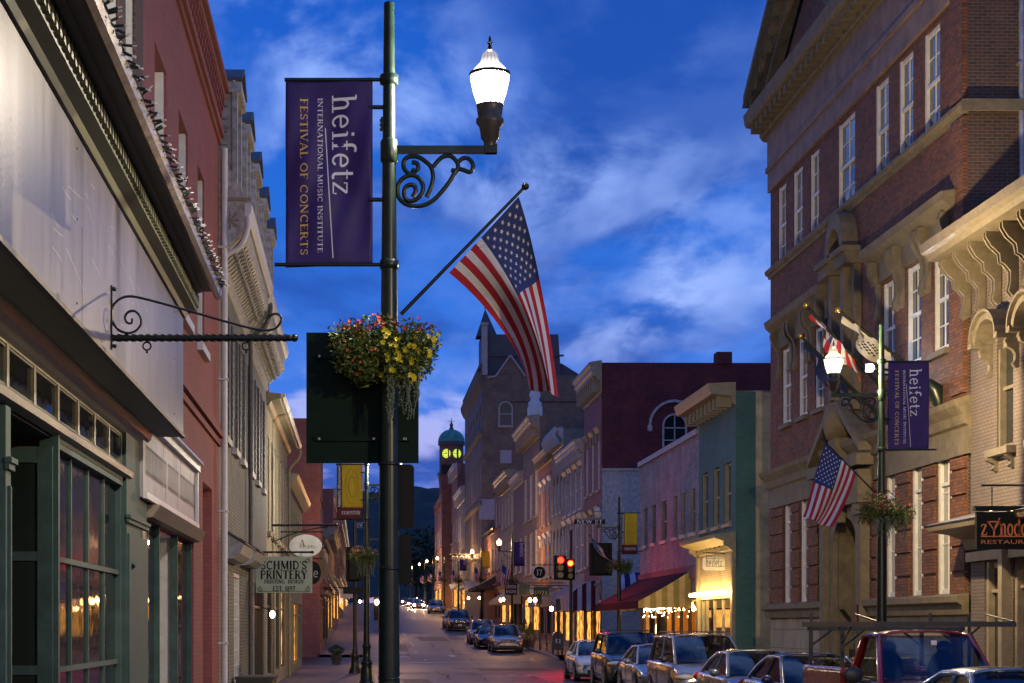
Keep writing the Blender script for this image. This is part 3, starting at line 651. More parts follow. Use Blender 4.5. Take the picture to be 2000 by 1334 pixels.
# generic far fronts
def front(name,label,fr,u0,u1,top,m,ncol,floors,fm='white_trim',corn=None,cm='grey_trim',D=9,g0=3.6,side=None,gl='glass',shop='glass_lit',hood=None,base=0,arch=0,cat='building',cdent=True,wr=.5,fr_mat=None,cp=.7,bottom=-1.5,ch=1.0):
    T=thing(name,label,cat,fr.p((u0+u1)/2,0,max(0,base)))
    hs=[];st=(u1-u0)/max(1,ncol)
    fl=floors;
    for (c,e) in fl:
        for i in range(ncol):
            x=u0+st*(i+.5);hw=st*wr/2;hs.append((x-hw,x+hw,c,e,arch*hw) if arch else (x-hw,x+hw,c,e))
    sh=[]
    if shop:
        sh=[(u0+.4,u0+(u1-u0)*.42,base+.45,base+g0-.7),(u0+(u1-u0)*.46,u0+(u1-u0)*.56,base+.02,base+g0-.8),(u0+(u1-u0)*.6,u1-.4,base+.45,base+g0-.7)]
    mb=wallmb(fr,u0,u1,bottom,top,hs+sh,D=D,smi=1 if side else 0,d=.2);mb.build('wall',[M[m],M[side or m]],T)
    for h in hs:
        win(fr,h,T,fm=fm,gm=gl,rows=2,sill=cm,d=.18)
        if hood:
            f=MB(fr);f.prism([(0,h[3]+.1),(.06,h[3]+.1),(.2,h[3]+.34),(.2,h[3]+.4),(0,h[3]+.45)],h[0]-.18,h[1]+.18);f.box(h[0]-.16,h[0]-.02,.004,.1,h[3]-.4,h[3]+.1);f.box(h[1]+.02,h[1]+.16,.004,.1,h[3]-.4,h[3]+.1);f.build('window_hood',M[hood],T)
    for i,h in enumerate(sh): win(fr,h,T,fm='brown_dark' if i!=1 else 'taupe_trim',gm=shop,cols=3 if i==0 else 1,mid=.78,name='shop_window' if i!=1 else 'door')
    if shop: cornice(fr,u0,u1,[(0,base+g0-.5),(.12,base+g0-.45),(.15,base+g0-.1),(.35,base+g0),(.35,base+g0+.1),(0,base+g0+.15)],T,cm,name='shopfront_cornice')
    if corn:
        c=cp*.62;H=ch*.8
        prof=[(0,top-H),(.1*c,top-H+.03),(.1*c,top-.62*H),(.3*c,top-.58*H),(.3*c,top-.5*H),(.7*c,top-.44*H),(.7*c,top-.34*H),(.84*c,top-.3*H),(.84*c,top-.16*H),(c,top-.1*H),(c,top),(.6*c,top+.06),(0,top+.12)]
        cornice(fr,u0-(.1 if side else 0),u1,prof,T,cm,[(.9,.16,.1*c,.7*c,top-.95*H,top-.34*H),(.3,.1,.11*c,.42*c,top-.56*H,top-.44*H)] if cdent else None)
    return T,hs
# ================= bank
fr=RB;K=thing('bank_building','large dark brick bank building with stone trim, pediment cornice and arched stone entrance','bank building',fr.p(50,0,0))
k0,k1=40.0,fr.U(1505)
W=fr.W
r3=[(1519.6,1535.8),(1549,1568),(1582,1600),(1636,1670),(1709,1735.5),(1755,1783.7),(1804,1836)]
z3b,z3t=W(1813,272),W(1813,62)
h3=[]
for a,b in r3:
    u=sorted((fr.U(a),fr.U(b)));h3.append((u[0],u[1],z3b,z3t))
r2=[(1528,1545),(1560,1577),(1592,1609),(1724,1748),(1771,1799),(1823,1853)]
z2b,z2t=W(1828,690),W(1821,493)
h2=[(*sorted((fr.U(a),fr.U(b))),z2b,z2t) for a,b in r2]
ha=(*sorted((fr.U(1647),fr.U(1668))),z2b,W(1668,470),.5)
r1=[(1532,1547),(1563.7,1579),(1600,1614),(1730,1752),(1780,1804),(1830,1859)]
z1b,z1t=W(1834,1163),W(1828,866)
h1=[(*sorted((fr.U(a),fr.U(b))),z1b,z1t) for a,b in r1]
zA=W(1871.8,227);zB=W(1890,783);zW=W(1902,1168)
print('bank z',zA,zB,zW,z3b,z3t,z2b,z2t,z1b,z1t,k1)
e0,e1=sorted((fr.U(1700),fr.U(1618)))
door=(*sorted((fr.U(1683),fr.U(1638))),0.1,W(1660,1010),.75)
top=zA+6.0
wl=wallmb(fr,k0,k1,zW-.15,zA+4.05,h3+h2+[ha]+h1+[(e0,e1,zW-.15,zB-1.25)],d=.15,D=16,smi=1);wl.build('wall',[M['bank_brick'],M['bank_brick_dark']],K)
f=MB(fr)
f.box(k0-.0,k0+.9,.001,.1,zB+.2,zA-.15);f.box(k0+.02,k0+.85,.001,.12,zA+.25,zA+3.2)
# rusticated piers of the ground floor
f.build('brick_pilaster',M['bank_brick'],K)
xs=sorted([k0]+[x for h in h1 for x in h[:2]]+[e0,e1,k1])
for a,b in zip(xs[0::2],xs[1::2]):
    z=zW+.05;f=MB(fr)
    while z<zB-1.2:
        f.box(a+.03,b-.03,.001,.06,z,min(z+.5,zB-1.2));z+=.56
    f.build('brick_pier',M['bank_brick'],K)
f=MB(fr);f.prism([(0,zA-.1),(.05,zA-.1),(.07,zA-.02),(.14,zA+.02),(.17,zA+.06),(.17,zA+.15),(0,zA+.2)],k0-.1,k1+.1);f.box(k0-.17,k0-.1,-1.6,.17,zA-.08,zA+.17);f.build('string_course',M['stone'],K)
f=MB(fr);f.prism([(0,zB-1.15),(.06,zB-1.15),(.06,zB-.55),(.14,zB-.5),(.18,zB-.3),(.34,zB-.12),(.38,zB),(0,zB+.12)],k0-.25,k1+.1);f.build('ground_floor_cornice',M['stone'],K)
f=MB(fr);f.prism([(0,zW-.35),(.12,zW-.35),(.16,zW-.15),(.26,zW-.08),(.26,zW+.05),(0,zW+.12)],k0-.1,e0);f.build('water_table',M['stone'],K);f=MB(fr);f.prism([(0,zW-.35),(.12,zW-.35),(.16,zW-.15),(.26,zW-.08),(.26,zW+.05),(0,zW+.12)],e1,k1+.1);f.build('water_table',M['stone'],K)
ASH=brick('ashlar_stone',(.32,.29,.23),(.27,.24,.19),(.1,.09,.07),bw=.75,bh=.58,ms=.012,bump=.3)
f=MB(fr);ws=[(x-.5,x+.5,.0,.75,.4) for x in (k1-1.8,k1-4.4,k1-6.4)]
for a,b in((k0,e0),(e1,k1)):
    hs=[h for h in ws if a<h[0]<b];f=MB(fr);wallmb(fr,a,b,0,zW-.2,hs,side=0,mb=f,d=.3)
    f.build('stone_base',ASH,K)
f=MB(fr);f.face([(k0,-.29,0),(k1,-.29,0),(k1,-.29,1.2),(k0,-.29,1.2)]);f.build('basement_window',M['dark_int'],K)
# frieze and main cornice
zf=z3t+.12
f=MB(fr);f.box(k0-.05,k1+.05,.001,.09,zf,zf+.62);f.box(k0-.08,k1+.08,.002,.16,zf+.62,zf+.78);f.box(k0-.05,k1+.05,.001,.1,zf+.78,zf+1.75);f.build('frieze',M['stone_pink'],K)
zc=zf+1.75
f=MB(fr);f.prism([(0,zc),(.12,zc),(.25,zc+.15),(.25,zc+.4),(.68,zc+.45),(.74,zc+.55),(.78,zc+.85),(0,zc+.9)],k0-.5,k1+.5)
n=30
for i in range(n): x=lerp(k0,k1+.4,(i+.5)/n);f.box(x-.13,x+.13,.252,.6,zc+.18,zc+.42)
n=110
for i in range(n): x=lerp(k0,k1+.4,(i+.5)/n);f.box(x-.04,x+.04,.13,.22,zc+.02,zc+.11)
f.build('main_cornice',M['stone'],K)
# raking pediment: spans the whole front, apex in the middle of the facade
pk0,pk1=k0-.5,k1+.5;pm=(pk0+pk1)/2;rise=5.6
f=MB(fr);f.face([(pk0+1.2,.02,zc+1),(pk1-1.2,.02,zc+1),(pm,.02,zc+rise-.1)]);f.build('tympanum',M['bank_brick'],K)
f=MB(fr)
def rake(m,a,b,va,vb,h0,h1):
    z=zc+.95
    for s,e in((pk0,pm),(pk1,pm)):
        P=[(s,va,z+h0),(s,vb,z+h0),(s,vb,z+h1),(s,va,z+h1)];Q=[(e,va,z+rise+h0),(e,vb,z+rise+h0),(e,vb,z+rise+h1),(e,va,z+rise+h1)]
        m.idx(P+Q,[(0,1,2,3),(4,5,6,7),(0,1,5,4),(1,2,6,5),(2,3,7,6),(3,0,4,7)])
rake(f,0,0,0,.78,.25,.55);rake(f,0,0,.0,.35,-.35,.25)
for s,e in((pk0,pm),(pk1,pm)):
    for i in range(15):
        t=(i+.5)/15;x=lerp(s,e,t);z=zc+.95+rise*t;sl=rise/abs(e-s)*.16
        f.box(x-.13,x+.13,.352,.62,z-.08,z+.26)
    for i in range(60):
        t=(i+.5)/60;x=lerp(s,e,t);z=zc+.95+rise*t;f.box(x-.035,x+.035,.352,.42,z-.16,z-.05)
f.build('raking_cornice',M['stone'],K)
f=MB(fr);f.box(pm-1.9,pm-.9,.03,.3,zc+1.2,zc+1.45);f.box(pm-.2,pm+.2,.03,.25,zc+2,zc+3.6)
f.lathe((pm-1.3,.25,zc+2.6),[(0,-.5),(.3,-.4),(.55,0),(.3,.4),(0,.5)],10)
for s in(-1,1):
    f.tube(smooth([(pm+s*.4,.2,zc+1.4),(pm+s*1.4,.2,zc+1.6),(pm+s*1.9,.2,zc+2.4),(pm+s*1.3,.2,zc+2.9),(pm+s*.9,.2,zc+2.4)]),.14,6)
f.build('carved_crest',M['stone'],K)
f=MB(fr);z=zc+.9
f.face([(pk0,.82,z+.2),(pm,.82,z+rise+.3),(pm,-16,z+rise+.3),(pk0,-16,z+.2)]);f.face([(pk1,.82,z+.2),(pm,.82,z+rise+.3),(pm,-16,z+rise+.3),(pk1,-16,z+.2)]);f.build('roof',M['slate'],K)
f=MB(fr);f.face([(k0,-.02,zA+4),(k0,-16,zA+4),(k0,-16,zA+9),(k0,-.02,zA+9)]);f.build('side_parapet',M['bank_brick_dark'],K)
f=MB(fr);xd=-1.15;f.tube([(k0-.1,xd,0),(k0-.1,xd,zA+8)],.07,8)
for z in(5,8,11,14): f.box(k0-.18,k0,xd-.1,xd+.1,z,z+.05)
f.build('downspout',M['tin'],K)
for i,h in enumerate(h3): win(fr,h,K,d=.15,rows=4,cols=2,fw=.11,sill='stone' if 0 else None)
for h in h2+[ha]: win(fr,h,K,d=.15,rows=4,cols=2,fw=.11,sill='stone',so=.12)
for h in h1:
    win(fr,h,K,d=.15,rows=3,cols=2,fw=.14,mid=.72,gm='glass_blind',sill='stone',so=.05)
# hoods with scroll brackets on the second row
def console(f,x,zt,zb,v=.3,w=.1):
    P=smooth([(.0,zb),(.06,zb-.02),(.1,zb+.1),(.08,zb+(zt-zb)*.4),(.12,zb+(zt-zb)*.65),(v*.6,zb+(zt-zb)*.78),(v,zb+(zt-zb)*.9),(v,zt)],3) if 0 else None
    H=zt-zb;pts=[(0,zb),(.07,zb),(.12,zb+.06),(.13,zb+H*.12),(.08,zb+H*.25),(.07,zb+H*.45),(.12,zb+H*.6),(.25,zb+H*.72),(v,zb+H*.8),(v+.03,zb+H*.9),(v,zt),(0,zt)]
    f.prism(pts,x-w,x+w)
zh=W(1851,395)
for grp in((h2[3],h2[4],h2[5]),(h2[0],h2[1],h2[2])):
    a=min(h[0] for h in grp)-.75;b=max(h[1] for h in grp)+.75
    f=MB(fr);f.prism([(0,zh-.85),(.08,zh-.85),(.1,zh-.35),(.2,zh-.28),(.38,zh-.12),(.42,zh+.06),(0,zh+.12)],a,b);f.build('window_hood',M['stone'],K)
    for h in grp:
        for x in(h[0]-.25,h[1]+.25): f=MB(fr);console(f,x,zh-.3,z2t-.9);f.build('console',M['stone'],K)
# central arched surround
m=(ha[0]+ha[1])/2;f=MB(fr);za=ha[3]
for s in(-1,1):
    f.box(m+s*.62-.17,m+s*.62+.17,.002,.35,z2b-.1,za-.75);f.box(m+s*1.15-.12,m+s*1.15+.12,.002,.2,z2b-.1,za-.75)
    f.box(m+s*.85-.55,m+s*.85+.55,.003,.48,za-.75,za-.45);f.box(m+s*.85-.62,m+s*.85+.62,.003,.58,za-.45,za-.3)
for i in range(14):
    p=[(m+r*math.cos(math.pi*j/14),za-.35+r*1.25*math.sin(math.pi*j/14)) for r,j in((.62,i),(.62,i+1),(.98,i+1),(.98,i))];f.prism(p,.003,.42,'v')
f.box(m-1.4,m+1.4,.003,.3,z2b-.55,z2b-.15);f.build('arched_surround',M['stone'],K)
# entrance
f=MB(fr);dz=door[3]
wallmb(fr,e0,e1,0,zB-1.2,[door],d=.9,side=0,mb=f)
dm_=(door[0]+door[1])/2
for i in range(14):
    hw=(door[1]-door[0])/2+.05
    p=[(dm_+(hw+k)*math.cos(math.pi*j/14),dz-.75+(.75+k)*math.sin(math.pi*j/14)) for k,j in((0,i),(0,i+1),(.4,i+1),(.4,i))];f.prism(p,.002,.16,'v')
for s in(-1,1):
    x=dm_+s*(door[1]-door[0])/2+s*.25;f.box(x-.2,x+.2,.002,.15,0,dz-.75)
    x=dm_+s*((e1-e0)/2-.25);f.box(x-.24,x+.24,.002,.3,.0,zB-2.0);f.box(x-.3,x+.3,.003,.38,zB-2.0,zB-1.7)
f.box(e0-.3,e1+.3,.002,.42,zB-1.7,zB-.85);f.box(e0-.5,e1+.5,.002,.5,zB-.75,zB-.45);f.box(dm_-.16,dm_+.16,.16,.36,dz-.15,dz+.55)
for s in(-1,1):
    e=dm_+s*((e1-e0)/2+.55);q=dm_+s*.35
    P=[(e,zB-.4),(e,zB-.18),(q,zB+1.15),(q,zB+.9)];f.prism(P,.01,.5,'v')
f.lathe((dm_,.35,zB+.6),[(0,-.5),(.3,-.45),(.42,0),(.3,.4),(0,.5)],12);f.box(dm_-.35,dm_+.35,.01,.5,zB-.45,zB+.15)
f.build('stone_entrance',M['stone'],K)
f=MB(fr);f.box(door[0],door[1],-.95,-.9,0,dz);f.build('doorway_back',M['taupe_trim'],K)
f=MB(fr);f.box(door[0]+.15,dm_-.02,-.9,-.84,.1,2.6);f.box(dm_+.02,door[1]-.15,-.9,-.84,.1,2.6);f.build('door',M['brown_dark'],K)
f=MB(fr);f.box(e0+.05,e0+.6,.31,.34,1.6,2.4);o=f.build('plaque',M['metal_black'],K)
# flags on the bank come later
# ================= restaurant building (nearest right)
Z=thing('restaurant_building','taupe painted brick restaurant building with ornate bracketed cornice and hooded windows','restaurant building',fr.p(37,0,0))
zu0,zu1=31.0,k0-.22;zt=fr.W(1890,430)
zt=9.75
def ZU(px):return fr.U(px)
zh_=[(37.2,38.15,W(1940,880),W(1940,648),.4),(34.9,35.9,W(1940,880),W(1940,648),.4),(32.4,33.4,W(1940,880),W(1940,648),.4)]
zs=[(37.6,38.9,.1,3.2),(33.0,37.2,.4,3.2)]
wallmb(fr,zu0,zu1,0,zt,zh_+zs,D=14,d=.22).build('wall',M['taupe_brick'],Z)
for h in zh_:
    win(fr,h,Z,d=.2,fm='z_trim',rows=2,fw=.09)
    m=(h[0]+h[1])/2;f=MB(fr)
    for i in range(12):
        P=[(m+(.62+k)*math.cos(math.pi*j/12),h[3]-.28+(.42+k*.9)*math.sin(math.pi*j/12)) for k,j in((0,i),(0,i+1),(.14,i+1),(.14,i))];f.prism(P,.003,.42,'v')
        P=[(m+(.76+k)*math.cos(math.pi*j/12),h[3]-.26+(.55+k*.9)*math.sin(math.pi*j/12)) for k,j in((0,i),(0,i+1),(.06,i+1),(.06,i))];f.prism(P,.003,.5,'v')
    for s in(-1,1):
        f.box(m+s*.78-.1,m+s*.78+.1,.003,.48,h[3]-.36,h[3]-.24);console(f,m+s*.76,h[3]-.36,h[3]-.95,.26,.07)
    f.build('window_hood',M['z_trim'],Z)
    f=MB(fr);f.box(h[0]-.18,h[1]+.18,-.1,.2,h[2]-.16,h[2]-.01)
    for s in(h[0],h[1]): console(f,s,h[2]-.16,h[2]-.45,.14,.07)
    f.build('window_sill',M['z_trim'],Z)
f=MB(fr);f.prism([(0,zt-.2),(.1,zt-.2),(.12,zt-.02),(.85,zt),(.9,zt+.1),(1.02,zt+.16),(1.05,zt+.34),(0,zt+.4)],zu0,zu1+.25);f.build('cornice',M['z_trim'],Z)
x=zu1+.05
while x>zu0:
    f=MB(fr)
    for k in(-.08,.08):
        P=[(0.02,zt-1.25),(.12,zt-1.3),(.2,zt-1.2),(.16,zt-1.0),(.16,zt-.8),(.28,zt-.66),(.36,zt-.62),(.38,zt-.45),(.55,zt-.3),(.66,zt-.12),(.66,zt-.003),(.02,zt-.003)]
        f.prism(P,x+k-.03,x+k+.03)
    x-=.95;f.build('cornice_bracket',M['z_trim'],Z)
f=MB(fr);zr=3.9
f.prism([(0,zr+.25),(.95,zr+.05),(1.0,zr+.1),(.0,zr+.36)],zu0,zu1+.02);f.build('canopy_roof',M['tin'],Z)
f=MB(fr);f.prism([(0,zr-.45),(.12,zr-.42),(.2,zr-.2),(.5,zr-.1),(.92,zr-.03),(.96,zr+.05),(0,zr+.24)],zu0,zu1+.01);f.build('canopy_cornice',M['taupe_trim'],Z)
for i,h in enumerate(zs): win(fr,h,Z,d=.2,fm='taupe_trim',gm='glass',cols=1 if i==0 else 3,mid=.8,fw=.14,name='door' if i==0 else 'shop_window')
f=MB(fr);
for x in(37.3,37.4): f.box(x,x+.12,.002,.2,0,zr-.45)
f.box(zu0,zu1,.002,.12,3.22,3.42);f.build('shopfront_frame',M['taupe_trim'],Z)
f=MB(fr);f.box(38.1,38.35,-.45,-.35,1.0,2.1);f.ell((38.2,-.4,.9),(.2,.1,.12));f.build('shop_lamp',M['glass_lit'],Z)
# restaurant sign: faces the camera, hangs across the pavement
YS=34.5
def sxp(px):return (px-CX)*YS/F0
def szp(py):return EYE+(HY-py)*YS/F0
S=thing('restaurant_sign','black hanging sign with orange cocktail glass lettering over the right pavement','sign',(sxp(1960),YS,szp(1073)))
x0,x1,z0,z1=sxp(1906),sxp(1906)+1.75,szp(1073),szp(1000)
f=MB();f.box(x0,x1,YS-.05,YS+.05,z0,z1);f.build('board',M['blackplate'],S)
f=MB();f.prism([(YS-.12,z1+.02),(YS+.12,z1+.02),(YS+.06,z1+.11),(YS-.06,z1+.11)],x0-.04,x1,'u');f.build('lamp_hood',M['blackplate'],S)
om=mat('orange_lettering',(.95,.28,.08),.5,var=.05)
f=MB();k=YS/F0
def zf_(x,y): return (sxp(1914)+x,YS-.055,szp(1046)+y)
for s,px,h in(('z',1914,22*k/.66),('nodoa',1951,22*k/.66)): put_text(f,s,(px-1914)*k,0,h*1.0,zf_,align='l',sx=.72 if s=='z' else .62,wt=1.1)
def P_(px,py): return (sxp(px),YS-.055,szp(py))
for a,b,c,d in(((1926,1018),(1952,1018),(1952,1020.5),(1926,1020.5)),((1926,1018),(1929,1018),(1941,1036),(1938.5,1036)),((1949,1018),(1952,1018),(1941,1036),(1938.5,1036)),((1938,1034),(1941.5,1034),(1941.5,1047),(1938,1047)),((1950,1011),(1952,1012),(1942,1031),(1940,1030)),((1914,1047),(2040,1047),(2040,1049),(1914,1049))): f.face([P_(*q) for q in(a,b,c,d)])
put_sans(f,'RESTAURANT',(1914-1914)*k+.6,-.125,.105,lambda x,y:(sxp(1914)+x,YS-.055,szp(1046)+y-.0),fit=1.2)
f.build('lettering',om,S)
f=MB();f.tube([(sxp(1906)+.3,YS,z1+.1),(sxp(1906)+.3,YS,z1+.5)],.012,5)
f.tube([(x0+.1,YS,z1+.5),(fr.p(YS,0,0)[0],YS,z1+.5)],.02,6);f.build('hanger',M['metal_black'],S)
f=MB()
for i in range(3): f.ell((x0+.25+i*.4,YS-.085,z1+.035),(.05,.02,.02),8,6)
f.build('lamp',emit('small_sign_lamp',(1,.5,.2),12),S)
# ================= green brick building and stucco side
g0,g1=fr.U(1437),fr.U(1365)
GB=thing('shop_building','sea green painted brick shop with bracketed white cornice and lit shop front','brick building',fr.p((g0+g1)/2,0,0))
zt=fr.W(1437,757)-.1
gh=[(*sorted((fr.U(a),fr.U(b))),fr.W(1428,1021),fr.W(1428,901)) for a,b in((1371,1383),(1393,1405),(1414,1428))]
gs=[(g0+.4,g1-.4,.35,fr.W(1434,1168))]
sh_=gs[0]
wallmb(fr,g0,g1,0,zt,gh+[(sh_[0],sh_[1],0.3,sh_[3])],D=.7,smi=0,d=.2,end=False,roof=True).build('wall',M['green_brick'],GB)
f=MB(fr);f.face([(g0+.01,-.7,0),(g0+.01,-14,0),(g0+.01,-14,zt-.5),(g0+.01,-.7,zt-.05)]);f.face([(g0,-.7,0),(g1,-.7,0),(g1,-.7,zt-.5),(g0,-.7,zt-.5)]) if 0 else None
f.box(g0+.012,g0+.1,-2.6,-2.4,2.2,2.75);f.build('stucco_side_wall',M['stucco'],GB)
f=MB(fr);f.box(g0-.25,g0+.0,-1.9,-1.2,2.75,2.9);f.tube([(g0-.08,-1.4,0),(g0-.08,-1.4,2.75)],.05);f.build('side_vent',M['grey_trim'],GB)
f=MB(fr);f.box(g0,g1,-14,-.01,zt-.06,zt);f.build('roof',M['tin'],GB)
for h in gh: win(fr,h,GB,d=.2,fm='cream_trim',rows=2,sill='cream_trim',fw=.1)
cornice(fr,g0-.02,g1+.0,[(0,zt-.5),(.1,zt-.45),(.15,zt-.2),(.85,zt-.12),(.9,zt),(.98,zt+.25),(0,zt+.3)],GB,'cream_trim',[(.75,.1,.1,.6,zt-.55,zt-.13)])
f=MB(fr);zz=fr.W(1437,1050)
f.prism([(0,zz-.45),(.1,zz-.4),(.14,zz-.2),(.4,zz-.12),(.75,zz),(.78,zz+.12),(0,zz+.22)],g0-.02,g1);
for x in(g0+.05,g1-.15): console(f,x,zz-.1,zz-1.0,.4,.1)
for i in range(8): x=lerp(g0+.5,g1-.5,i/7);f.ell((x,.16,zz-.26),(.16,.04,.07),8,6)
f.build('shopfront_cornice',M['cream_trim'],GB)
f=MB(fr);f.box(g0+.05,g0+.39,.002,.12,0,zz-.46);f.box(g1-.39,g1-.05,.002,.12,0,zz-.46);f.build('pilaster',M['cream_trim'],GB)
f=MB(fr);f.box(g0+.4,g1-.4,.002,.03,sh_[3]+.02,zz-.46);f.build('shopfront_panel',brick('cream_glazed_brick',(.5,.42,.27),(.44,.37,.24),(.25,.2,.12),bump=.4),GB)
def room(fr,u0,u1,w0,w1,par,col=(.55,.38,.18),dep=2.2,lamps=2,stuff=True,st=14):
    f=MB(fr);f.box(u0,u1,-dep-.05,-dep,w0,w1);f.box(u0-.05,u0,-dep,-.21,w0,w1);f.box(u1,u1+.05,-dep,-.21,w0,w1);f.box(u0,u1,-dep,-.21,w0-.05,w0-.01);f.box(u0,u1,-dep,-.21,w1+.01,w1+.05)
    f.build('shop_interior',mat('warm_interior_wall',col,.8,var=.2,vs=1.5),par)
    f=MB(fr)
    for i in range(lamps):
        x=lerp(u0,u1,(i+.5)/lamps);f.lathe((x,-dep*.45,w1-.35),[(.02,.3),(.03,.2),(.16,.0),(.14,-.02),(0,-.04)],10)
    f.build('interior_lamp',emit('warm_interior_lamp',(1,.5,.14),st),par)
    if stuff:
        f=MB(fr)
        rr=random.Random(int(u0*10))
        for i in range(5):
            x=lerp(u0+.2,u1-.4,i/5+rr.uniform(0,.1));h=rr.uniform(.4,1.2);f.box(x,x+rr.uniform(.2,.5),-1.6,-1.1,w0,w0+h)
        for i in range(3):
            x=lerp(u0+.3,u1-.6,i/3+.05);f.box(x,x+.5,-dep+.001,-dep+.03,w0+1.0,w0+1.7)
        f.build('display_goods',mat('display_goods',(.12,.06,.03),.7,var=.5,vs=4),par)
room(fr,sh_[0],sh_[1],.3,sh_[3],GB,(.6,.5,.32),lamps=3,st=42)
f=MB(fr)
for x in(sh_[0],lerp(sh_[0],sh_[1],.36),lerp(sh_[0],sh_[1],.62),sh_[1]-.08): f.box(x,x+.08,-.15,-.05,.3,sh_[3])
f.box(sh_[0],sh_[1],-.14,-.04,.3,.4);f.build('shopfront_frame',M['cream_trim'],GB)
f=MB(fr);f.face([(sh_[0],-.1,.4),(sh_[1],-.1,.4),(sh_[1],-.1,sh_[3]),(sh_[0],-.1,sh_[3])]);f.build('shop_glass',M['clear'],GB)
f=MB(fr);za=fr.W(1434,1157);f.tube([(g0+.15,.35,za),(g1-.15,.35,za)],.07,8);f.build('tube_lamp',emit('warm_fluorescent_tube',(1,.62,.2),55),GB)
# gallery sign
YS2=66.5
def s2(px,py):return ((px-CX)*YS2/F0,YS2,EYE+(HY-py)*YS2/F0)
HS=thing('music_sign','white rounded hanging sign with black script on the green brick shop','sign',s2(1401,1115))
a=s2(1372,1114);b=s2(1430,1088)
f=MB();r=.12;P=[]
for cx,cz,t0 in((b[0]-r,b[2]-r,0),(a[0]+r,b[2]-r,90),(a[0]+r,a[2]+r,180),(b[0]-r,a[2]+r,270)):
    for i in range(5): t=R(t0+i*22.5);P.append((cx+r*math.cos(t),cz+r*math.sin(t)))
f.prism(P,YS2-.03,YS2+.03,'v');f.build('board',M['white_trim'],HS)
f=MB();cx_,cz_=(a[0]+b[0])/2,(a[2]+b[2])/2
put_text(f,'heifetz',-.12,-.1,.3,lambda x,y:(cx_+x,YS2-.034,cz_+y),fit=.6);f.face([(cx_-.05,YS2-.034,cz_-.13),(cx_+.5,YS2-.034,cz_-.07),(cx_+.5,YS2-.034,cz_-.06),(cx_-.05,YS2-.034,cz_-.12)])
put_sans(f,'International Music Institute',0,.19,.07,lambda x,y:(cx_+x,YS2-.034,cz_+y),fit=.85);f.build('lettering',M['blackplate'],HS)
f=MB();f.tube([(a[0]-.05,YS2,b[2]+.14),(fr.p(YS2,0,0)[0],YS2,b[2]+.14)],.03,6);
for x in(a[0]+.15,b[0]-.15): f.tube([(x,YS2,b[2]),(x,YS2,b[2]+.14)],.01,4)
f.build('hanger',M['metal_black'],HS)
# ================= low white brick building
l0,l1=g1+.01,fr.U(1250)
LB=thing('shop_building','low white painted brick shop with parapet cap and dark sloping awning','brick building',fr.p((l0+l1)/2,0,0))
zt=fr.W(1365,848)
lh=[(*sorted((fr.U(p),fr.U(q))),fr.W(1348,1042),fr.W(1348,958)) for p,q in((1258,1264.5),(1274,1281),(1292,1302),(1316,1323),(1331,1338.5),(1348,1358))]
ls=(l0+.5,l1-.5,.3,2.9)
wallmb(fr,l0,l1,0,zt,lh+[ls],D=14,d=.22).build('wall',M['white_brick'],LB)
for h in lh: win(fr,h,LB,d=.2,rows=2,sill='grey_trim',fm='taupe_trim')
f=MB(fr);f.box(l0,l1,-.3,.12,zt+.0,zt+.22);f.build('parapet_cap',M['grey_trim'],LB)
f=MB(fr);f.box(l0,l1,.003,.1,fr.W(1363,1103)-.5,fr.W(1363,1103));f.build('fascia_board',M['mauve'],LB)
room(fr,ls[0],ls[1],.3,2.9,LB,(.6,.36,.12),dep=2.5,lamps=5,st=48)
f=MB(fr)
for i in range(8): x=lerp(ls[0],ls[1]-.1,i/7);f.box(x,x+.12,-.18,-.05,.3,2.9)
f.box(ls[0],ls[1],-.17,-.04,.3,.45);f.build('shopfront_frame',M['brown_dark'],LB)
f=MB(fr);x=lerp(ls[0],ls[1],.62);f.box(x,x+1.2,-.2,-.15,.02,2.4);f.box(x+2.6,x+3.6,-.2,-.15,.02,2.5);f.build('door',M['brown_dark'],LB)
lampz=fr.p(lerp(ls[0],ls[1],.93),-.7,0)
T=thing('table_lamp','lit table lamp with white shade in the shop window under the dark awning','table lamp',(lampz[0],lampz[1],1.1))
f=MB();f.lathe((*lampz[:2],1.1),[(.02,0),(.14,.02),(.05,.12),(.1,.25),(.03,.4)],10);f.build('lamp_base',M['gold'],T)
f=MB();f.lathe((*lampz[:2],1.5),[(.3,0),(.16,.48)],14);f.build('lamp_shade',emit('lit_lamp_shade',(1,.75,.4),5),T)
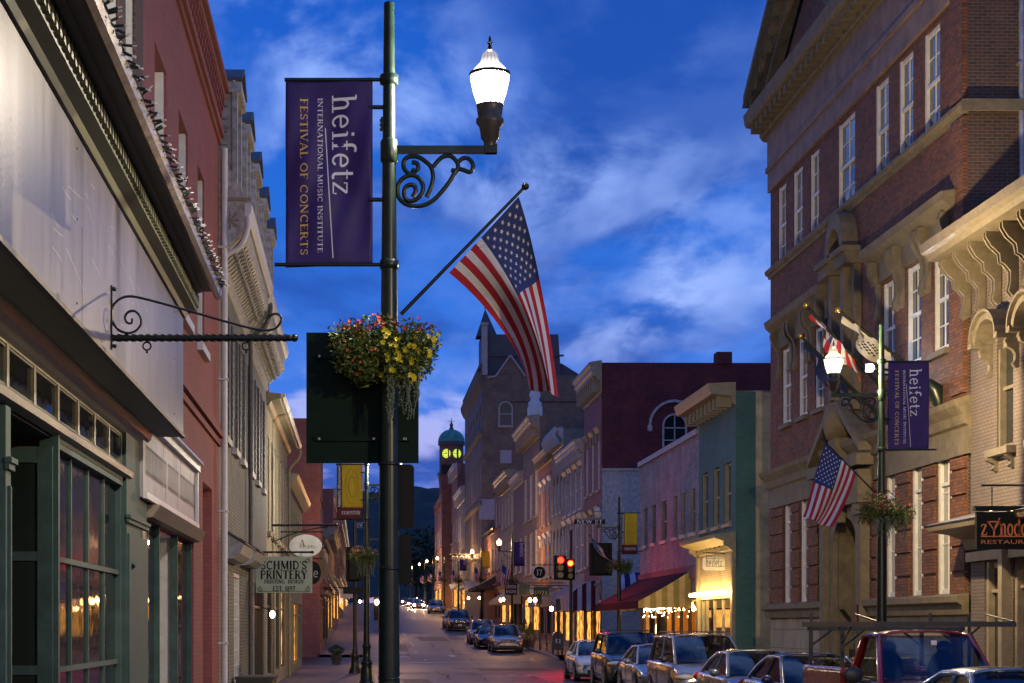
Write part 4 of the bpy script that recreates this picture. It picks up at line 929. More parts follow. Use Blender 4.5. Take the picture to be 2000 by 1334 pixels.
# fairy lights
f=MB(fr);rr=random.Random(3)
for i in range(110):
    u=lerp(ls[0]+.5,ls[1]-.3,rr.random());f.ell((u,-.02+rr.uniform(-.02,.02),rr.choice([rr.uniform(2.2,2.75),2.6])),(.022,.022,.022),6,4)
tag(f.build('fairy_lights',emit('fairy_light_bulbs',(1,.75,.45),18)),'tangle of tiny lit fairy lights under the dark awning','fairy lights')
def awning(fr,u0,u1,v1,wt,wb,mats,name,label,stripe=None,val=.3,curve=0,cat='awning',sides=True):
    T=thing('awning',label,cat,fr.p((u0+u1)/2,v1,wb-val))
    n=max(2,int((u1-u0)/(stripe or .5)));f=MB(fr);nv=8
    def pt(s,t):
        if curve: return (lerp(u0,u1,s),.02+v1*math.sin(t*math.pi/2),wb+(wt-wb)*math.cos(t*math.pi/2))
        return (lerp(u0,u1,s),.02+v1*t,lerp(wt,wb,t)-.04*math.sin(math.pi*t))
    f.grid(pt,n,nv,lambda i,j:i%2,False)
    f.build('canopy',mats,T,solid=.012)
    f=MB(fr);n2=n*2
    for i in range(n2):
        a,b=lerp(u0,u1,i/n2),lerp(u0,u1,(i+1)/n2)
        f.face([(a,v1+.02,wb-.005),(b,v1+.02,wb-.005),(b,v1+.022,wb-val),((a+b)/2,v1+.022,wb-val-.03),(a,v1+.022,wb-val)],(i//2)%2)
    f.build('valance',mats,T)
    if sides:
        for u in(u0,u1):
            f=MB(fr);m=int(v1/.25)+1
            for k in range(m):
                t0,t1=k/m,(k+1)/m
                # vertical stripes on the closed end
                def zt_(t): return pt(0,(math.asin(t)/(math.pi/2)) if curve else t)[2]
                f.face([(u,v1*t0+.02,wb-val*0),(u,v1*t1+.02,wb),(u,v1*t1+.02,zt_(t1)-.004),(u,v1*t0+.02,zt_(t0)-.004)],k%2)
                f.face([(u,v1*t0+.02,wb),(u,v1*t1+.02,wb),(u,v1*t1+.02,wb-val),(u,v1*t0+.02,wb-val)],k%2)
            f.build('end_panel',mats[2:] if len(mats)>2 else mats,T)
    return T
cl=lambda n,c,v=.15:mat(n,c,.9,var=v,vs=3,bump=.05,spec=.08)
awning(fr,l0+1.6,l1-.1,2.1,fr.W(1363,1112),fr.W(1240,1172)-.25,[cl('charcoal_canvas',(.028,.027,.028)),cl('charcoal_canvas_dark',(.02,.019,.02)),cl('olive_canvas',(.3,.25,.08)),cl('cream_canvas',(.5,.4,.2))],'awning','long dark charcoal awning with striped end panel on the low white brick shop',stripe=.45,val=.28)
# ================= far block (right)
fr=RF;FA=fr.Y
ma0,ma1=fr.U(1175),fr.U(1141)
T,hs=front('corner_building','tall maroon corner building with ornate white cornice and arched side window','x' and fr,ma0,ma1,fr.W(1175,708),'mauve',3,[(5.2,7.9),(9.2,12.2)],side='maroon',D=30,corn=1,cm='cream_trim',hood='cream_trim',shop='glass_lit',g0=4.0,cp=1.1,ch=2.0,wr=.42,bottom=-1)
MA=T
# side wall details
sf=camwall(*fr.p(ma0,0,0)[:2])
def sp(px,py): Y=sf.o[1];return ((px-CX)*Y/F0-sf.o[0],EYE+(HY-py)*Y/F0)
f=MB(sf);a,z=sp(1400,703);b,z2=sp(1430,687);f.box(a,b,-1,.0,z-.2,z2);a,_=sp(1430,0);f.box(a-6.2,a-.9+.1,-.6,.02,z-.02,z+.06) if 0 else None;f.build('chimney',M['maroon'],MA)
x0,zb_=sp(1297,884);x1,zt_=sp(1338,811);m=(x0+x1)/2;hw=(x1-x0)/2
f=MB(sf);f.face([(x0,.02,zb_),(x1,.02,zb_)]+[(m+hw*math.cos(math.pi*i/12),.02,zt_-hw+hw*math.sin(math.pi*i/12)) for i in range(13)]);o=f.build('arched_window',M['glass'],MA)
f=MB(sf)
for i in range(12):
    for rr0,rr1,v in((hw,hw+.1,.06),(hw+.7,hw+.84,.08)):
        P=[(m+r*math.cos(math.pi*j/12),zt_-hw+r*math.sin(math.pi*j/12)) for r,j in((rr0,i),(rr0,i+1),(rr1,i+1),(rr1,i))];f.prism(P,.002,v,'v')
f.box(x0-.1,x0,.002,.06,zb_,zt_-hw);f.box(x1,x1+.1,.002,.06,zb_,zt_-hw);f.box(m-.03,m+.03,.021,.05,zb_,zt_)
for s in(-1,1): f.box(m+s*(hw+.77)-.12,m+s*(hw+.77)+.12,.002,.14,zt_-hw-.3,zt_-hw)
for z in(.33,.66): f.box(x0,x1,.021,.05,lerp(zb_,zt_,z)-.03,lerp(zb_,zt_,z)+.03)
f.build('frame',M['grey_trim'],o)
_,zg=sp(1200,915);xg,_=sp(1200,0);f=MB(sf);f.box(.02,12,.003,.06,0,zg-.12);f.box(.0,12,.003,.16,zg-.12,zg);f.build('ground_floor_panel',M['grey_trim'],MA)
st2=[cl('white_stripe_canvas',(.5,.48,.5)),cl('maroon_stripe_canvas',(.12,.02,.03))]
navy=[cl('pale_blue_stripe_canvas',(.42,.42,.55)),cl('navy_stripe_canvas',(.03,.03,.1))]
x0,z0=sp(1205,1118);x1,z1=sp(1250,1120)
awning(sf,x0,x1+3,1.0,z0,z0-.95,navy,'','curved navy and white striped awning on the side of the maroon corner building',stripe=.3,curve=1,val=.25)
awning(RF,ma0+.5,ma1+2,1.7,4.3,3.0,st2,'','curved maroon and white striped awning on the front of the corner building',stripe=.32,curve=1,val=.35)
# row of fronts
specs=[
 (1141,1100,858,'white_brick',4,[(5,7.9),(8.6,11)],dict(corn=1,cm='grey_trim',hood='grey_trim',cp=1.0,ch=1.5,wr=.6),'pale painted brick building with wide windows and bracketed cornice beside the maroon corner'),
 (1100,1079,836,'grey_brick',3,[(5,8),(9,11.5)],dict(corn=1,cm='grey_trim',hood=None,cp=.7,ch=1.4,wr=.5,arch=1),'narrow pale stone front with ribbed parapet and arched windows'),
 (1079,1054,874,'old_brick',3,[(5,7.6),(8.6,11.4)],dict(corn=1,cm='cream_trim',hood='white_trim',cp=.9,ch=1.0,wr=.45),'red brick front with golden curved cornice and white window hoods'),
 (1054,1022,812,'tower_brick',3,[(5.5,8.6),(9.6,13)],dict(corn=1,cm='cream_trim',hood=None,cp=1.5,ch=1.9,wr=.6),'brown brick front with heavy stepped cream cornice and urn'),
 (1022,1003,922,'taupe_brick',2,[(5.8,8.5)],dict(corn=1,cm='grey_trim',cp=.8,ch=1,wr=.5),'small grey front with white cornice in the far row'),
 (1003,978,918,'cream_brick',4,[(6,8.8),(10,12.5)],dict(corn=1,cm='cream_trim',cp=1.3,ch=1.6,wr=.42),'cream front with deep golden bracketed eave'),
 (978,966,948,'mauve',2,[(6.5,9),(10.5,13)],dict(corn=1,cm='mauve',cp=.3,ch=.6,wr=.4),'pink brick front beside the brown tower building'),
 (966,945,1030,'old_brick',3,[(6.5,8.6)],dict(corn=1,cm='brown_dark',cp=.3,ch=.6,wr=.4,shop=None),'low brick front below the brown tower building')]
FB=[]
for i,(p0,p1,yt,m_,nc,fl,kw,lb) in enumerate(specs):
    u0,u1=fr.U(p0)+.01,fr.U(p1);b0=gz(fr.p(u0,0,0)[1])
    if i in(2,4,6): kw.setdefault('shop','glass')
    t,h=front('row_building',lb,fr,u0,u1,fr.W(p0,yt),m_,nc,[(a+b0*.3,c+b0*.3) for a,c in fl],base=b0,D=14,**kw);FB.append((t,u0,u1,b0))
# urn on the brown front
t,u0,u1,_=FB[3];zt=fr.W(1054,812)
f=MB(fr);um=u0+1.5;f.box(um-.5,um+.5,-.3,.7,zt+.1,zt+.8);f.lathe((um,.2,zt+.8),[(.45,0),(.5,.3),(.3,.5),(.42,.9),(.25,1.3),(.12,1.45),(.3,1.75),(.32,2.0),(.1,2.3),(0,2.35)],12);f.build('urn',M['white_trim'],t)
t,u0,u1,_=FB[1];zt=fr.W(1100,836);f=MB(fr)
for i in range(9): x=lerp(u0,u1-.4,i/8);f.tube([(x+.2,.35,zt-1.0),(x+.2,.6,zt-.4),(x+.2,.4,zt+.05)],.2,6)
f.build('ribbed_parapet',M['grey_trim'],t)
# tower building
tw0,tw1=fr.U(941),fr.U(908);tb=gz(tw0)
TW=thing('tower_building','tall brown brick building with steep slate roof and spire behind the row','tower building',fr.p(tw0,0,tb))
ztp=fr.W(935,745);hs=[]
for fl in((9,12.5),(14.5,18),(20,23.5),(25.5,28)):
    for i in range(6):
        st=(tw1-tw0)/6;x=tw0+st*(i+.5);hs.append((x-.9,x+.9,fl[0]+2,fl[1]+2,.9))
wallmb(fr,tw0,tw1,-1,ztp,hs,D=15,smi=1).build('wall',[M['tower_brick'],M['tower_brick']],TW)
for h in hs: win(fr,h,TW,fm='grey_trim',rows=2)
for z in(8,13.5,21,28): cornice(fr,tw0-.3,tw1,[(0,z+1.1),(.25,z+1.3),(.3,z+1.6),(0,z+1.7)],TW,'stone',name='string_course')
cornice(fr,tw0-.4,tw1,[(0,ztp-1.2),(.2,ztp-1),(.5,ztp-.3),(.55,ztp+.2),(0,ztp+.4)],TW,'stone')
sf=camwall(*fr.p(tw0,0,0)[:2])
def sp(px,py): Y=sf.o[1];return ((px-CX)*Y/F0-sf.o[0],EYE+(HY-py)*Y/F0)
# gable, coping and windows on the side wall
g_=[sp(952,738),sp(968,738),sp(997,695),sp(1040,738),sp(1140,738)]
f=MB(sf);f.prism([sp(941,760),sp(952,738),sp(968,735),sp(997,694),sp(1026,735),sp(1050,738),sp(1150,735),sp(1150,900),sp(941,900)],-.6,-.02,'v')
f.build('gable_wall',M['tower_brick'],TW)
f=MB(sf);
for a,b in(((952,738),(968,735)),((968,735),(997,694)),((997,694),(1026,735))):
    p,q=sp(*a),sp(*b);f.tube([(p[0],.05,p[1]),(q[0],.05,q[1])],.12,5)
f.build('gable_coping',M['grey_trim'],TW)
x0,zb_=sp(976,831);x1,zt_=sp(999,786);m=(x0+x1)/2;hw=(x1-x0)/2
f=MB(sf);f.face([(x0,.03,zb_),(x1,.03,zb_)]+[(m+hw*math.cos(math.pi*i/12),.03,zt_-hw+hw*math.sin(math.pi*i/12)) for i in range(13)]);o=f.build('arched_window',M['glass'],TW)
f=MB(sf)
for i in range(12):
    P=[(m+r*math.cos(math.pi*j/12),zt_-hw+r*math.sin(math.pi*j/12)) for r,j in((hw,i),(hw,i+1),(hw+.15,i+1),(hw+.15,i))];f.prism(P,.0,.1,'v')
f.box(x0-.15,x0,0,.1,zb_,zt_-hw);f.box(x1,x1+.15,0,.1,zb_,zt_-hw);f.box(x0-.2,x1+.2,0,.16,zb_-.2,zb_);f.box(x0,x1,.031,.06,lerp(zb_,zt_,.5)-.05,lerp(zb_,zt_,.5)+.05);f.build('frame',M['grey_trim'],o)
x0,zb_=sp(977,905);x1,zt_=sp(999,879);f=MB(sf);f.box(x0,x1,.0,.08,zb_,zt_);f.build('blocked_window',mat('pale_window_board',(.35,.36,.42),.5),TW)
f=MB(sf)
for y in(785,855,879): a=sp(940,y);b=sp(1140,y);f.box(a[0]+4 if y!=785 else a[0]+3,b[0],.0,.05,a[1]-.06,a[1]+.06)
f.build('brick_band',M['bank_brick_dark'],TW)
a=sp(936,975);b=sp(970,1015);f=MB(sf);f.box(a[0],b[0],.01,.1,b[1],a[1]);f.build('rendered_panel',mat('pale_blue_render',(.3,.32,.38),.8),TW)
# slate roofs
f=MB(sf);q=sp(941,650);p=sp(1095,650);e1=sp(1097,692);e0=sp(941,692)
f.prism([(0,0)]*0 or [sp(941,760),sp(941,650),sp(1092,650),sp(1098,740)],-7,-1.0,'v');f.box(e0[0]+1,e1[0]+.3,-1.0,-.8,e0[1]-.1,e0[1]+.1);f.prism([sp(1098,740),sp(1098,705),sp(1130,725),sp(1150,745)],-6,-1.5,'v');f.build('roof',M['slate'],TW)
a=sp(931,653);b=sp(973,653);ap=sp(946,596);f=MB(sf)
c=(a[0]+b[0])/2;P=[(a[0],-1.2,a[1]),(b[0],-1.2,a[1]),(b[0],-3.6,a[1]),(a[0],-3.6,a[1])];A_=(ap[0]+.2,-2.4,ap[1]-.0)
for i in range(4): f.face([P[i],P[(i+1)%4],A_])
f.tube([A_,(A_[0],A_[1],A_[2]+.5)],.08,5);f.build('spire',M['slate'],TW)
f=MB(fr)
for x,z in((tw0+.2,ztp+5),(tw0+.2,ztp+3)):pass
f.box(tw0-.1,tw0+.5,-.6,.0,ztp,fr.W(935,645));f.box(tw0-.2,tw0+.6,-.7,.1,fr.W(935,650),fr.W(935,645));f.build('corner_pinnacle',M['grey_trim'],TW)
# fronts beyond, and the clock tower
for p0,p1,yt,m_,lb in((908,893,950,'grey_brick','pale far front with white cornice left of the brown tower'),(893,876,905,'old_brick','brick far front with white cornice below the clock tower'),(862,849,968,'orange_brick','orange brick far front lit by lamps below the clock tower')):
    u0,u1=fr.U(p0)+.01,fr.U(p1);b0=gz(fr.p(u0,0,0)[1]);zt=fr.W(p0,yt)
    front('row_building',lb,fr,u0,u1,zt,m_,4,[(b0+5,b0+8),(b0+9.5,b0+12.5)],corn=1,cm='grey_trim' if m_!='orange_brick' else 'orange_brick',cp=1.0 if m_!='orange_brick' else .3,ch=2,base=b0,D=12)
YC=262
def cp_(px,py): return ((px-CX)*YC/F0,EYE+(HY-py)*YC/F0)
b0=gz(YC);CT=thing('clock_tower','brick clock tower with green copper dome and glowing yellow clock faces','clock tower',(cp_(882,0)[0],YC,b0))
x0,zt=cp_(859,861);x1,_=cp_(906,0);zb_=cp_(0,925)[1];m=(x0+x1)/2;hw=(x1-x0)/2
# tower body is turned so two faces show
def oct_(f,r,z0,z1,ang=R(22.5+8),n=8,r2=None):
    r2=r2 or r;P=[];
    for z,rr in((z0,r),(z1,r2)):
        for i in range(n): t=ang+2*math.pi*i/n;P.append((m+rr*math.cos(t),YC+2+rr*math.sin(t),z))
    f.idx(P,[(i,(i+1)%n,n+(i+1)%n,n+i) for i in range(n)]+[tuple(range(n)),tuple(range(2*n-1,n-1,-1))])
f=MB();oct_(f,hw*1.03,zb_-3,zt);f.build('belfry',M['old_brick'],CT)
f=MB();ap=cp_(0,925)[1];oct_(f,hw*1.03,ap-2,ap,r2=hw*1.15);xx0,_=cp_(862,0);f.box(cp_(863,0)[0],cp_(905,0)[0],YC+.4,YC+5,b0-2,ap-1.5);f.build('shaft',M['orange_brick'] if 0 else M['old_brick'],CT)
f=MB();oct_(f,hw*1.15,zt-.5,zt);oct_(f,hw*1.2,cp_(0,925)[1]-.2,cp_(0,925)[1]+.3);f.build('cornice',M['slate'],CT)
f=MB();zd=cp_(0,836)[1];H=zd-zt;prof=[(hw*1.12*math.cos(t*math.pi/2/8)**.9 if t<8 else .15,H*math.sin(t*math.pi/2/8)) for t in range(9)];f.lathe((m,YC+2,zt),prof,16);f.build('dome',M['copper_green'],CT)
f=MB();za=cp_(0,820)[1];f.lathe((m,YC+2,zd-.1),[(.4,0),(.2,.5),(.28,.7),(.06,1.2),(.04,(za-zd)+.6)],8);f.box(m-.5,m+.5,YC+1.97,YC+2.03,za,za+.06);f.build('finial',M['slate'],CT)
ym=mat('x',(1,1,1));ym=emit('glowing_clock_dial',(.62,.78,.06),1.1)
for px,nx in((872,-.45),(895,.45)):
    cx_,cz_=cp_(px,885);n=Vector((nx,-math.sqrt(1-nx*nx),0));t=Vector((-n.y,n.x,0));c=Vector((m,YC+2,cz_))+n*(hw*.955)
    rr=.72*10/13.7*13.7/10
    def cpnt(x,y,o=0): p=c+t*x+n*(.06+o);return (p.x,p.y,p.z+y)
    f=MB();f.face([cpnt(.64*math.cos(i*math.pi/12),.64*math.sin(i*math.pi/12)) for i in range(24)]);o=f.build('clock_face',ym,CT)
    f=MB()
    for i in range(12):
        a=i*math.pi/6;f.face([cpnt(r*math.cos(a+d),r*math.sin(a+d),.03) for r,d in((.42,-.08),(.42,.08),(.58,.06),(.58,-.06))])
    for a,l in((R(185),.42),(R(115),.34)): f.face([cpnt(r*math.cos(a)+s*math.sin(a),r*math.sin(a)-s*math.cos(a),.05) for r,s in((-.1,-.04),(l,-.04),(l,.04),(-.1,.04))])
    f.build('clock_hands',M['metal_black'],o)
f=MB();
for i in range(3):
    a=cp_(868+i*14,914);f.box(a[0]-.4,a[0]+.4,YC-.1,YC+.4,a[1]-.8,a[1]+.5)
f.build('belfry_louvre',M['dark_int'],CT)
# brick building left of clock tower base
# ================= left far block
LL=Fr(-2.2,0,SL,1,1,-SL);fr=LL
lspec=[(100,104.5,13.2,'red_paint',1,[(5,7.5),(9,11.5)],'red brick building behind the street corner on the left',dict(side=None)),
 (104.6,122,9.5,'slate','',[], '',{})]
front('row_building','red brick building past the street corner on the left',fr,100,108,13.1,'old_brick',4,[(5,7.3),(8.8,11.3)],corn=1,cm='bank_brick',cp=.2,ch=.5,base=.4,D=10)
front('row_building','dark blue painted low front on the left beyond the corner',fr,108.01,124,7.0,'slate',4,[(4.6,6)],corn=1,cm='slate',cp=.3,ch=.5,base=.6,D=10,shop='glass')
front('row_building','cream front with white cornice on the left beyond the corner',fr,124.01,150,8.4,'cream_brick',6,[(5.4,7.4)],corn=1,cm='cream_trim',cp=1.0,ch=1.0,base=1.2,D=10)
front('row_building','dark brick front far down the left pavement',fr,150.01,190,13.0,'old_brick',8,[(6,8),(9,11)],corn=1,cm='grey_trim',cp=.8,ch=1.0,base=2,D=10)
front('row_building','dim brick front at the far end of the left row',fr,190.01,330,15,'bank_brick',20,[(8,10),(11.5,13.5)],corn=1,cm='grey_trim',cp=.6,ch=1.0,base=3.4,D=10)
# ================= ground
def strip(name,aL,aR,y0,y1,dz,m,thick=0,step=6,frx=None):
    mb=MB();ys=[y0]
    while ys[-1]<y1: ys.append(min(y1,ys[-1]+step))
    nx=6
    for a,b in zip(ys,ys[1:]):
        for i in range(nx):
            l,r=lerp(aL,aR,i/nx),lerp(aL,aR,(i+1)/nx)
            P=[(l+SL*a,a,gz(a)+dz),(r+SL*a,a,gz(a)+dz),(r+SL*b,b,gz(b)+dz),(l+SL*b,b,gz(b)+dz)];mb.face(P)
    if thick:
        for a,b in zip(ys,ys[1:]):
            for q in(aL,aR): mb.face([(q+SL*a,a,gz(a)+dz),(q+SL*b,b,gz(b)+dz),(q+SL*b,b,gz(b)+dz-thick),(q+SL*a,a,gz(a)+dz-thick)])
        for y in(ys[0],ys[-1]): mb.face([(aL+SL*y,y,gz(y)+dz),(aR+SL*y,y,gz(y)+dz),(aR+SL*y,y,gz(y)+dz-thick),(aL+SL*y,y,gz(y)+dz-thick)])
    o=mb.build(name,m);o['kind']='structure';return o
KB=-.12  # road lies below the pavement level
mb=MB()
mb.face([(-1500,-200,-.6),(1500,-200,-.6),(1500,85,-.6),(-1500,85,-.6)]);mb.face([(-1500,85,-.6),(1500,85,-.6),(1500,330,4.4),(-1500,330,4.4)]);mb.face([(-1500,330,4.4),(1500,330,4.4),(1500,900,12),(-1500,900,12)]);mb.face([(-1500,900,12),(1500,900,12),(1500,4000,12),(-1500,4000,12)])
o=mb.build('ground',mat('dark_earth',(.04,.035,.03),.95,vs=.1));o['kind']='structure'
strip('road',-.0+.5,10.4,-30,430,KB,M['asphalt'],step=5)
o=MB();
for (x0,x1) in((-70,.55),(9.7,80)): o.face([(x0,87.3,gz(88)+KB-.004),(x1,87.3,gz(88)+KB-.004),(x1,98.9,gz(98.9)+KB-.004),(x0,98.9,gz(98.9)+KB-.004)])
o=o.build('side_street',M['asphalt']);o['kind']='structure'
strip('left_pavement',-2.7,.35,-30,86,0,M['walk'],step=5);strip('left_pavement',-2.3,.35,99.5,430,0,M['walk'],step=5)
strip('left_kerb',.35,.5,-30,86,.004,M['concrete'],thick=.2,step=5);strip('left_kerb',.35,.5,99.5,430,.004,M['concrete'],thick=.2,step=5)
strip('right_pavement',9.75,13.2,-30,86.5,0,M['walk'],step=5);strip('right_pavement',10.35,13.0,99,430,0,M['walk'],step=5)
strip('right_kerb',9.6,9.75,-30,86.5,.004,M['concrete'],thick=.2,step=5);strip('right_kerb',10.2,10.35,96,430,.004,M['concrete'],thick=.2,step=5)
def marks(name,quads,m):
    mb=MB()
    for q in quads: mb.face([(a+SL*y,y,gz(y)+KB+.005) for a,y in q])
    o=mb.build(name,m);o['kind']='structure'
Ym=lambda py:1.97*F0/(py-HY)
marks('stop_line',[[(.6,91.5),(8.6,94.5),(8.6,94.9),(.6,91.9)]],M['line'])
marks('lane_line',[[(3.3,95.5),(3.45,95.5),(3.3,109),(3.15,109)],[(3.4,118),(3.5,118),(3.4,124),(3.3,124)],[(3.4,140),(3.5,140),(3.4,146),(3.3,146)]],M['line'])
marks('crosswalk',[[(.6,74.6),(9.5,74.6),(9.5,74.9),(.6,74.9)],[(.6,71.4),(9.5,71.4),(9.5,71.7),(.6,71.7)],[(3.0,104.5),(7.5,107.5),(7.5,107.8),(3.0,104.8)],[(4.0,64),(9.2,64),(9.2,64.12),(4,64.12)]],M['line'])
rs=random.Random(11)
for i in range(12):
    a=rs.uniform(1,9);y=rs.uniform(60,150);mb=MB();P=[(a+.1*math.sin(k*.9+i),y+k*rs.uniform(.8,1.4)) for k in range(12)]
    for (p,q),(r_,t) in zip(P,P[1:]): mb.face([(p+SL*q,q,gz(q)+KB+.006),(p+.07+SL*q,q,gz(q)+KB+.006),(r_+.07+SL*t,t,gz(t)+KB+.006),(r_+SL*t,t,gz(t)+KB+.006)])
    o=mb.build('tar_line',M['tar']);o['kind']='structure'
marks('road_patch',[[(5.2,80),(8.4,80),(8.4,86),(5.2,86)],[(1.2,110),(2.9,110),(2.9,122),(1.2,122)],[(4.2,128),(6.2,128),(6.2,137),(4.2,137)],[(1.5,62),(2.5,62),(2.5,68),(1.5,68)]],M['tar'])
for a,y in((4.6,84),(2.4,103),(6.3,72.5),(4.3,135)):
    T=thing('manhole_cover',{84:'round iron manhole cover nearest the middle of the junction',103:'round iron manhole cover past the junction by the turn arrow',72.5:'round iron manhole cover before the junction beside the brick crosswalk',135:'farthest round iron manhole cover in the road'}[y],'manhole cover',(a+SL*y,y,gz(y)+KB));f=MB();f.lathe((a+SL*y,y,gz(y)+KB+.004),[(.34,0),(.34,.006),(0,.008)],24);f.build('lid',M['metal_black'],T);f=MB();f.lathe((a+SL*y,y,gz(y)+KB+.004),[(.42,0),(.42,.008),(.345,.008)],24);f.build('rim',M['tin'],T)
marks('brick_crosswalk',[[(.6,75.3),(9.5,75.3),(9.5,78.0),(.6,78.0)]],M['walk'])
marks('turn_arrow',[[(1.6,99.2),(2.2,98.6),(2.2,98.95),(2.7,98.95),(2.7,99.5),(2.2,99.5),(2.2,99.8)],[(5.4,101.7),(5.0,102.3),(4.6,101.7),(4.85,101.7),(4.85,99.5),(5.15,99.5),(5.15,101.7)]],M['line'])
# ================= hill
hm=mat('wooded_hillside',(.016,.03,.022),.9,var=.6,vs=.03)
mb=MB();rr=random.Random(5)
import mathutils
nz=lambda x,y:mathutils.noise.noise(Vector((x,y,0)))
def hill(s,t):
    x=lerp(-420,420,s);y=lerp(900,1700,t);r=math.sin(min(1,t*1.35)*math.pi/2)
    return (x,y,14+r*(92+26*nz(x/160,3)-.02*x)+(6*nz(x/14,y/14)+3*nz(x/5,y/5)))
mb.grid(hill,170,40);o=mb.build('hill',hm);o['kind']='structure'
leafm=mat('tree_leaves',(.035,.06,.02),.7,var=.5,vs=1.5);barkm=mat('bark',(.06,.045,.035),.9)
def tree(x,y,z,h,w,seed,label,n=900,ls=.5):
    T=thing('street_tree',label,'tree',(x,y,z),'trees at the end of the street');r=random.Random(seed)
    mb=MB();mb.tube([(x,y,z),(x+.1,y,z+h*.3),(x-.1,y,z+h*.6),(x,y,z+h*.85)],[w*.05,w*.04,w*.025,.03],7)
    for i in range(7):
        a=r.uniform(0,6.28);zz=z+h*r.uniform(.3,.6);mb.tube([(x,y,zz),(x+w*.25*math.cos(a),y+w*.25*math.sin(a),zz+h*.12),(x+w*.4*math.cos(a),y+w*.4*math.sin(a),zz+h*.25)],[w*.022,w*.014,.02],5)
    mb.build('trunk',barkm,T);mb=MB()
    cl=[(r.uniform(-.36,.36)*w,r.uniform(-.36,.36)*w,h*(.38+.5*r.random()),w*r.uniform(.12,.24)) for _ in range(16)]
    for i in range(n):
        c=r.choice(cl);d=Vector((r.gauss(0,1),r.gauss(0,1),r.gauss(0,.8))).normalized()*c[3]*r.uniform(.6,1.1);p=Vector((x+c[0],y+c[1],z+c[2]))+d
        a=Vector((r.gauss(0,1),r.gauss(0,1),r.gauss(0,1))).normalized()*ls;b=a.orthogonal().normalized()*ls*.6;mb.face([p-a,p+b,p+a,p-b])
    mb.build('crown',leafm,T);return T
for i,(px,Y,h,w) in enumerate(((822,420,17,13),(838,450,20,15),(812,380,12,9))):
    tree((px-CX)*Y/F0,Y,gz(Y)-.5,h,w,i+2,('broad dark tree at the far end of the street, the nearest to the poles','tallest dark tree at the far end of the street','small dark tree at the far end of the street, lowest of three')[i],ls=.7)
# small far houses
for i,(px0,px1,pyt,Y) in enumerate(((818,842,1050,560),(800,822,1085,520),(838,850,1070,500))):
    x0,x1=(px0-CX)*Y/F0,(px1-CX)*Y/F0;zt=EYE+(HY-pyt)*Y/F0;z0=gz(Y)-1
    T=thing('house',('grey roofed house below the wooded hill','low dark house at the far end of the street','narrow house beside the far end of the brick row')[i],'house',(x0,Y,z0))
    mb=MB();mb.box(x0,x1,Y,Y+9,z0,zt-1.6);mb.build('wall',M['grey_brick'] if i!=1 else M['tower_brick'],T)
    mb=MB();mb.prism([(x0-.3,zt-1.6),(x1+.3,zt-1.6),((x0+x1)/2,zt+.8)],Y-.3,Y+9.3,'v');mb.build('roof',M['slate'],T)
    for k in range(2):
        mb=MB();x=lerp(x0,x1,.25+.5*k);mb.box(x-.4,x+.4,Y-.04,Y-.004,zt-4,zt-2.6);mb.build('window',M['glass'],T)
# ================= flags
bl_=mat('flag_blue_cloth',(.03,.05,.17),.9,var=.15,vs=9);rd_=mat('flag_red_cloth',(.45,.02,.03),.9,var=.12,vs=9);wh_=mat('flag_white_cloth',(.72,.7,.68),.9,var=.1,vs=9)
def flagcloth(S,par,nt=24,stars=True):
    """S(s,t): s across the stripes 0..1 (canton side 0), t along the fly 0..1"""
    f=MB();f.grid(S,26,nt*2,lambda i,j:(0 if (j<nt*2*.4 and i<14) else (1 if (i//2)%2==0 else 2)))
    if stars:
        def N(s,t):
            e=.004;a=Vector(S(s,t));return ((Vector(S(s+e,t))-a).cross(Vector(S(s,t+e))-a)).normalized()
        for r_ in range(9):
            for c in range(6 if r_%2==0 else 5):
                s=(r_+1)/10*.538;t=((c*2+1+(r_%2))/12)*.4;n=N(s,t)
                for sg in(1,-1):
                    P=[]
                    for k in range(10):
                        R_=.0245 if k%2==0 else .010;a=math.pi*k/5;P.append(tuple(Vector(S(s+R_*math.cos(a),t+R_*math.sin(a)*.6))+n*sg*.006))
                    c0=tuple(Vector(S(s,t))+n*sg*.006)
                    for k in range(10): f.face([c0,P[k],P[(k+1)%10]],2)
    return f.build('cloth',[bl_,rd_,wh_],par)
def pole_(par,a,b,r0=.014,ball=.035,m='metal_black',bm=None):
    f=MB();f.tube([a,lerpv(a,b,.5),b],[r0*1.3,r0*1.1,r0],8);f.build('pole',M[m],par)
    f=MB();f.ell(b,(ball,ball,ball),10,8);f.build('finial',M[bm or m],par)
def lerpv(a,b,t): return tuple(a[i]+(b[i]-a[i])*t for i in range(3))
def bez(P,t):
    P=[Vector(p) for p in P]
    while len(P)>1: P=[a.lerp(b,t) for a,b in zip(P,P[1:])]
    return P[0]
def usflag(Y,pole0,tip,A,Bp,label,group=None,wv=.09,ph=0,stars=True,loc=None,rev=False):
    """A: edge curve from the tip end (canton); Bp: edge curve from the low end; all picture points at distance Y"""
    q=lambda p,dy=0:((p[0]-CX)*Y/F0,Y+dy,EYE+(HY-p[1])*Y/F0)
    T=thing('flag',label,'flag',q(pole0),group)
    pole_(T,q(pole0),q(tip),m='metal_black')
    sc=math.hypot(A[0][0]-Bp[0][0],A[0][1]-Bp[0][1])*Y/F0
    A3=[Vector(q(p)) for p in A];B3=[Vector(q(p)) for p in Bp]
    def S(s,t):
        p=bez(A3,t).lerp(bez(B3,t),s);k=t*(1-.25*s)
        p.y+=wv*sc*1.6*math.sin(s*7.5+t*2.2+ph)*min(1,t*2.2);p.x+=wv*.35*sc*math.sin(s*9+t*3+ph)*k;return p
    flagcloth(S,T,stars=stars);return T
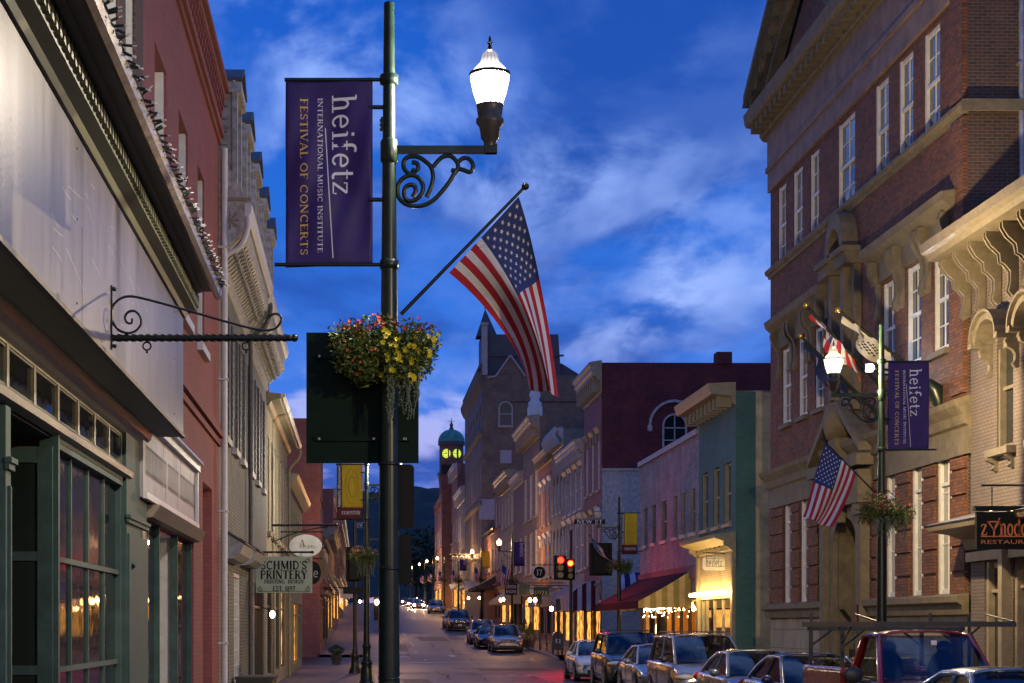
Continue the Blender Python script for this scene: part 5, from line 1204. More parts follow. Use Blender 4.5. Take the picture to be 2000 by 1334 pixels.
# ================= street lamp
YM=3600/215.
neckm=mat('lamp_neck_paint',(.06,.05,.045),.4)
def lamp_parts(T,lit=True,globe='globe',detail=1,dirx=1,banner_rods=True,s=1.0):
    """local coordinates, arm toward +x*dirx"""
    d=dirx;n=16 if detail else 8
    f=MB();f.tube([(0,0,.0),(0,0,1.2),(0,0,3.5),(0,0,5.5),(0,0,7.5)],[.1,.098,.088,.068,.047],n);f.ell((0,0,7.5),(.05,.05,.02),10,6);f.build('pole',M['post_green'],T)
    f=MB();f.lathe((0,0,0),[(.24,0),(.24,.1),(.2,.16),(.19,.5),(.15,.62),(.18,.68),(.18,.74),(.13,.8),(.115,1.15),(.14,1.2),(.14,1.26),(.105,1.3)],n);f.build('base',M['post_green'],T)
    f=MB();f.box(*sorted((d*.04,d*.98)),-.03,.03,6.14,6.205);f.lathe((0,0,6.05),[(.065,0),(.08,.02),(.08,.2),(.065,.22)],12);f.box(*sorted((d*.87,d*.98)),-.045,.045,6.14,6.22);f.build('arm',M['post_green'],T)
    if detail:
        q=lambda px,py:(d*(px-760)/215,0,1.85+(1222-py)/215)
        f=MB();r=.021
        for P in (((806,385),(812,372),(808,362),(797,362),(790,370),(789,382),(797,392),(811,391),(824,378),(826,362),(818,348),(803,342),(786,349),(776,366),(780,388),(798,401),(823,402),(845,392),(864,373),(880,352),(890,333)),
                  ((804,331),(811,334),(817,328),(814,319),(804,317)),((812,338),(800,340),(789,329),(789,314),(800,306),(818,307),(834,318),(842,327),(846,345),(842,365),(833,385)),
                  ((846,326),(862,308),(880,305),(893,318),(893,333),(881,332)),((888,340),(893,330),(905,332),(918,336),(924,325),(918,312),(905,309),(893,318))):
            f.tube(smooth([q(*p) for p in P],3),r,7)
        f.build('scroll_bracket',M['post_green'],T)
    else:
        f=MB();f.tube([(d*.1,0,5.6),(d*.25,0,5.85),(d*.12,0,5.95),(d*.1,0,5.75),(d*.3,0,5.62),(d*.5,0,5.9),(d*.7,0,6.1)],.022,5);f.build('scroll_bracket',M['post_green'],T)
    gx=d*.915
    f=MB();f.lathe((gx,0,6.2),[(r,z*.72) for r,z in((.055,0),(.055,.06),(.08,.1),(.095,.24),(.125,.3),(.125,.35),(.105,.36),(.12,.5),(.125,.53),(0,.53))],n);f.build('lamp_holder',neckm,T)
    f=MB();pr=[(.115,0),(.15,.12),(.175,.25),(.178,.3),(.17,.33),(.15,.37),(.11,.42),(.085,.45),(.075,.5),(.07,.53),(.045,.56),(0,.58)]
    f.lathe((gx,0,6.582),[(r,z*.86) for r,z in pr],max(n,12));f.build('globe',M[globe],T)
    if globe in WATT:
        c,wt0=WATT[globe];ld=bpy.data.lights.new('lamp_bulb','POINT');ld.energy=wt0;ld.color=c;ld.shadow_soft_size=.08;lo=bpy.data.objects.new('lamp_bulb',ld);COL.objects.link(lo);lo.location=(gx,0,6.8);lo.parent=T
    f=MB();f.lathe((gx,0,7.07),[(.0,0),(.028,.005),(.018,.03),(.012,.06),(.03,.075),(.012,.09),(.012,.11),(.004,.14)],8);f.lathe((gx,0,6.845),[(.178,0),(.187,.0),(.187,.025),(.178,.025)],max(n,12));f.build('finial',M['gold' if 0 else 'blackplate'],T)
    if banner_rods:
        f=MB()
        for z,l in((6.81,.95),(5.13,1.04)):
            f=MB();f.tube([(-d*.03,0,z),(-d*l,0,z)],.018,8);f.lathe((0,0,z-.05),[(.06,0),(.085,.01),(.085,.09),(.06,.1)],10);f.build('banner_rod',M['post_green'],T)
        if detail:
            for z in(6.56,5.72): f=MB();f.tube([(-d*.03,0,z),(-d*.18,0,z)],.02,8);f.build('banner_stop',M['post_green'],T)
purple=mat('purple_banner_cloth',(.035,.012,.16),.6,var=.2,vs=5);silver=mat('pale_blue_lettering',(.85,.86,.95),.6,var=.05);goldt=mat('gold_lettering',(.75,.55,.15),.6,var=.05)
yel=mat('yellow_banner_cloth',(.6,.42,.01),.7,var=.1,vs=3);marn=mat('maroon_banner_cloth',(.12,.012,.01),.7);slateb=mat('grey_banner_cloth',(.06,.07,.08),.7)
def banner_h(x0,x1,z0,z1,T,quality=1,mir=1):
    """purple concert banner; local frame, faces -y"""
    w=x1-x0;h=z1-z0
    def S(s,t,o=0): return (x0+w*s+.03*w*math.sin(t*3.1)*(1-s)*0+(-.0),-o+.022*math.sin(s*8+t*5)*(.25+math.sin(math.pi*t))+.012*math.sin(s*19-t*11)*math.sin(math.pi*t),z0+h*t-.035*w*(1-s)*(1 if t>.5 else 1))
    f=MB();f.grid(S,24,36);f.build('cloth',purple,T,solid=.004)
    # text runs downward, letter tops to the right
    if quality:
        def fn(x,y,o=.008): # x along reading direction (down), y letter up (to the right)
            return S(.5+y,1-x,o)
        f=MB();g2=MB();L_=h
        def T_(mb,s,x0_,x1_,yc,hh):
            q,ww=stext(s,1);k=(x1_-x0_)/ww
            for face in q: mb.face([fn(x0_+a*k,yc+b*hh) for a,b in face])
        T_(f,'heifetz',.09,.63,.04,.26)
        T_(f,'INTERNATIONAL MUSIC INSTITUTE',.1,.93,-.13,.055)
        T_(g2,'FESTIVAL OF CONCERTS',.1,.94,-.33,.085)
        n=24
        for i in range(n):
            a,b=.26+.7*i/n,.26+.7*(i+1)/n;ya,yb=lerp(-.05,.04,i/n)+.0,lerp(-.05,.04,(i+1)/n);f.face([fn(a,ya),fn(b,yb),fn(b,yb+.011),fn(a,ya+.011)])
        f.build('lettering',silver,T);g2.build('gold_lettering',goldt,T)
def localthing(*a,**k): return thing(*a,world=False,**k)
def place(o,loc,rz=0,sc=1): o.location=loc;o.rotation_euler=(0,0,rz);o.scale=(sc,sc,sc);return o
# main lamp
xm=(760-CX)/215
L1=localthing('street_lamp','nearest green street lamp post with lit acorn globe rising into the sky','street lamp',group='street lamps');lamp_parts(L1);place(L1,(xm,YM,0))
f=MB()
for px,py,w in((748,240,.03),): 
    for k in range(6): f.box(-.085+.01*(k%2),-.035,-.03,.03,5.0+1.35+k*.02,5.0+1.362+k*.02+.004)
for z in(3.3,2.35,1.35): f.lathe((0,0,z),[(.09,0),(.1,.005),(.1,.03),(.09,.035)],14)
f.build('strap',M['metal_black'],L1)
B1=localthing('banner','large purple concert banner on the nearest lamp post','banner',group='purple concert banners');banner_h(-.94,-.15,5.13,6.83,B1);place(B1,(xm,YM-.0,0))
f=MB()
F1=usflag(YM,(783,614),(1026,364),[(1013,384),(1042,470),(1058,560),(1080,690),(1092,772)],[(877,533),(942,580),(1002,650),(1030,700),(1036,756)],'large american flag drooping from an angled pole on the nearest lamp post','american flags',wv=.11)
# sign backs on the main pole
def q_(px,py,dy=0): return ((px-CX)*YM/F0,YM+dy,EYE+(HY-py)*YM/F0)
sb=MB();a=q_(597,902);b=q_(818,645);sb.box(a[0],b[0],YM+.13,YM+.15,a[2],b[2]);T=thing('road_sign','x','x',(a[0],YM+.14,a[2]));sb.build('panel',M['sign_back'],T)
for zz in(a[2]+.22,b[2]-.22):
    f=MB();f.box(a[0]+.08,b[0]-.08,YM+.1,YM+.13,zz-.02,zz+.02);f.build('rail',M['sign_back'],T)
    for xx in(a[0]+.12,xm-.14,xm+.14,b[0]-.12): f=MB();f.cyl((xx,YM+.098,zz),.012,.01,'v',8);f.build('bolt',M['tin'],T)
tag(T,'large blank back of a dark green rectangular sign behind the nearest lamp post','road sign')
T=thing('small_road_sign','upper of two small black rounded sign backs on the nearest lamp post','road sign',q_(780,1031));f=MB()
def rrect(f,x0,x1,z0,z1,y0,y1,r):
    P=[]
    for cx,cz,t0 in((x1-r,z1-r,0),(x0+r,z1-r,90),(x0+r,z0+r,180),(x1-r,z0+r,270)):
        for i in range(5): t=R(t0+i*22.5);P.append((cx+r*math.cos(t),cz+r*math.sin(t)))
    f.prism(P,y0,y1,'v')
a=q_(752,1031);b=q_(809,905);rrect(f,a[0],b[0],a[2],b[2],YM+.11,YM+.125,.04);f.build('plate',M['blackplate'],T)
T=thing('small_road_sign','lower of two small black rounded sign backs on the nearest lamp post, under the other','road sign',q_(780,1190));f=MB();a=q_(752,1141);b=q_(804,1043);rrect(f,a[0],b[0],a[2],b[2],YM+.11,YM+.125,.04);f.build('plate',M['blackplate'],T)
# hanging baskets
lf1=mat('basket_leaves',(.13,.19,.025),.6,var=.5,vs=20);lf2=mat('grey_trailing_leaves',(.2,.25,.14),.7);fly=mat('yellow_petals',(.75,.62,.02),.6,var=.1);flr=mat('red_petals',(.6,.03,.03),.6,var=.2);flo=mat('orange_petals',(.6,.12,.02),.6,var=.2);flp=mat('pink_petals',(.55,.1,.15),.6)
def basket(name_loc,label,rad,seed,n=6500,nf=330,sprig=True,ls=.023,yellow=True,trail=True):
    T=localthing('hanging_basket',label,'flower basket',group='flower baskets on the lamp posts');r=random.Random(seed)
    f=MB();f.lathe((0,0,-rad*.6),[(0.02,.25*rad),(rad*.3,.3*rad),(rad*.4,rad*.4),(rad*.42,rad*.6)],16);f.build('planter',M['brown_dark'],T)
    f=MB();nub=[]
    cl=[(r.uniform(-1,1),r.uniform(-.6,.6),r.uniform(-.45,.5),r.uniform(.28,.46)) for _ in range(34)]+[(0,-.3,-.2,.45),(.3,-.3,-.5,.4),(.6,-.1,-.5,.35)]
    cl=[(c[0]*.85,c[1]*.8,c[2]*(1-.4*abs(c[0])),c[3]) for c in cl]
    def rp():
        c=r.choice(cl);d=Vector((r.gauss(0,1),r.gauss(0,1),r.gauss(0,1))).normalized();k=c[3]*r.uniform(.6,1.05)
        return Vector((c[0]+d.x*k,c[1]+d.y*k,c[2]+d.z*k))*rad,d
    for i in range(n):
        p,d=rp();a=Vector((r.gauss(0,1),r.gauss(0,1),r.gauss(0,.7))).normalized()*ls*r.choice([.6,.9,1.2,2.0])*r.uniform(.8,1.2);b=a.cross(Vector((r.gauss(0,1),r.gauss(0,1),r.gauss(0,1)))).normalized()*ls*.5
        f.face([p-a,p+b,p+a,p-b])
    if sprig:
        for i in range(14):
            a=r.uniform(0,6.28);p=Vector((math.cos(a)*rad*.8,math.sin(a)*rad*.5,rad*.1));e=p+Vector((math.cos(a)*rad*.35,0,rad*r.uniform(.1,.5)));f.tube([p,p.lerp(e,.6)+Vector((0,0,-.02)),e],[.004,.004,.002],4)
            for k in range(14):
                q=p.lerp(e,k/14);d=Vector((r.gauss(0,1),r.gauss(0,1),r.gauss(0,1))).normalized()*ls*1.1;b=d.orthogonal().normalized()*ls*.4;f.face([q,q+d*.5+b,q+d,q+d*.5-b])
    f.build('foliage',lf1,T)
    def flowers(name,m,cnt,cond,sz):
        f=MB();k=0;t=0
        while k<cnt and t<cnt*60:
            t+=1;p,d=rp()
            if not cond(p/rad): continue
            k+=1;d=(d+Vector((0,-.9,.1))).normalized();u=d.orthogonal().normalized();v=d.cross(u);p=p+d*.012
            for j in range(5):
                a=j*math.pi*2/5+r.random()*.2;e=u*math.cos(a)+v*math.sin(a);g2=u*math.cos(a+.55)+v*math.sin(a+.55);h=u*math.cos(a-.55)+v*math.sin(a-.55)
                f.face([p,p+h*sz*.8+d*sz*.3,p+e*sz*1.05+d*sz*.35,p+g2*sz*.8+d*sz*.3])
        f.build(name,m,T)
    if yellow: flowers('yellow_flower',fly,int(nf*.4),lambda p:p.x>-.1 and p.z<.45 and p.y<.2,ls*1.25)
    flowers('red_flower',flr if yellow else flp,int(nf*(.2 if yellow else .4)),lambda p:p.z>(.42 if yellow else .0),ls*.95);flowers('orange_flower',flo,int(nf*.3),lambda p:p.x<-.2 and p.z<.5,ls*.7)
    if trail:
        f=MB()
        for i in range(40):
            x=r.choice([.08,.42])*rad*r.uniform(.5,1.5)*(1 if yellow else r.choice([-1,1]));y=r.uniform(-.5,-.1)*rad;L_=r.uniform(.5,1.3)*rad*.95;z=-rad*.3
            P=[(x+.02*math.sin(k+i),y,z-L_*k/6) for k in range(7)];f.tube(P,.003,4)
            for k in range(26):
                q=Vector((x+.02*math.sin(k/4+i),y,z-L_*k/26));d=Vector((r.gauss(0,1),r.gauss(0,.6),r.gauss(0,.5))).normalized()*ls*1.0;b=d.orthogonal().normalized()*ls*.45;f.face([q-b,q+d,q+b])
        f.build('trailing_plant',lf2,T)
    f=MB();
    for s in(-1,1): f.tube(smooth([(0,0,rad*.8),(s*rad*.12,0,rad*.7),(s*rad*.4,0,rad*.4),(s*rad*.6,0,0)],3),.006,5)
    f.tube([(0,0,rad*1.4),(0,0,rad*.2)],.05,8) if 0 else None
    f.build('hanger',M['metal_black'],T)
    return T
bk=basket(0,'full flower basket with yellow petunias and red geraniums on the nearest lamp post',.46,4);place(bk,(xm-.02,YM-.12,EYE+(HY-694)/215),0,.94)
# lamp 2 on the left
X2,Y2=(716-CX)*56.7/F0,56.7
L2=localthing('street_lamp','second street lamp post on the left pavement, half hidden behind the nearest one','street lamp',group='street lamps');lamp_parts(L2,detail=1);place(L2,(X2,Y2,0))
def banner_y(x0,x1,z0,z1,T,q=1):
    w=x1-x0;h=z1-z0
    def S(s,t,o=0): return (x0+w*s,-o+.02*math.sin(s*7+t*4)*math.sin(math.pi*t),z0+h*t)
    f=MB();f.grid(lambda s,t:S(.2+.8*s,.22+.78*t),10,16);f.build('cloth',yel,T,solid=.004)
    f=MB();f.grid(lambda s,t:S(.2*s,.22+.78*t),3,10);f.build('side_strip',slateb,T,solid=.004)
    f=MB();f.grid(lambda s,t:S(s,.22*t),10,4);f.build('lower_band',marn,T,solid=.004)
    if q:
        f=MB();put_sans(f,'historic downtown',0,0,.13,lambda x,y:S(.1-y/w,.6+x/h,.01),fit=h*.72);put_text(f,'STAUNTON',0,0,.1,lambda x,y:S(.55+x/w,.1+y/h,.012),fit=w*.72);f.build('lettering',silver,T)
        f=MB();f.tube([S(.6+.22*math.cos(t*.5)*(.5+t/26),.62+.28*math.sin(t*.5)*(.4+t/26),.01) for t in range(24)],.006,4);f.build('swirl',mat('olive_swirl_print',(.4,.27,.01),.7),T)
B2=localthing('banner','yellow banner with grey strip and maroon foot on the second left lamp post','banner',group='yellow downtown banners');banner_y(-.92,-.12,5.1,6.84,B2);place(B2,(X2,Y2,0))
bk2=basket(0,'red and pink flower basket on the second left lamp post',.44,9,n=2600,nf=200,sprig=False,ls=.026,yellow=False);place(bk2,(X2-.02,Y2-.1,EYE+(HY-1085)*Y2/F0))
# right lamp 1
XR,YR=(1722-CX)*36.5/F0,36.5
L3=localthing('street_lamp','lit street lamp post in front of the stone bank entrance','street lamp',group='street lamps');lamp_parts(L3,detail=1,dirx=-1,globe='globe_warm');place(L3,(XR,YR,0),0,1.04)
B3=localthing('banner','purple concert banner on the lamp post before the bank','banner',group='purple concert banners');banner_h(.12,.9,5.13,6.83,B3);place(B3,(XR,YR,0),0,1.04)
usflag(YR,(1705,958),(1605,856),[(1612,866),(1590,930),(1580,985),(1570,1010)],[(1672,924),(1662,970),(1640,1010),(1622,1030)],'american flag hanging from the lamp post before the stone bank entrance','american flags',wv=.1,ph=1)
bk3=basket(0,'flower basket with red blooms on the lamp post before the bank',.5,12,n=3600,nf=300,sprig=False,ls=.024,yellow=False);place(bk3,((1730-CX)*YR/F0,YR-.12,EYE+(HY-997)*YR/F0))
# right lamp at New Street corner: unlit globe
YN=80.;XN=(1209-CX)*YN/F0
L4=localthing('street_lamp','unlit street lamp post with yellow banner at the right street corner','street lamp',group='street lamps');lamp_parts(L4,globe='globe_off',detail=1,dirx=-1);place(L4,(XN,YN,.0),0,.99)
B4=localthing('banner','yellow banner on the unlit lamp post at the right street corner','banner',group='yellow downtown banners');banner_y(.1,.8,4.95,6.75,B4);place(B4,(XN,YN,0),0,1)
usflag(YN-.2,(1206,1100),(1151,1046),[(1154,1050),(1160,1080),(1180,1092),(1197,1096)],[(1178,1072),(1180,1085),(1190,1096),(1200,1100)],'american flag on the unlit lamp post at the right street corner','american flags',wv=.1,ph=2)
bk4=basket(0,'flower basket on the unlit lamp post at the right street corner',.5,15,n=1600,nf=80,sprig=False,ls=.04,yellow=False,trail=False);place(bk4,(XN,YN-.15,EYE+(HY-1107)*YN/F0))
# template for the far lamps
tl=localthing('street_lamp','x','street lamp',group='street lamps');lamp_parts(tl,globe='globe_far',detail=0,dirx=-1)
bt=localthing('banner','x','banner',group='banners on the far lamp posts')
w=.78
f=MB();f.grid(lambda s,t:(.12+.78*s,.02*math.sin(s*7),5.13+1.7*t),6,6);f.build('cloth',purple,bt,solid=.01)
f=MB();put_text(f,'heifetz',0,0,.3,lambda x,y:(.56+y,-.04,6.25-x),fit=1.0);f.build('lettering',silver,bt)
by=localthing('banner','x','banner',group='banners on the far lamp posts');f=MB();f.grid(lambda s,t:(.12+.78*s,.02*math.sin(s*7),5.13+1.7*t),6,6);f.build('cloth',yel,by,solid=.01)
ft=localthing('flag','x','flag',group='american flags')
S=lambda s,t:((.25-.9*(1-s)*.6)-.25*t-.15*s*t*0,-.2+.07*math.sin(s*8+t*3),5.35-.75*s*.6-1.35*t*(.85+.3*s*0)+(.55-.9*s)*.5)
f=MB();pole_(ft,(0,-.1,4.4),(-.75,-.2,5.5),ball=.05)
def S2(s,t):
    p=Vector((-.68,-.2,5.4)).lerp(Vector((-.12,-.2,4.6)),s);return p+Vector((-.15*t-.1*math.sin(s*6),.1*math.sin(s*8+t*2),-1.25*t+.1*s*t))
flagcloth(S2,ft,nt=8,stars=False)
bb=basket(0,'x',.5,21,n=420,nf=40,sprig=False,ls=.06,yellow=False,trail=False)
far=[(1000,131,'p',-1,'third street lamp on the right, beside the grey parked estate car',1),(940,185,'y',-1,'lit street lamp with yellow banner before the tower building',1),(896,212,'p',-1,'lit street lamp left of the tower building, with purple banner',1),(868,238,None,-1,'lit street lamp in front of the orange brick far front',1),(846,268,None,-1,'far lit street lamp on the right, third from the end',1),(830,300,None,-1,'far lit street lamp on the right, second from the end',1),(806,335,None,-1,'farthest lit street lamp on the right',1),(795,340,None,1,'far lit street lamp on the left side, small beside the road',0)]
first=True
for px,Y,b,dr,lb,fl in far:
    X=(px-CX)*Y/F0;z=gz(Y)
    if first: o=tl;place(o,(X,Y,z),0,1.0);o['label']=lb
    else: o=dup(tl,(X,Y,z),0,1,label=lb,sx=-dr)
    if b:
        src=bt if b=='p' else by
        lb2={131:'purple concert banner on the third right lamp post, beside the grey estate car',185:'yellow banner on the far lamp post before the tower building',212:'small purple banner on the lamp post left of the tower building'}[Y]
        if first or b=='y': o=place(src,(X,Y,z));o['label']=lb2
        else: dup(src,(X,Y,z),label=lb2)
    if fl:
        nm=lb.replace('lit ','').replace('street ','')
        o=place(ft,(X,Y,z)) if first else dup(ft,(X,Y,z),rz=.3*math.sin(Y),label='');o['label']='american flag on the '+nm if len(nm.split())<12 else 'american flag on the '+' '.join(nm.split()[:11])
        o=place(bb,(X,Y-.1,z+4.0)) if first else dup(bb,(X,Y-.1,z+4.0));o['label']='small flower basket on the '+' '.join(nm.split()[:11])
    first=False
# lamps on the left, far (seen past the nearest pole)
for px,Y,lb in((716,97,'street lamp post on the left beyond the corner, small behind the signal'),(742,150,'far left street lamp post mostly hidden behind the nearest pole')):
    dup(tl,((px-CX)*Y/F0,Y,gz(Y)),0,1,label=lb,sx=-1)
# flags on the bank
def bankflag(base_px,base_py,tip_py,dv,label,kind):
    fr=RB;u=fr.U(base_px);a=fr.p(u,0,0);zb=fr.W(base_px,base_py);t=fr.p(u,dv,0);zt=EYE+(HY-tip_py)*t[1]/F0
    T=thing('flag',label,'flag',(a[0],a[1],zb),'flags on the bank front')
    f=MB();f.tube([(a[0],a[1],zb-.4),(a[0]-.12,a[1],zb+.05),(a[0]-.3,a[1],zb+.25)],[.12,.2,.07],8);f.build('bracket',M['post_green'],T)
    pole_(T,(a[0],a[1],zb),(t[0],t[1],zt),r0=.035,ball=.07,m='blackplate',bm='gold')
    A=Vector((a[0],a[1],zb)).lerp(Vector((t[0],t[1],zt)),.95);Bv=Vector((a[0],a[1],zb)).lerp(Vector((t[0],t[1],zt)),.5)
    def S(s,t):
        p=A.lerp(Bv,s);return p+Vector((.2*t*math.sin(s*9),.16*math.sin(s*16+t*2)*(.3+t),-.16*t*(1+1.9*s)-.18*t*abs(math.sin(s*8))))
    if kind=='us': flagcloth(S,T,stars=True)
    else:
        f=MB();f.grid(S,30,14,lambda i,j:1 if kind[1] and 3<j<11 and 9<i<22 and (i*2+j*3)%5<2 else 0);f.build('cloth',[kind[0],kind[1] or kind[0]],T)
bankflag(1838,765,606,2.35,'white and black flag wrapped on the rightmost bronze pole of the bank front',(cl('off_white_flag_cloth',(.4,.39,.37)),cl('black_flag_print',(.03,.03,.03))))
bankflag(1762,800,596,2.35,'american flag bunched on the middle pole of the bank front','us')
bankflag(1735,830,656,2.2,'dark blue state flag on the lowest pole of the bank front',(cl('dark_blue_flag_cloth',(.02,.03,.09)),None))
f=MB();p=((1700-CX)*44/F0,44,EYE+(HY-718)*44/F0)
T=thing('floodlight','small bright floodlight on the bank front between the flags','floodlight',p);f.ell(p,(.09,.09,.09),12,8);f.build('bulb',emit('floodlight_bulb',(.9,.95,1),300),T);f=MB();f.tube([(p[0],p[1],p[2]),(RB.p(44,0,0)[0],44.2,p[2]-.1)],.03,6);f.box(p[0]-.1,p[0]+.1,44.08,44.2,p[2]-.1,p[2]+.1);f.build('housing',M['blackplate'],T)
tyre=mat('tyre_rubber',(.02,.02,.02),.8);rimm=mat('alloy_rim',(.5,.5,.52),.3,.9);blk=mat('black_trim_plastic',(.02,.02,.022),.5)
hl=mat('headlamp_lens',(.55,.55,.5),.08,.3,var=.1,coat=1);hlam=mat('amber_lens',(.6,.22,.03),.15,coat=1);tail=mat('red_lens',(.4,.01,.01),.15,coat=1)
cg=clearglass('car_glass',(.5,.56,.56));cg.node_tree.nodes['Fresnel'].inputs[0].default_value=1.9;chrome=mat('chrome',(.7,.7,.72),.12,1,var=.03)
seat=mat('seat_fabric',(.05,.05,.05),.9)
def carpaint(name,c,metal=.35): return mat(name,c,.28,metal,var=.04,vs=2,coat=1)
def car(kind,paint,label,lit=False,roofrails=False,plate=True,group='cars parked along the right kerb',ghost=False):
    P={'sedan':dict(L=4.75,W=1.8,H=1.44,hood=.86,belt=.88,wb=1.15,rf=1.98,rr=3.05,rb=3.95,deck=1.0,base=.93,tw=.56),
       'suv':dict(L=4.7,W=1.9,H=1.76,hood=1.08,belt=1.08,wb=1.15,rf=1.8,rr=4.1,rb=4.55,deck=1.12,base=1.12,tw=.66),
       'wagon':dict(L=4.6,W=1.76,H=1.62,hood=.95,belt=.98,wb=1.2,rf=1.9,rr=4.0,rb=4.45,deck=1.05,base=1.02,tw=.6),
       'van':dict(L=4.95,W=1.92,H=1.75,hood=1.0,belt=1.05,wb=.85,rf=1.85,rr=4.45,rb=4.8,deck=1.1,base=1.06,tw=.66)}[kind]
    T=localthing('parked_car' if not lit else 'moving_car',label,'car',group=group);W=P['W']/2;L=P['L'];h=P['hood'];wb=P['wb'];z0=.2;be=P['belt'];dk=P['deck']
    st=[(0,.32,.55,.6,W*.78),(.06,.24,.62,h-.18,W*.9),(.3,.2,h-.14,h-.08,W*.96),(.7,.2,be-.07,h+.0,W*.99),(wb,.2,be-.03,P['base'],W),(L*.5,.2,be,P['base']+.02,W),(P['rr'],.2,be+.01,P['base']+.03,W),(min(P['rb'],L-.35),.2,be+.02,dk,W*.985),(L-.12,.24,be-.02,dk-.02,W*.93),(L,.35,.75,.85,W*.84)]
    def sec(y,a,b,c,w):
        R_=[(0,a),(w*.86,a),(w*.97,a+.1),(w,lerp(a,b,.5)),(w*.985,b-.04),(w*.93,lerp(b,c,.6)+.01),(w*.6,c+.015),(0,c+.03)]
        return [(-x,y,z) for x,z in reversed(R_)][:-1]+[(x,y,z) for x,z in R_][0:1]+[(x,y,z) for x,z in R_[1:]]
    f=MB();rows=[sec(*s) for s in st];n=len(rows[0]);vs=[p for r_ in rows for p in r_]
    fs=[(i*n+k,i*n+k+1,(i+1)*n+k+1,(i+1)*n+k) for i in range(len(rows)-1) for k in range(n-1)];fs+=[tuple(range(n)),tuple(range((len(rows)-1)*n,len(rows)*n))]
    f.idx(vs,fs,0,True);body=f.build('body',paint,T,sub=2)
    # greenhouse
    a=W*.86;tw=P['tw']+.04;H=P['H'];zb=P['base'];yA,yB,yC,yD=wb-.02,P['rf'],P['rr'],P['rb']
    A=lambda s:(s*a,yA+.06,zb-.02);Bq=lambda s:(s*tw,yB,H-.07);C=lambda s:(s*tw,yC,H-.08);D=lambda s:(s*a*.96,yD,dk-.03)
    def wsh(s,t):
        x=lerp(-1,1,s);b=lerp(a,tw,t)*.97;return (x*b,lerp(yA+.04,yB+.02,t)-.16*(1-x*x)*(1-t*.5)+.0,lerp(zb,H-.05,t)+.05*math.sin(math.pi*t)+.03*(1-x*x)*t)
    f=MB();f.grid(wsh,10,6);f.build('windshield',cg,T)
    def roof(s,t):
        x=lerp(-1,1,s);yb=yB-.08*(1-x*x);return (x*tw,lerp(yb,yC,t),H-.07+.07*(1-x**4)+.02*math.sin(math.pi*t))
    f=MB();f.grid(roof,12,8);f.build('roof',paint,T,solid=.02)
    def rw(s,t):
        x=lerp(-1,1,s);return (x*lerp(tw,a*.93,t),lerp(yC,yD,t)+.05*(1-x*x),lerp(H-.06,dk,t)+.04*math.sin(math.pi*t))
    f=MB();f.grid(rw,8,5);f.build('rear_window',cg,T)
    for s in(-1,1):
        p=[Vector(A(s)),Vector(Bq(s)),Vector(C(s)),Vector(D(s))]
        m0=.52;mb_=[p[0].lerp(p[3],m0),p[1].lerp(p[2],m0*.8+.03)]
        for q in((p[0],p[1],mb_[1],mb_[0]),(mb_[0],mb_[1],p[2],p[3])):
            f=MB();f.face([v+Vector((s*.004,0,0)) for v in q]);f.build('side_window',cg,T)
        f=MB()
        f.tube([p[0]+Vector((0,-.08,-.03)),p[0].lerp(p[1],.5)+Vector((0,-.02,.02)),p[1],p[1].lerp(p[2],.5)+Vector((0,0,.02)),p[2],p[2].lerp(p[3],.5)+Vector((0,.03,.03)),p[3]],[.045,.04,.042,.04,.05,.06,.07],8)
        f.tube([mb_[0]+Vector((s*.012,0,0)),mb_[1]+Vector((s*.012,0,0))],.028,6);f.build('roof_pillar',paint,T)
        f=MB();f.tube([p[0]+Vector((s*.03,0,-.0)),p[3]+Vector((s*.03,0,-.0))],.012,5);f.build('window_trim',chrome if kind=='sedan' else blk,T)
        # wheels
        for wy in(.88,L-.95):
            wm=MB();wm.cyl((s*(W+.012),wy,.33),.325,-s*.2,'u',20);o=wm.build('wheel',tyre,T)
            wm=MB();wm.disc((s*(W+.016),wy,.33),.215,'u',20);
            wm.build('rim',rimm,o)
            wm=MB()
            for k in range(5):
                t=k*math.pi*2/5+.4;wm.disc((s*(W+.018),wy+.13*math.cos(t),.33+.13*math.sin(t)),.042,'u',8)
            wm.build('rim_opening',blk,o)
            wm=MB();
            for i in range(14):
                t0,t1=math.pi*i/14,math.pi*(i+1)/14
                wm.face([(s*(W+.008),wy+r*math.cos(t),.32+r*math.sin(t)) for r,t in((.33,t0),(.33,t1),(.4,t1),(.4,t0))])
            wm.build('wheel_arch',blk,T)
        f=MB();
        for y in(lerp(yA,yD,m0)+.0,wb+.15): f.tube([(s*(W+.001),y,.3),(s*(W+.002),y,be-.1)],.006,4)
        f.tube([(s*(W+.004),wb+.2,.42),(s*(W+.004),L-1.4,.42)],.012,4)
        f.build('door_seam',blk,T)
        for y in(lerp(yA,yD,m0)-.12,lerp(yA,yD,m0)+.9):
            f=MB();f.box(s*(W-.005)-.015,s*(W-.005)+.022,y-.09,y+.06,be-.14,be-.11);f.build('door_handle',paint,T)
        f=MB();c=(s*(W+.1),yA+.28,be+.1);f.ell(c,(.11,.07,.085),10,8);f.tube([(s*W*.95,yA+.32,be+.03),c],.025,5);o=f.build('mirror',paint if kind!='van' else blk,T)
        # lamps
        f=MB();f.ell((s*W*.70,.16 if not lit else .1,h-.27),(W*.24,.16,.085 if not lit else .12),12,8);f.build('headlight',emit('lit_headlamp',(1,.7,.38),1500) if lit else hl,T)
        f=MB();f.ell((s*W*.90,.24,h-.28),(W*.085,.13,.07),8,6);f.build('turn_signal',hlam,T)
        f=MB();f.ell((s*W*.82,L-.1,be-.06),(W*.14,.08,.1),8,6);f.build('tail_light',tail,T)
    f=MB();f.box(-W*.45,W*.45,.0,.06,h-.36,h-.2);f.build('grille',blk,T)
    f=MB()
    for k in range(3): f.box(-W*.44,W*.44,-.012,.0,h-.34+k*.05,h-.325+k*.05)
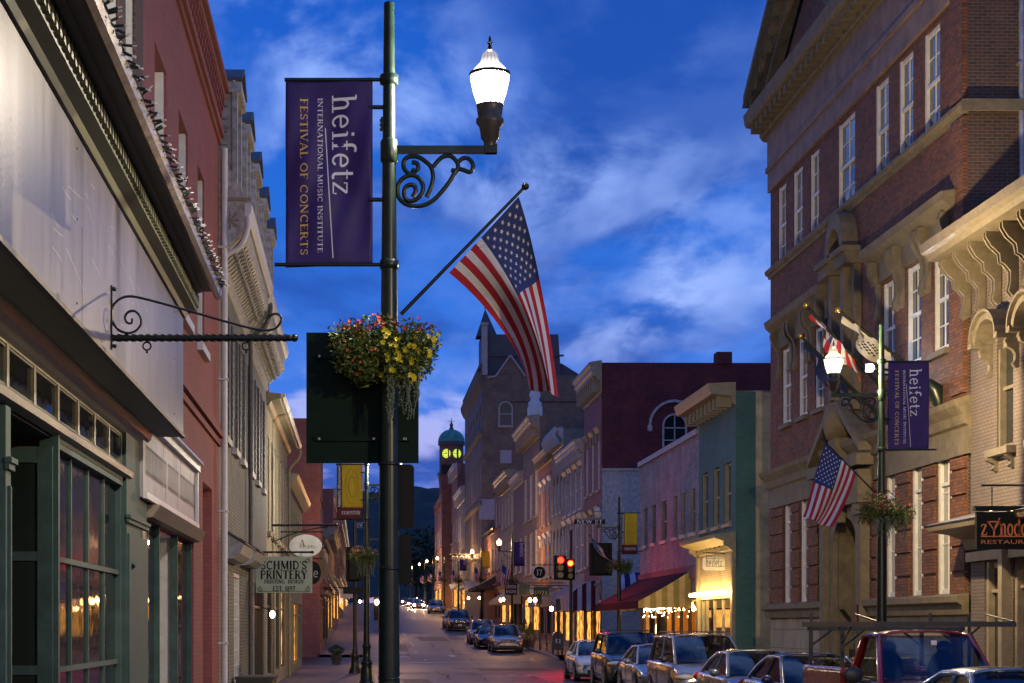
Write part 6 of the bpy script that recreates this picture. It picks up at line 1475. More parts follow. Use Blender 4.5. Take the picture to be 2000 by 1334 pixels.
    f.ell((0,-.01,h-.27),(.06,.015,.045),8,6);f.build('grille_bar',chrome,T)
    f=MB();f.box(-W*.6,W*.6,-.012,.05,.3,.42);f.box(-W*.95,W*.95,.2,L-.2,.17,.22);f.build('bumper_intake',blk,T)
    if plate: f=MB();f.box(-.15,.15,-.03,-.012,.43,.58);f.build('number_plate',wh_,T)
    f=MB()
    for s in(-.1,.45): f.tube([(s*W-.1,yA-.08,zb+.02),(s*W+.45,yA+.03,zb+.06)],.008,4)
    f.build('wiper',blk,T)
    f=MB()
    for s in(-.36,.36):
        f.ell((s,yB+.25,zb+.05),(.22,.09,.3),8,6);f.ell((s,yB+.23,zb+.36),(.11,.06,.1),8,6)
    f.ell((0,yB+1.2,zb+.05),(W*.6,.12,.3),12,8);f.build('seat',seat,T)
    f=MB();f.box(-W*.8,W*.8,wb+.22,P['rb']-.2,zb+.035,zb+.05);f.box(-W*.78,W*.78,wb+.12,wb+.35,zb+.03,zb+.09);f.tube([(.36+.17*math.cos(t*.4),wb+.62,zb+.12+.16*math.sin(t*.4)) for t in range(17)],.014,5);f.build('interior',blk,T)
    if roofrails:
        f=MB()
        for s in(-1,1): f.tube([(s*tw*.93,yB+.2,H+.0),(s*tw*.93,yB+.3,H+.06),(s*tw*.93,yC-.2,H+.06),(s*tw*.93,yC-.1,H)],.018,6)
        for y in(lerp(yB,yC,.35),lerp(yB,yC,.8)): f.tube([(-tw*.93,y,H+.06),(tw*.93,y,H+.06)],.014,5)
        f.build('roof_rail',blk,T)
    return T
rot=math.atan(-SL)
def park(T,edge_px,Yf,a=7.5):
    W={'c':.9}['c'];X=a+SL*Yf+.95;place(T,(X,Yf,gz(Yf)+KB),rot);return T
cars=[('sedan',carpaint('white_car_paint',(.6,.6,.6),.0),'white sedan parked farthest along the near right kerb',64.3,0),
('suv',carpaint('black_car_paint',(.03,.032,.036)),'black sport utility car parked behind the small silver sedan',56.0,1),
('sedan',carpaint('silver_blue_paint',(.3,.33,.38),.6),'small silver sedan parked between the black sport utility car and the minivan',50.0,0),
('van',carpaint('grey_minivan_paint',(.26,.26,.28),.6),'grey minivan with roof rack parked on the near right kerb',43.8,1),
('sedan',carpaint('grey_car_paint',(.25,.26,.28),.6),'grey sedan parked between the minivan and the dark blue sedan',37.4,0),
('sedan',carpaint('navy_car_paint',(.03,.045,.09)),'dark blue sedan parked behind the red pickup truck',32.4,0),
('sedan',carpaint('blue_car_paint',(.04,.12,.26)),'blue sedan at the lower right corner in front of the red pickup',20.3,0)]
for k,p,lb,Y,rr_ in cars: park(car(k,p,lb,roofrails=bool(rr_),plate=Y>60),0,Y,*( (7.02,) if Y<20.5 else ()))
far_=[('wagon',carpaint('silver_estate_paint',(.35,.35,.37),.6),'grey estate car parked first on the far right block',106,8.6,1),
('sedan',carpaint('dark_purple_paint',(.03,.015,.05)),'dark sedan parked behind the grey estate car',113,8.2,0),
('wagon',carpaint('silver_blue_estate_paint',(.32,.36,.42),.5),'pale silver estate car parked behind the dark sedan',121,8.2,0),
('suv',carpaint('navy_suv_paint',(.015,.02,.05)),'dark blue sport utility car parked near the middle of the far block',150,8.2,0),
('sedan',carpaint('silver_far_paint',(.3,.3,.33),.5),'silver sedan parked behind the dark blue sport utility car',158,8.2,0)]
for k,p,lb,Y,a,rr_ in far_:
    T=car(k,p,lb,roofrails=bool(rr_),group='cars parked on the far block');W_=.95;place(T,(a+SL*Y-.1,Y,gz(Y)+KB),rot)
mv=car('sedan',carpaint('dark_red_paint',(.1,.01,.01)),'oncoming car with bright headlights, nearest in the far lane',lit=True,group='oncoming cars');place(mv,((800-CX)*285/F0+.5,285,gz(285)+KB),rot)
mv2=car('van',carpaint('silver_blue_van',(.2,.24,.35),.5),'blue grey van in the road ahead of the oncoming cars',group='oncoming cars');place(mv2,((853-CX)*225/F0,225,gz(225)+KB),rot)
mv3=dup(mv,((818-CX)*262/F0,262,gz(262)+KB),rot,label='oncoming car with lit headlights to the right of the brightest one')
mv4=dup(mv,((806-CX)*310/F0,310,gz(310)+KB),rot,label='farthest oncoming car with lit headlights at the top of the hill')
for px,Y,lb in((793,345,'oncoming car with lit headlights at the very top of the hill, nearest to the pole'),(815,300,'oncoming car with lit headlights just behind the pair on the right side of the lane')): dup(mv,((px-CX)*Y/F0,Y,gz(Y)+KB),rot,label=lb)
# ---------- red pickup truck
red=carpaint('dark_red_pickup_paint',(.26,.008,.01),.15)
T=localthing('pickup_truck','dark red pickup truck with black ladder rack parked at the right kerb','pickup truck');W=.99
f=MB();st=[(0,.45,.8,.9,W*.9),(.1,.36,.95,1.02,W*.96),(.5,.32,1.0,1.08,W),(1.25,.32,1.08,1.17,W),(2.9,.32,1.1,1.16,W),(3.02,.32,1.1,1.16,W)]
rows=[]
for y,a,b,c,w in st:
    R_=[(0,a),(w*.9,a),(w,a+.12),(w*1.0,lerp(a,b,.5)),(w*.99,b-.03),(w*.93,c-.01),(w*.55,c+.03),(0,c+.05)]
    rows.append([(-x,y,z) for x,z in reversed(R_)][:-1]+[(x,y,z) for x,z in R_])
n=len(rows[0]);vs=[p for r_ in rows for p in r_];fs=[(i*n+k,i*n+k+1,(i+1)*n+k+1,(i+1)*n+k) for i in range(len(rows)-1) for k in range(n-1)]+[tuple(range(n)),tuple(range((len(rows)-1)*n,len(rows)*n))]
f.idx(vs,fs,0,True);f.build('body',red,T,sub=2)
f=MB()
for s in(-1,1): f.box(*sorted((s*W,s*(W-.1))),3.06,5.5,.45,1.26);f.tube([(s*(W-.05),3.06,1.27),(s*(W-.05),5.5,1.27)],.055,8)
f.box(-W,W,5.42,5.5,.45,1.26);f.box(-W+.1,W-.1,3.06,5.42,.55,.62);f.box(-W,W,3.06,3.12,.6,1.26);f.build('cargo_bed',red,T,bevel=.02)
f=MB();f.box(-.6,.2,3.2,3.8,.62,1.42);f.box(-.64,.24,3.18,3.82,1.42,1.46);f.build('tool_box',M['tin'],T)
a_=.86;tw=.68;H=1.88;zb=1.14;yA,yB,yC,yD=1.3,2.02,2.75,2.98
f=MB();f.grid(lambda s,t:(lerp(-1,1,s)*lerp(a_,tw,t)*.96,lerp(yA,yB,t)-.17*(1-lerp(-1,1,s)**2)*(1-t*.5),lerp(zb+.02,H-.06,t)+.03*math.sin(math.pi*t)),12,6);f.build('windshield',cg,T)
f=MB();f.grid(lambda s,t:(lerp(-1,1,s)*tw,lerp(yB-.1*(1-lerp(-1,1,s)**2),yC,t),H-.08+.08*(1-lerp(-1,1,s)**4)+.015*math.sin(math.pi*t)),12,6);f.build('roof',red,T,solid=.03)
f=MB();f.grid(lambda s,t:(lerp(-1,1,s)*lerp(tw,a_*.96,t),lerp(yC,yD,t),lerp(H-.06,zb,t)),6,4);f.build('rear_window',cg,T)
for s in(-1,1):
    p=[Vector((s*a_,yA+.05,zb-.02)),Vector((s*tw,yB,H-.07)),Vector((s*tw,yC,H-.07)),Vector((s*a_*.97,yD,zb-.02))]
    f=MB();f.face(p);f.build('side_window',cg,T)
    f=MB();f.tube([p[0]+Vector((0,-.06,-.05)),p[1],p[1].lerp(p[2],.5)+Vector((0,0,.015)),p[2],p[3]],[.055,.05,.045,.06,.09],8);f.build('roof_pillar',red,T)
    f=MB();f.ell((s*(W+.2),yA+.3,zb+.1),(.15,.07,.13),12,8);f.tube([(s*(W-.05),yA+.3,zb),(s*(W+.15),yA+.3,zb+.03)],.035,6);f.build('mirror',blk,T)
    f=MB();f.box(*sorted((s*W*.55,s*W*.93)),-.03,.12,.78,.98);f.build('headlight',hl,T,bevel=.03)
    f=MB()
    for y in(1.35,2.85): f.tube([(s*(W+.002),y,.45),(s*(W+.002),y,1.06)],.006,4)
    f.build('door_seam',blk,T);f=MB();f.box(*sorted((s*W,s*(W+.03))),2.5,2.7,.95,1.0);f.build('door_handle',blk,T)
    for wy in(.95,4.4):
        wm=MB();wm.cyl((s*(W+.012),wy,.38),.38,-s*.24,'u',22);o=wm.build('wheel',tyre,T);wm=MB();wm.disc((s*(W+.016),wy,.38),.24,'u',20);wm.build('rim',rimm,o)
        wm=MB()
        for i in range(14):
            t0,t1=math.pi*i/14,math.pi*(i+1)/14;wm.face([(s*(W+.006),wy+r*math.cos(t),.38+r*math.sin(t)) for r,t in((.38,t0),(.38,t1),(.47,t1),(.47,t0))])
        wm.build('wheel_arch',blk,T)
f=MB();f.box(-W*.5,W*.5,-.04,.1,.72,.98);f.build('grille',chrome,T);f=MB();f.box(-W*.98,W*.98,-.12,.1,.42,.66);f.build('bumper',chrome,T,bevel=.03)
f=MB();f.box(-.8,.8,yA+.1,2.9,zb+.03,zb+.05)
f.tube([(.4+.18*math.cos(t*.4),yA+.55,zb+.12+.17*math.sin(t*.4)) for t in range(17)],.015,5);f.build('interior',blk,T)
f=MB()
for s in(-.42,.42): f.ell((s,2.45,zb+.15),(.24,.1,.32),10,8);f.ell((s,2.42,zb+.5),(.12,.06,.11),8,6)
f.build('seat',seat,T)
f=MB();f.box(.25,.36,yA+.13,yA+.15,1.22,1.3);f.box(.02,.1,yA+.45,yA+.47,1.68,1.75);f.build('windscreen_sticker',wh_,T)
f=MB();
for x in(-.5,.15): f.tube([(x,yA-.16,zb+.03),(x+.6,yA-.1,zb+.07)],.01,5)
f.build('wiper',blk,T)
f=MB();zr=1.98
for y in(3.2,5.2):
    for s in(-1,1): f.box(s*(W-.06)-.03,s*(W-.06)+.03,y-.03,y+.03,1.25,zr)
    f.box(-W,W,y-.028,y+.028,zr-.09,zr-.03);
    for s in(-1,1): f.tube([(s*(W-.08),y,1.65),(s*(W-.45),y,zr-.05)],.02,6)
for s in(-1,1):
    f.box(s*(W)-.03,s*(W)+.03,1.0,5.45,zr-.028,zr+.05);f.box(s*W-.02,s*W+.02,4.9,4.95,zr+.051,zr+.2) 
for y in(1.02,2.2): f.box(-W-.03,W+.03,y-.03,y+.03,zr-.026,zr+.048)
for s in(-1,1): f.tube([(s*W,1.05,zr+.05),(s*W,2.2,zr+.16)],.015,5);f.tube([(s*(W-.06),3.2,1.7),(s*W,2.4,zr)],.02,6)
f.build('ladder_rack',blk,T)
park(T,0,25.6);T.scale=(1,1,1)
# ================= signals
REDL=emit('red_signal_lens',(1,.003,.001),60);REDH=emit('bright_red_signal_lens',(1,.0006,.0001),1500)
def sigpt(px,py,Y):return ((px-CX)*Y/F0,Y,EYE+(HY-py)*Y/F0)
def signal(Y,px0,px1,py0,py1,label,lit=None,lamp_py=None,faces=True,n=3):
    a=sigpt(px0,py1,Y);b=sigpt(px1,py0,Y);T=thing('traffic_signal',label,'traffic signal',((a[0]+b[0])/2,Y,a[2]),'traffic signals')
    w=b[0]-a[0];h=b[2]-a[2];cx=(a[0]+b[0])/2;f=MB();f.box(cx-w*.32,cx+w*.32,Y,Y+.25,a[2]+.02,b[2]-.02);f.build('housing',M['blackplate'],T,bevel=.03)
    f=MB();f.box(a[0],b[0],Y+.252,Y+.27,a[2]-.05,b[2]+.05);f.build('backplate',M['blackplate'],T)
    if faces:
        for k in range(n):
            z=b[2]-h*(k+.5)/n;r=min(w*.26,h/n*.42)
            f=MB();f.disc((cx,Y-.012,z),r,'v',18);f.build('lens',REDL if k==0 and lit==1 else REDH if k==0 and lit else mat('dark_lens',(.05,.02,.015),.2),T)
            f=MB();f.grid(lambda s,t:(cx+(r+.02)*math.cos(math.pi*(1.15-s*1.3)),Y-.01-.22*t,z+(r+.02)*math.sin(math.pi*(1.15-s*1.3))),14,1);f.build('visor',M['blackplate'],T,solid=.01)
    return T
YS_=82
def sig_post(px,Y,py_top,label,base_py=None,r=.07):
    p=sigpt(px,py_top,Y);z0=gz(Y);T=thing('signal_post',label,'post',(p[0],Y,z0));f=MB();f.tube([(p[0],Y,z0),(p[0],Y,p[2])],[r*1.2,r],12);f.build('pole',M['metal_black'],T);f=MB();f.lathe((p[0],Y,z0),[(.26,0),(.24,.1),(.17,.25),(.15,.6),(.19,.68),(.12,.8),(.09,1.0)],14);f.build('base',M['metal_black'],T);return T
Tp=sig_post(1115,88,1035,'tall thin black signal post with red signals at the right street corner')
f=MB();a=sigpt(1060,1131,88);b=sigpt(1115,1131,88);f.tube([a,b],.02,5)
signal(87.6,1083,1107,1087,1130,'left of the two red traffic signals at the right corner',lit=True)
signal(87.5,1104,1124,1094,1131,'right of the two red traffic signals at the right corner, brighter',lit=2)
signal(80.3,1152,1197,1062,1122,'dark back of a traffic signal on the unlit lamp post at the right corner',faces=False)
Tp=sig_post(693,72,1000,'black signal post with cast base on the left pavement')
signal(71.6,675,709,1070,1134,'dark back of a traffic signal on the left pavement post, under the yellow banner',faces=False)
f=MB();a=sigpt(670,1160,71.7);b=sigpt(712,1146,71.7);f.box(a[0],b[0],71.65,71.7,a[2],b[2]);tag(f.build('street_sign',M['blackplate']),'small dark blank sign back low on the left signal post','sign')
# walk signal glowing orange by second lamp
p=sigpt(736,1192,40);T=thing('crossing_signal','crossing signal box with glowing orange lamp behind the nearest post','crossing signal',p);f=MB();a=sigpt(730,1212,40);b=sigpt(739,1165,40);f.box(a[0],b[0],40,40.2,a[2],b[2]);f.build('housing',M['blackplate'],T);f=MB();f.ell((p[0]-.0,39.97,sigpt(0,1176,40)[2]),(.045,.03,.06));f.build('lamp',emit('orange_signal_lamp',(1,.45,.12),60),T)
# street name signs
def nsign(px0,px1,py,Y,txt,label,h=.26):
    a=sigpt(px0,py,Y);b=sigpt(px1,py,Y);T=thing('street_name_sign',label,'street sign',a);f=MB();f.box(a[0],b[0],Y-.02,Y+.02,a[2]-h/2,a[2]+h/2);f.build('plate',M['blackplate'],T)
    f=MB();w=(b[0]-a[0]);put_text(f,txt,0,0,.15,lambda x,y:((a[0]+b[0])/2+x,Y-.025,a[2]-.075+y),fit=w*.85)
    for z in(a[2]-h/2+.012,a[2]+h/2-.02): f.face([(a[0]+.02,Y-.025,z),(b[0]-.02,Y-.025,z),(b[0]-.02,Y-.025,z+.01),(a[0]+.02,Y-.025,z+.01)])
    f.build('lettering',silver,T);return T
nsign(1122,1182,1019,79.6,'NEW ST','black street name sign on the unlit lamp post at the right corner')
nsign(690,722,1026,84,'NEW ST','black street name sign beside the left signal post')
nsign(876,951,1087,186,'MARKET','pale street name sign by the far lamp with yellow banner',h=.5)
# unlit lamp (small) hanging lantern near 1165,995 is the corner lamp globe
# mailbox
Yb=99.5;p=sigpt(1090,1275,Yb);z0=gz(Yb);T=thing('mailbox','dark blue mailbox with rounded top at the far street corner','mailbox',(p[0],Yb,z0));s=Yb/F0;w=.3
f=MB();P=[(-w,.25),(w,.25),(w,.95)]+[(w*math.cos(R(a)),.95+w*math.sin(R(a))) for a in range(15,180,15)]+[(-w,.95)];f.prism([(p[0]+a,z0+b) for a,b in P],Yb,Yb+.55,'v');f.build('body',mat('navy_mailbox_paint',(.02,.025,.04),.35),T)
f=MB();
for x in(-.25,.25):
    for y in(.04,.5): f.box(p[0]+x-.03,p[0]+x+.03,Yb+y-.03,Yb+y+.03,z0,z0+.25)
f.build('leg',M['metal_black'],T);f=MB();f.box(p[0]-.13,p[0]+.13,Yb-.01,Yb-.003,z0+.62,z0+.85);f.build('label_plate',M['white_trim'],T)
f=MB();f.face([(p[0]-.08,Yb-.014,z0+.68),(p[0]+.08,Yb-.014,z0+.72),(p[0]+.09,Yb-.014,z0+.8),(p[0]-.06,Yb-.014,z0+.76)]);f.build('emblem',mat('navy_print',(.03,.05,.15),.5),T)
# thin sign pole at (1090,..)
for px,Y,t,lb in((1090,96,1170,'thin dark signpost with narrow plate behind the mailbox'),(1054,108,1160,'thin signpost beside the grey estate car')):
    p=sigpt(px,t,Y);T=thing('signpost',lb,'post',(p[0],Y,gz(Y)));f=MB();f.tube([(p[0],Y,gz(Y)),(p[0],Y,p[2])],.04,6);f.box(p[0]-.12,p[0]+.12,Y-.05,Y-.04,p[2]-.6,p[2]);f.build('pole',M['metal_black'],T)
# ================= hanging shop signs on the right
def hang(px0,px1,py0,py1,Y,bg,label,txts,fg,round_=False,side='R',bar=True,name='hanging_sign',wt_=1.1):
    a=sigpt(px0,py1,Y);b=sigpt(px1,py0,Y);cx,cz=(a[0]+b[0])/2,(a[2]+b[2])/2;w,h=b[0]-a[0],b[2]-a[2];T=thing(name,label,'shop sign',(cx,Y,a[2]))
    f=MB()
    if round_: f.prism([(cx+w/2*math.cos(R(t)),cz+h/2*math.sin(R(t))) for t in range(0,360,12)],Y-.03,Y+.03,'v')
    else: f.box(a[0],b[0],Y-.03,Y+.03,a[2],b[2])
    f.build('board',bg,T)
    f=MB();fn=lambda x,y:(cx+x,Y-.036,cz+y)
    for t in txts:
        s,dx,dy,hh,fit=t[:5]
        if len(t)>5 and t[5]=='sans': put_sans(f,s,dx*w,dy*h,hh*h*1.35,fn,fit=fit*w if fit else None)
        else: put_text(f,s,dx*w,(dy-hh/2)*h,hh*h,fn,fit=fit*w if fit else None,wt=wt_)
    if txts: f.build('lettering',fg,T)
    f=MB();wallx=(RF if side=='R' else LF).p(Y,0,0)[0];e=b[0] if side=='R' else a[0];o_=a[0] if side=='R' else b[0]
    zt=b[2]+.12*(h if h<1 else 1);f.tube([(o_,Y,zt),(wallx,Y,zt)],.025,6)
    for x in(a[0]+w*.2,b[0]-w*.2): f.tube([(x,Y,b[2]-(h*.15 if round_ else 0)),(x,Y,zt)],.01,4)
    f.ell((o_,Y,zt),(.04,.04,.04),8,6);f.build('hanger',M['metal_black'],T);return T
wt=M['white_trim'];bp=M['blackplate']
gy=mat('pale_grey_sign_paint',(.5,.52,.52),.5)
T=hang(1040,1067,1106,1130,112,wt,'square white sign with round black plate and the number 17',[],bp)
p=sigpt(1053.5,1118,112);f=MB();f.disc((p[0],111.95,p[2]),.36,'v',24);f.build('round_plate',bp,T);f=MB();put_text(f,'17',0,-.17,.34,lambda x,y:(p[0]+x,111.94,p[2]+y));f.build('number',wt,T)
hang(1042,1072,1146,1165,109,mat('dark_green_sign_paint',(.03,.09,.05),.5),'green sign with yellow pizza lettering',[('PIZZA',0,-.18,.5,.85)],mat('yellow_lettering',(.8,.7,.1),.5))
hang(1014,1035,1141,1161,116,mat('dark_teal_sign_paint',(.04,.08,.07),.5),'dark teal sign left of the pizza sign',[('LOUNGE',0,0,.3,.7)] if 0 else [],gy)
hang(986,1010,1141,1162,121,bp,'black sign with white and red lettering left of the dark teal sign',[('DESIGN',0,.25,.32,.8,'sans'),('ENGINE',0,-.2,.32,.8,'sans')],wt)
hang(907,930,1135,1153,190,wt,'white hanging sign far along the right row',[],bp)
hang(1034,1042,1150,1158,110,wt,'tiny white sign between the pizza sign and the teal sign',[],bp)
# ================= left hanging signs
T=hang(500,610,1087,1158,46.5,mat('green_lit_sign_paint',(.34,.42,.36),.45),'white printery sign with black serif lettering and corner scrolls on the left',[("SCHMID'S",0,.26,.23,.82),('PRINTERY',0,-.0,.23,.84),('PRINTING  DESIGN',0,-.19,.1,.7),('EST. 1897',0,-.38,.13,.4)],bp,side='L',wt_=1.45)  # board colour tinted green: cyan signal light put into the paint
p0=sigpt(500,1158,46.5);p1=sigpt(610,1087,46.5);f=MB()
for sx in(0,1):
    for sz in(0,1):
        cx=lerp(p0[0]+.12,p1[0]-.12,sx);cz=lerp(p0[2]+.1,p1[2]-.1,sz);f.tube([(cx+.05*math.cos(t*.6)*(.4+t/14)*(1 if sx else -1),46.46,cz+.05*math.sin(t*.6)*(.4+t/14)) for t in range(14)],.006,4)
f.box(p0[0]+.05,p1[0]-.05,46.462,46.466,p0[2]+.03,p0[2]+.04);f.build('scroll_print',bp,T)
hang(565,629,1044,1088,62.3,gy,'pale oval sign with script lettering above the printery sign',[('A',-.1,.12,.3,None),('STUDIO',.06,-.05,.12,.5)],mat('olive_lettering',(.12,.11,.04),.6),round_=True,side='L')
hang(595,627,1096,1141,74,bp,'dark oval sign half hidden behind the printery sign',[('e',.2,0,.4,None)],gy,round_=True,side='L')
hang(622,634,1075,1125,80,mat('tan_sign_paint',(.3,.22,.1),.6),'tall narrow tan sign right of the ovals on the left',[],bp,side='L')
hang(665,697,1150,1168,110,wt,'low white bracket sign over the far left pavement',[],bp,side='L')
T=thing('iron_bar_bracket','long twisted iron bar bracket without a sign above the oval sign','sign bracket',sigpt(600,1026,56));f=MB();f.tube([(LF.p(56,0,0)[0],56,sigpt(0,1026,56)[2]),sigpt(655,1025,56)],.035,6);f.ell(sigpt(656,1025,56),(.06,.06,.06),8,6);f.build('bar',M['metal_black'],T);f=MB();f.tube(smooth([(LF.p(56,0,0)[0],56,sigpt(0,1060,56)[2]),sigpt(580,1040,56),sigpt(640,1028,56)],4),.02,5);f.build('brace',M['metal_black'],T)
# wall lamps on the left
for px,py,Y,lb in((532,1200,50,'small warm wall lamp beside the printery door'),(703,1175,120,'small warm wall lamp far on the left')):
    p=sigpt(px,py,Y);T=thing('wall_lamp',lb,'wall lamp',p);f=MB();f.ell(p,(.07,.07,.1),10,8);f.build('bulb',emit('warm_wall_bulb',(1,.5,.2),40),T);f=MB();f.tube([(p[0],Y,p[2]+.1),(p[0]-.3,Y,p[2]+.2)],.015,5);f.build('arm',M['metal_black'],T)
# CCTV-like arm on the first shop pilaster
p=sigpt(245,1120,21.2);T=thing('spot_lamp','small black spotlight fixed to the teal pilaster of the near shop','spotlight',p);f=MB();f.ell(p,(.05,.05,.04),10,8);f.tube([p,(p[0]+.1,p[1]-.02,p[2]+.1)],.03,10);f.build('housing',M['metal_black'],T)
# planters and pots
p=sigpt(480,1322,40);T=thing('planter_box','dark wooden planter box on the left pavement below the printery sign','planter',(LF.p(39,.45,0)[0],39,0));f=MB();x=LF.p(39,.1,0)[0];f.box(x,x+.75,38.6,40.2,0,.72);f.box(x-.03,x+.78,38.57,40.23,.72,.78);f.build('box',M['brown_dark'],T)
def potplant(px,Y,h,label,cone=False,seed=1,w=.3,dz=0):
    p=sigpt(px,1200,Y);z0=gz(Y);T=thing('potted_shrub',label,'potted plant',(p[0],Y,z0));f=MB();f.lathe((p[0],Y,z0),[(w*.6,0),(w*.9,.4),(w,.45),(w*.9,.46)],12);f.build('pot',M['stone'],T);f=MB();r=random.Random(seed)
    for i in range(700):
        t=r.random();rad=(w*1.2*(1-t)+.03) if cone else w*1.4*math.sin(math.pi*max(.1,t))
        a=r.uniform(0,6.28);q=Vector((p[0]+rad*math.cos(a)*r.uniform(.6,1),Y+rad*math.sin(a)*r.uniform(.6,1),z0+.45+h*t));d=Vector((r.gauss(0,1),r.gauss(0,1),r.gauss(0,1))).normalized()*.05;b=d.orthogonal().normalized()*.025;f.face([q-d,q+b,q+d,q-b])
    f.build('foliage',lf1,T)
potplant(657,87,.5,'round potted plant on the far left pavement corner',seed=3)
potplant(1025,113,1.3,'left of two cone shaped shrubs in pots on the far right pavement',True,5,.35);potplant(1036,112,1.1,'right of two cone shaped shrubs in pots on the far right pavement',True,6,.35)
# café chair and table
Yc=106;p=sigpt(1066,1245,Yc)
for k,(px,lb) in enumerate(((1062,'black cafe chair left of the shop door on the far corner pavement'),(1074,'black cafe chair right of the other one on the far corner pavement'))):
    p=sigpt(px,0,Yc);z0=gz(Yc);T=thing('cafe_chair',lb,'chair',(p[0],Yc,z0),'cafe chairs');f=MB();f.cyl((p[0],Yc,z0+.44),.2,.03,'w',14);f.build('seat',M['metal_black'],T);f=MB();f.tube([(p[0]-.2,Yc+.15,z0+.44),(p[0]-.18,Yc+.2,z0+.85),(p[0],Yc+.22,z0+.95),(p[0]+.18,Yc+.2,z0+.85),(p[0]+.2,Yc+.15,z0+.44)],.02,5);f.build('backrest',M['metal_black'],T)
    for sx in(-1,1):
        for sy in(-1,1): f=MB();f.tube([(p[0]+sx*.15,Yc+sy*.15,z0+.44),(p[0]+sx*.2,Yc+sy*.2,z0)],.015,5);f.build('leg',M['metal_black'],T)
# awnings along the far row
awning(RF,117.5,123,1.7,4.2,3.4,[cl('grey_canvas',(.3,.3,.33)),cl('grey_canvas_b',(.27,.27,.3))],'','pale grey awning over the lit pizza shop front',stripe=.4)
awning(RF,148,158,1.9,5.2,3.9,[cl('cream_canvas_a',(.42,.38,.28)),cl('cream_canvas_b',(.38,.34,.25))],'','cream awning under the golden bracketed eave',stripe=.5)
awning(RF,176,190,1.8,6.6,5.6,[cl('dark_canvas_a',(.1,.09,.08)),cl('dark_canvas_b',(.09,.08,.07))],'','dark awning on the low brick front below the tower building',stripe=.5)
# small wall lamps lighting the far shops
for i,(px,py,Y) in enumerate(((1035,1172,118),(1045,1172,115),(1077,1189,104),(983,1171,140),(978,1172,142),(936,1168,172),(915,1168,186))):
    p=sigpt(px,py,Y);T=thing('wall_lamp','warm glowing wall lamp on the far right shop fronts','wall lamp',p,'wall lamps on the far right fronts');f=MB();f.ell(p,(.11,.11,.14),8,6);f.build('bulb',emit('warm_far_bulb',(1,.42,.12),60),T);f=MB();f.tube([(p[0],Y,p[2]+.1),(p[0]+.4,Y,p[2]+.15)],.02,5);f.build('arm',M['metal_black'],T)
# ================= world
w=bpy.data.worlds.new('World');SC.world=w;w.use_nodes=True;t=w.node_tree;N=t.nodes;Lk=t.links;bg=N['Background']
tc=N.new('ShaderNodeTexCoord');sep=N.new('ShaderNodeSeparateXYZ');Lk.new(tc.outputs['Generated'],sep.inputs[0])
sky=N.new('ShaderNodeTexSky');sky.sky_type='NISHITA';sky.sun_disc=False;sky.sun_elevation=R(1.5);sky.sun_rotation=R(200);sky.altitude=400
ramp=N.new('ShaderNodeValToRGB');e=ramp.color_ramp.elements
def setramp(rp,stops):
    e=rp.color_ramp.elements
    while len(e)>1: e.remove(e[-1])
    e[0].position,e[0].color=stops[0][0],c4(stops[0][1])
    for p,c in stops[1:]: q=e.new(p);q.color=c4(c)
setramp(ramp,[(0,(.20,.14,.38)),(.035,(.19,.17,.52)),(.07,(.10,.19,.66)),(.13,(.03,.165,.70)),(.22,(.006,.125,.62)),(.34,(.001,.08,.50)),(.6,(.01,.08,.38)),(1,(.02,.07,.28))])
Lk.new(sep.outputs['Z'],ramp.inputs[0])
# clouds: noise on a plane high above the street
dv=N.new('ShaderNodeVectorMath');dv.operation='DIVIDE';cb=N.new('ShaderNodeCombineXYZ');ad=N.new('ShaderNodeMath');ad.operation='ADD';ad.inputs[1].default_value=.12;Lk.new(sep.outputs['Z'],ad.inputs[0])
for i in range(3): Lk.new(ad.outputs[0],cb.inputs[i])
Lk.new(tc.outputs['Generated'],dv.inputs[0]);Lk.new(cb.outputs[0],dv.inputs[1])
def noise(scale,det,rough,dist,off,sc3):
    mp=N.new('ShaderNodeMapping');mp.inputs['Location'].default_value=off;mp.inputs['Scale'].default_value=sc3;Lk.new(dv.outputs[0],mp.inputs[0])
    n=N.new('ShaderNodeTexNoise');n.inputs['Scale'].default_value=scale;n.inputs['Detail'].default_value=det;n.inputs['Roughness'].default_value=rough;n.inputs['Distortion'].default_value=dist;Lk.new(mp.outputs[0],n.inputs['Vector']);return n
n1=noise(3.6,8,.55,.35,(10.875,19.521,0),(1.0,.5,1));n2=noise(1.5,5,.5,.3,(3.275,13.549,0),(1.1,.5,1))
r1=N.new('ShaderNodeMapRange');r1.interpolation_type='SMOOTHSTEP';r1.inputs['From Min'].default_value=.42;r1.inputs['From Max'].default_value=.6;Lk.new(n1.outputs['Fac'],r1.inputs[0])
r2=N.new('ShaderNodeMapRange');r2.interpolation_type='SMOOTHSTEP';r2.inputs['From Min'].default_value=.42;r2.inputs['From Max'].default_value=.62;Lk.new(n2.outputs['Fac'],r2.inputs[0])
ml=N.new('ShaderNodeMath');ml.operation='MULTIPLY';Lk.new(r1.outputs[0],ml.inputs[0]);
ml2=N.new('ShaderNodeMath');ml2.operation='MULTIPLY_ADD';ml2.inputs[1].default_value=.9;ml2.inputs[2].default_value=.12;Lk.new(r2.outputs[0],ml2.inputs[0]);Lk.new(ml2.outputs[0],ml.inputs[1])
mxc=N.new('ShaderNodeMix');mxc.data_type='RGBA';Lk.new(ml.outputs[0],mxc.inputs['Factor'])
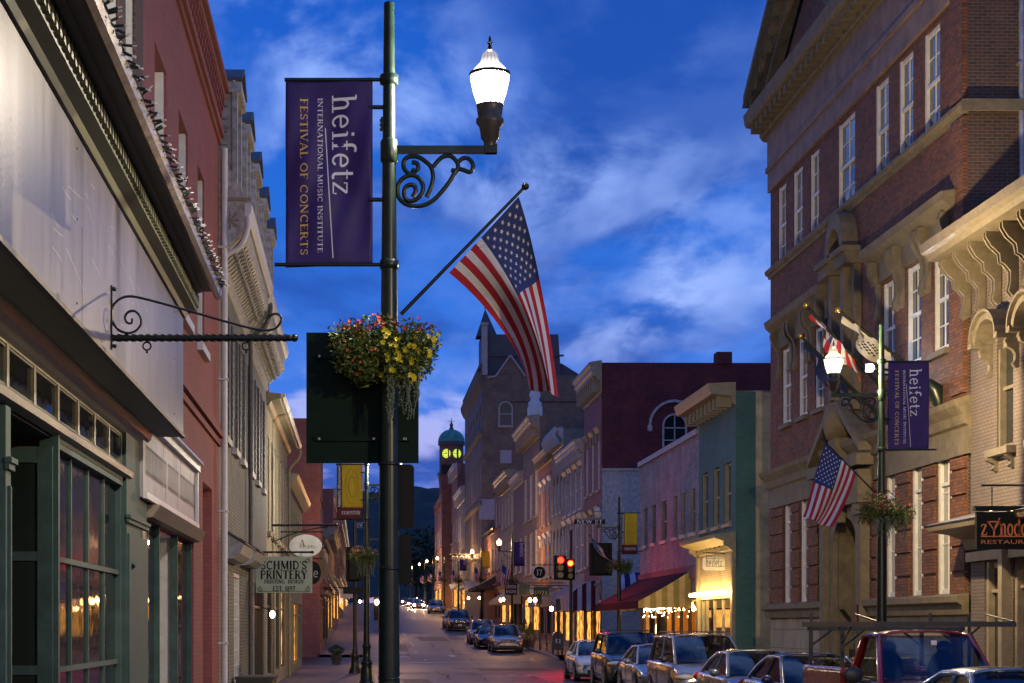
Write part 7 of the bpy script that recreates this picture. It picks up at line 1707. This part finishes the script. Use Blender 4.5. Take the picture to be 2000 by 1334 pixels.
# dark cloud underside
dk=noise(2.2,6,.5,.4,(2.893,.4415,0),(1.0,.5,1));r3=N.new('ShaderNodeMapRange');r3.interpolation_type='SMOOTHSTEP';r3.inputs['From Min'].default_value=.43;r3.inputs['From Max'].default_value=.6;r3.inputs['To Max'].default_value=.85;Lk.new(dk.outputs['Fac'],r3.inputs[0])
mxd=N.new('ShaderNodeMix');mxd.data_type='RGBA';Lk.new(r3.outputs[0],mxd.inputs['Factor']);Lk.new(ramp.outputs[0],mxd.inputs[6]);mxd.inputs[7].default_value=(.003,.06,.38,1)
Lk.new(mxd.outputs[2],mxc.inputs[6]);cc=N.new('ShaderNodeValToRGB');setramp(cc,[(0,(.5,.33,.55)),(.07,(.38,.36,.74)),(.16,(.30,.44,.92)),(.4,(.2,.36,.9))]);Lk.new(sep.outputs['Z'],cc.inputs[0]);Lk.new(cc.outputs[0],mxc.inputs[7])
# afterglow side (behind the camera)
ya=N.new('ShaderNodeMapRange');ya.interpolation_type='SMOOTHSTEP';ya.inputs['From Min'].default_value=.15;ya.inputs['From Max'].default_value=-.8;Lk.new(sep.outputs['Y'],ya.inputs[0])
gl=N.new('ShaderNodeValToRGB');setramp(gl,[(0,(.34,.22,.24)),(.12,(.16,.16,.32)),(.3,(.07,.17,.5)),(.6,(.05,.19,.66)),(1,(.02,.1,.45))]);Lk.new(sep.outputs['Z'],gl.inputs[0])
mg=N.new('ShaderNodeMix');mg.data_type='RGBA';Lk.new(ya.outputs[0],mg.inputs['Factor']);Lk.new(mxc.outputs[2],mg.inputs[6]);Lk.new(gl.outputs[0],mg.inputs[7])
sk=N.new('ShaderNodeVectorMath');sk.operation='SCALE';sk.inputs['Scale'].default_value=.01;Lk.new(sky.outputs[0],sk.inputs[0])
sm=N.new('ShaderNodeVectorMath');sm.operation='ADD';Lk.new(mg.outputs[2],sm.inputs[0]);Lk.new(sk.outputs[0],sm.inputs[1])
Lk.new(sm.outputs[0],bg.inputs[0]);bg.inputs[1].default_value=1.0
for x,y,d,lb in((9.75,4,-1,'x'),(.25,-14,1,'y')):
    o=dup(L3 if d<0 else L1,(x,y,0),0,1,label='street lamp post standing behind the viewpoint on the '+('right kerb' if d<0 else 'left kerb'))
# ================= camera
cd=bpy.data.cameras.new('camera');cam=bpy.data.objects.new('camera',cd);COL.objects.link(cam);cam.location=(0,0,EYE);cam.rotation_euler=(R(90),0,0)
cd.sensor_width=36;cd.lens=36*F0/2000;cd.shift_x=(1000-CX)/2000;cd.shift_y=(HY-667)/2000;cd.clip_end=6000;cd.clip_start=.1;SC.camera=cam
vs_=SC.view_settings;vs_.view_transform='Standard';vs_.look='None';vs_.exposure=.15;vs_.gamma=1
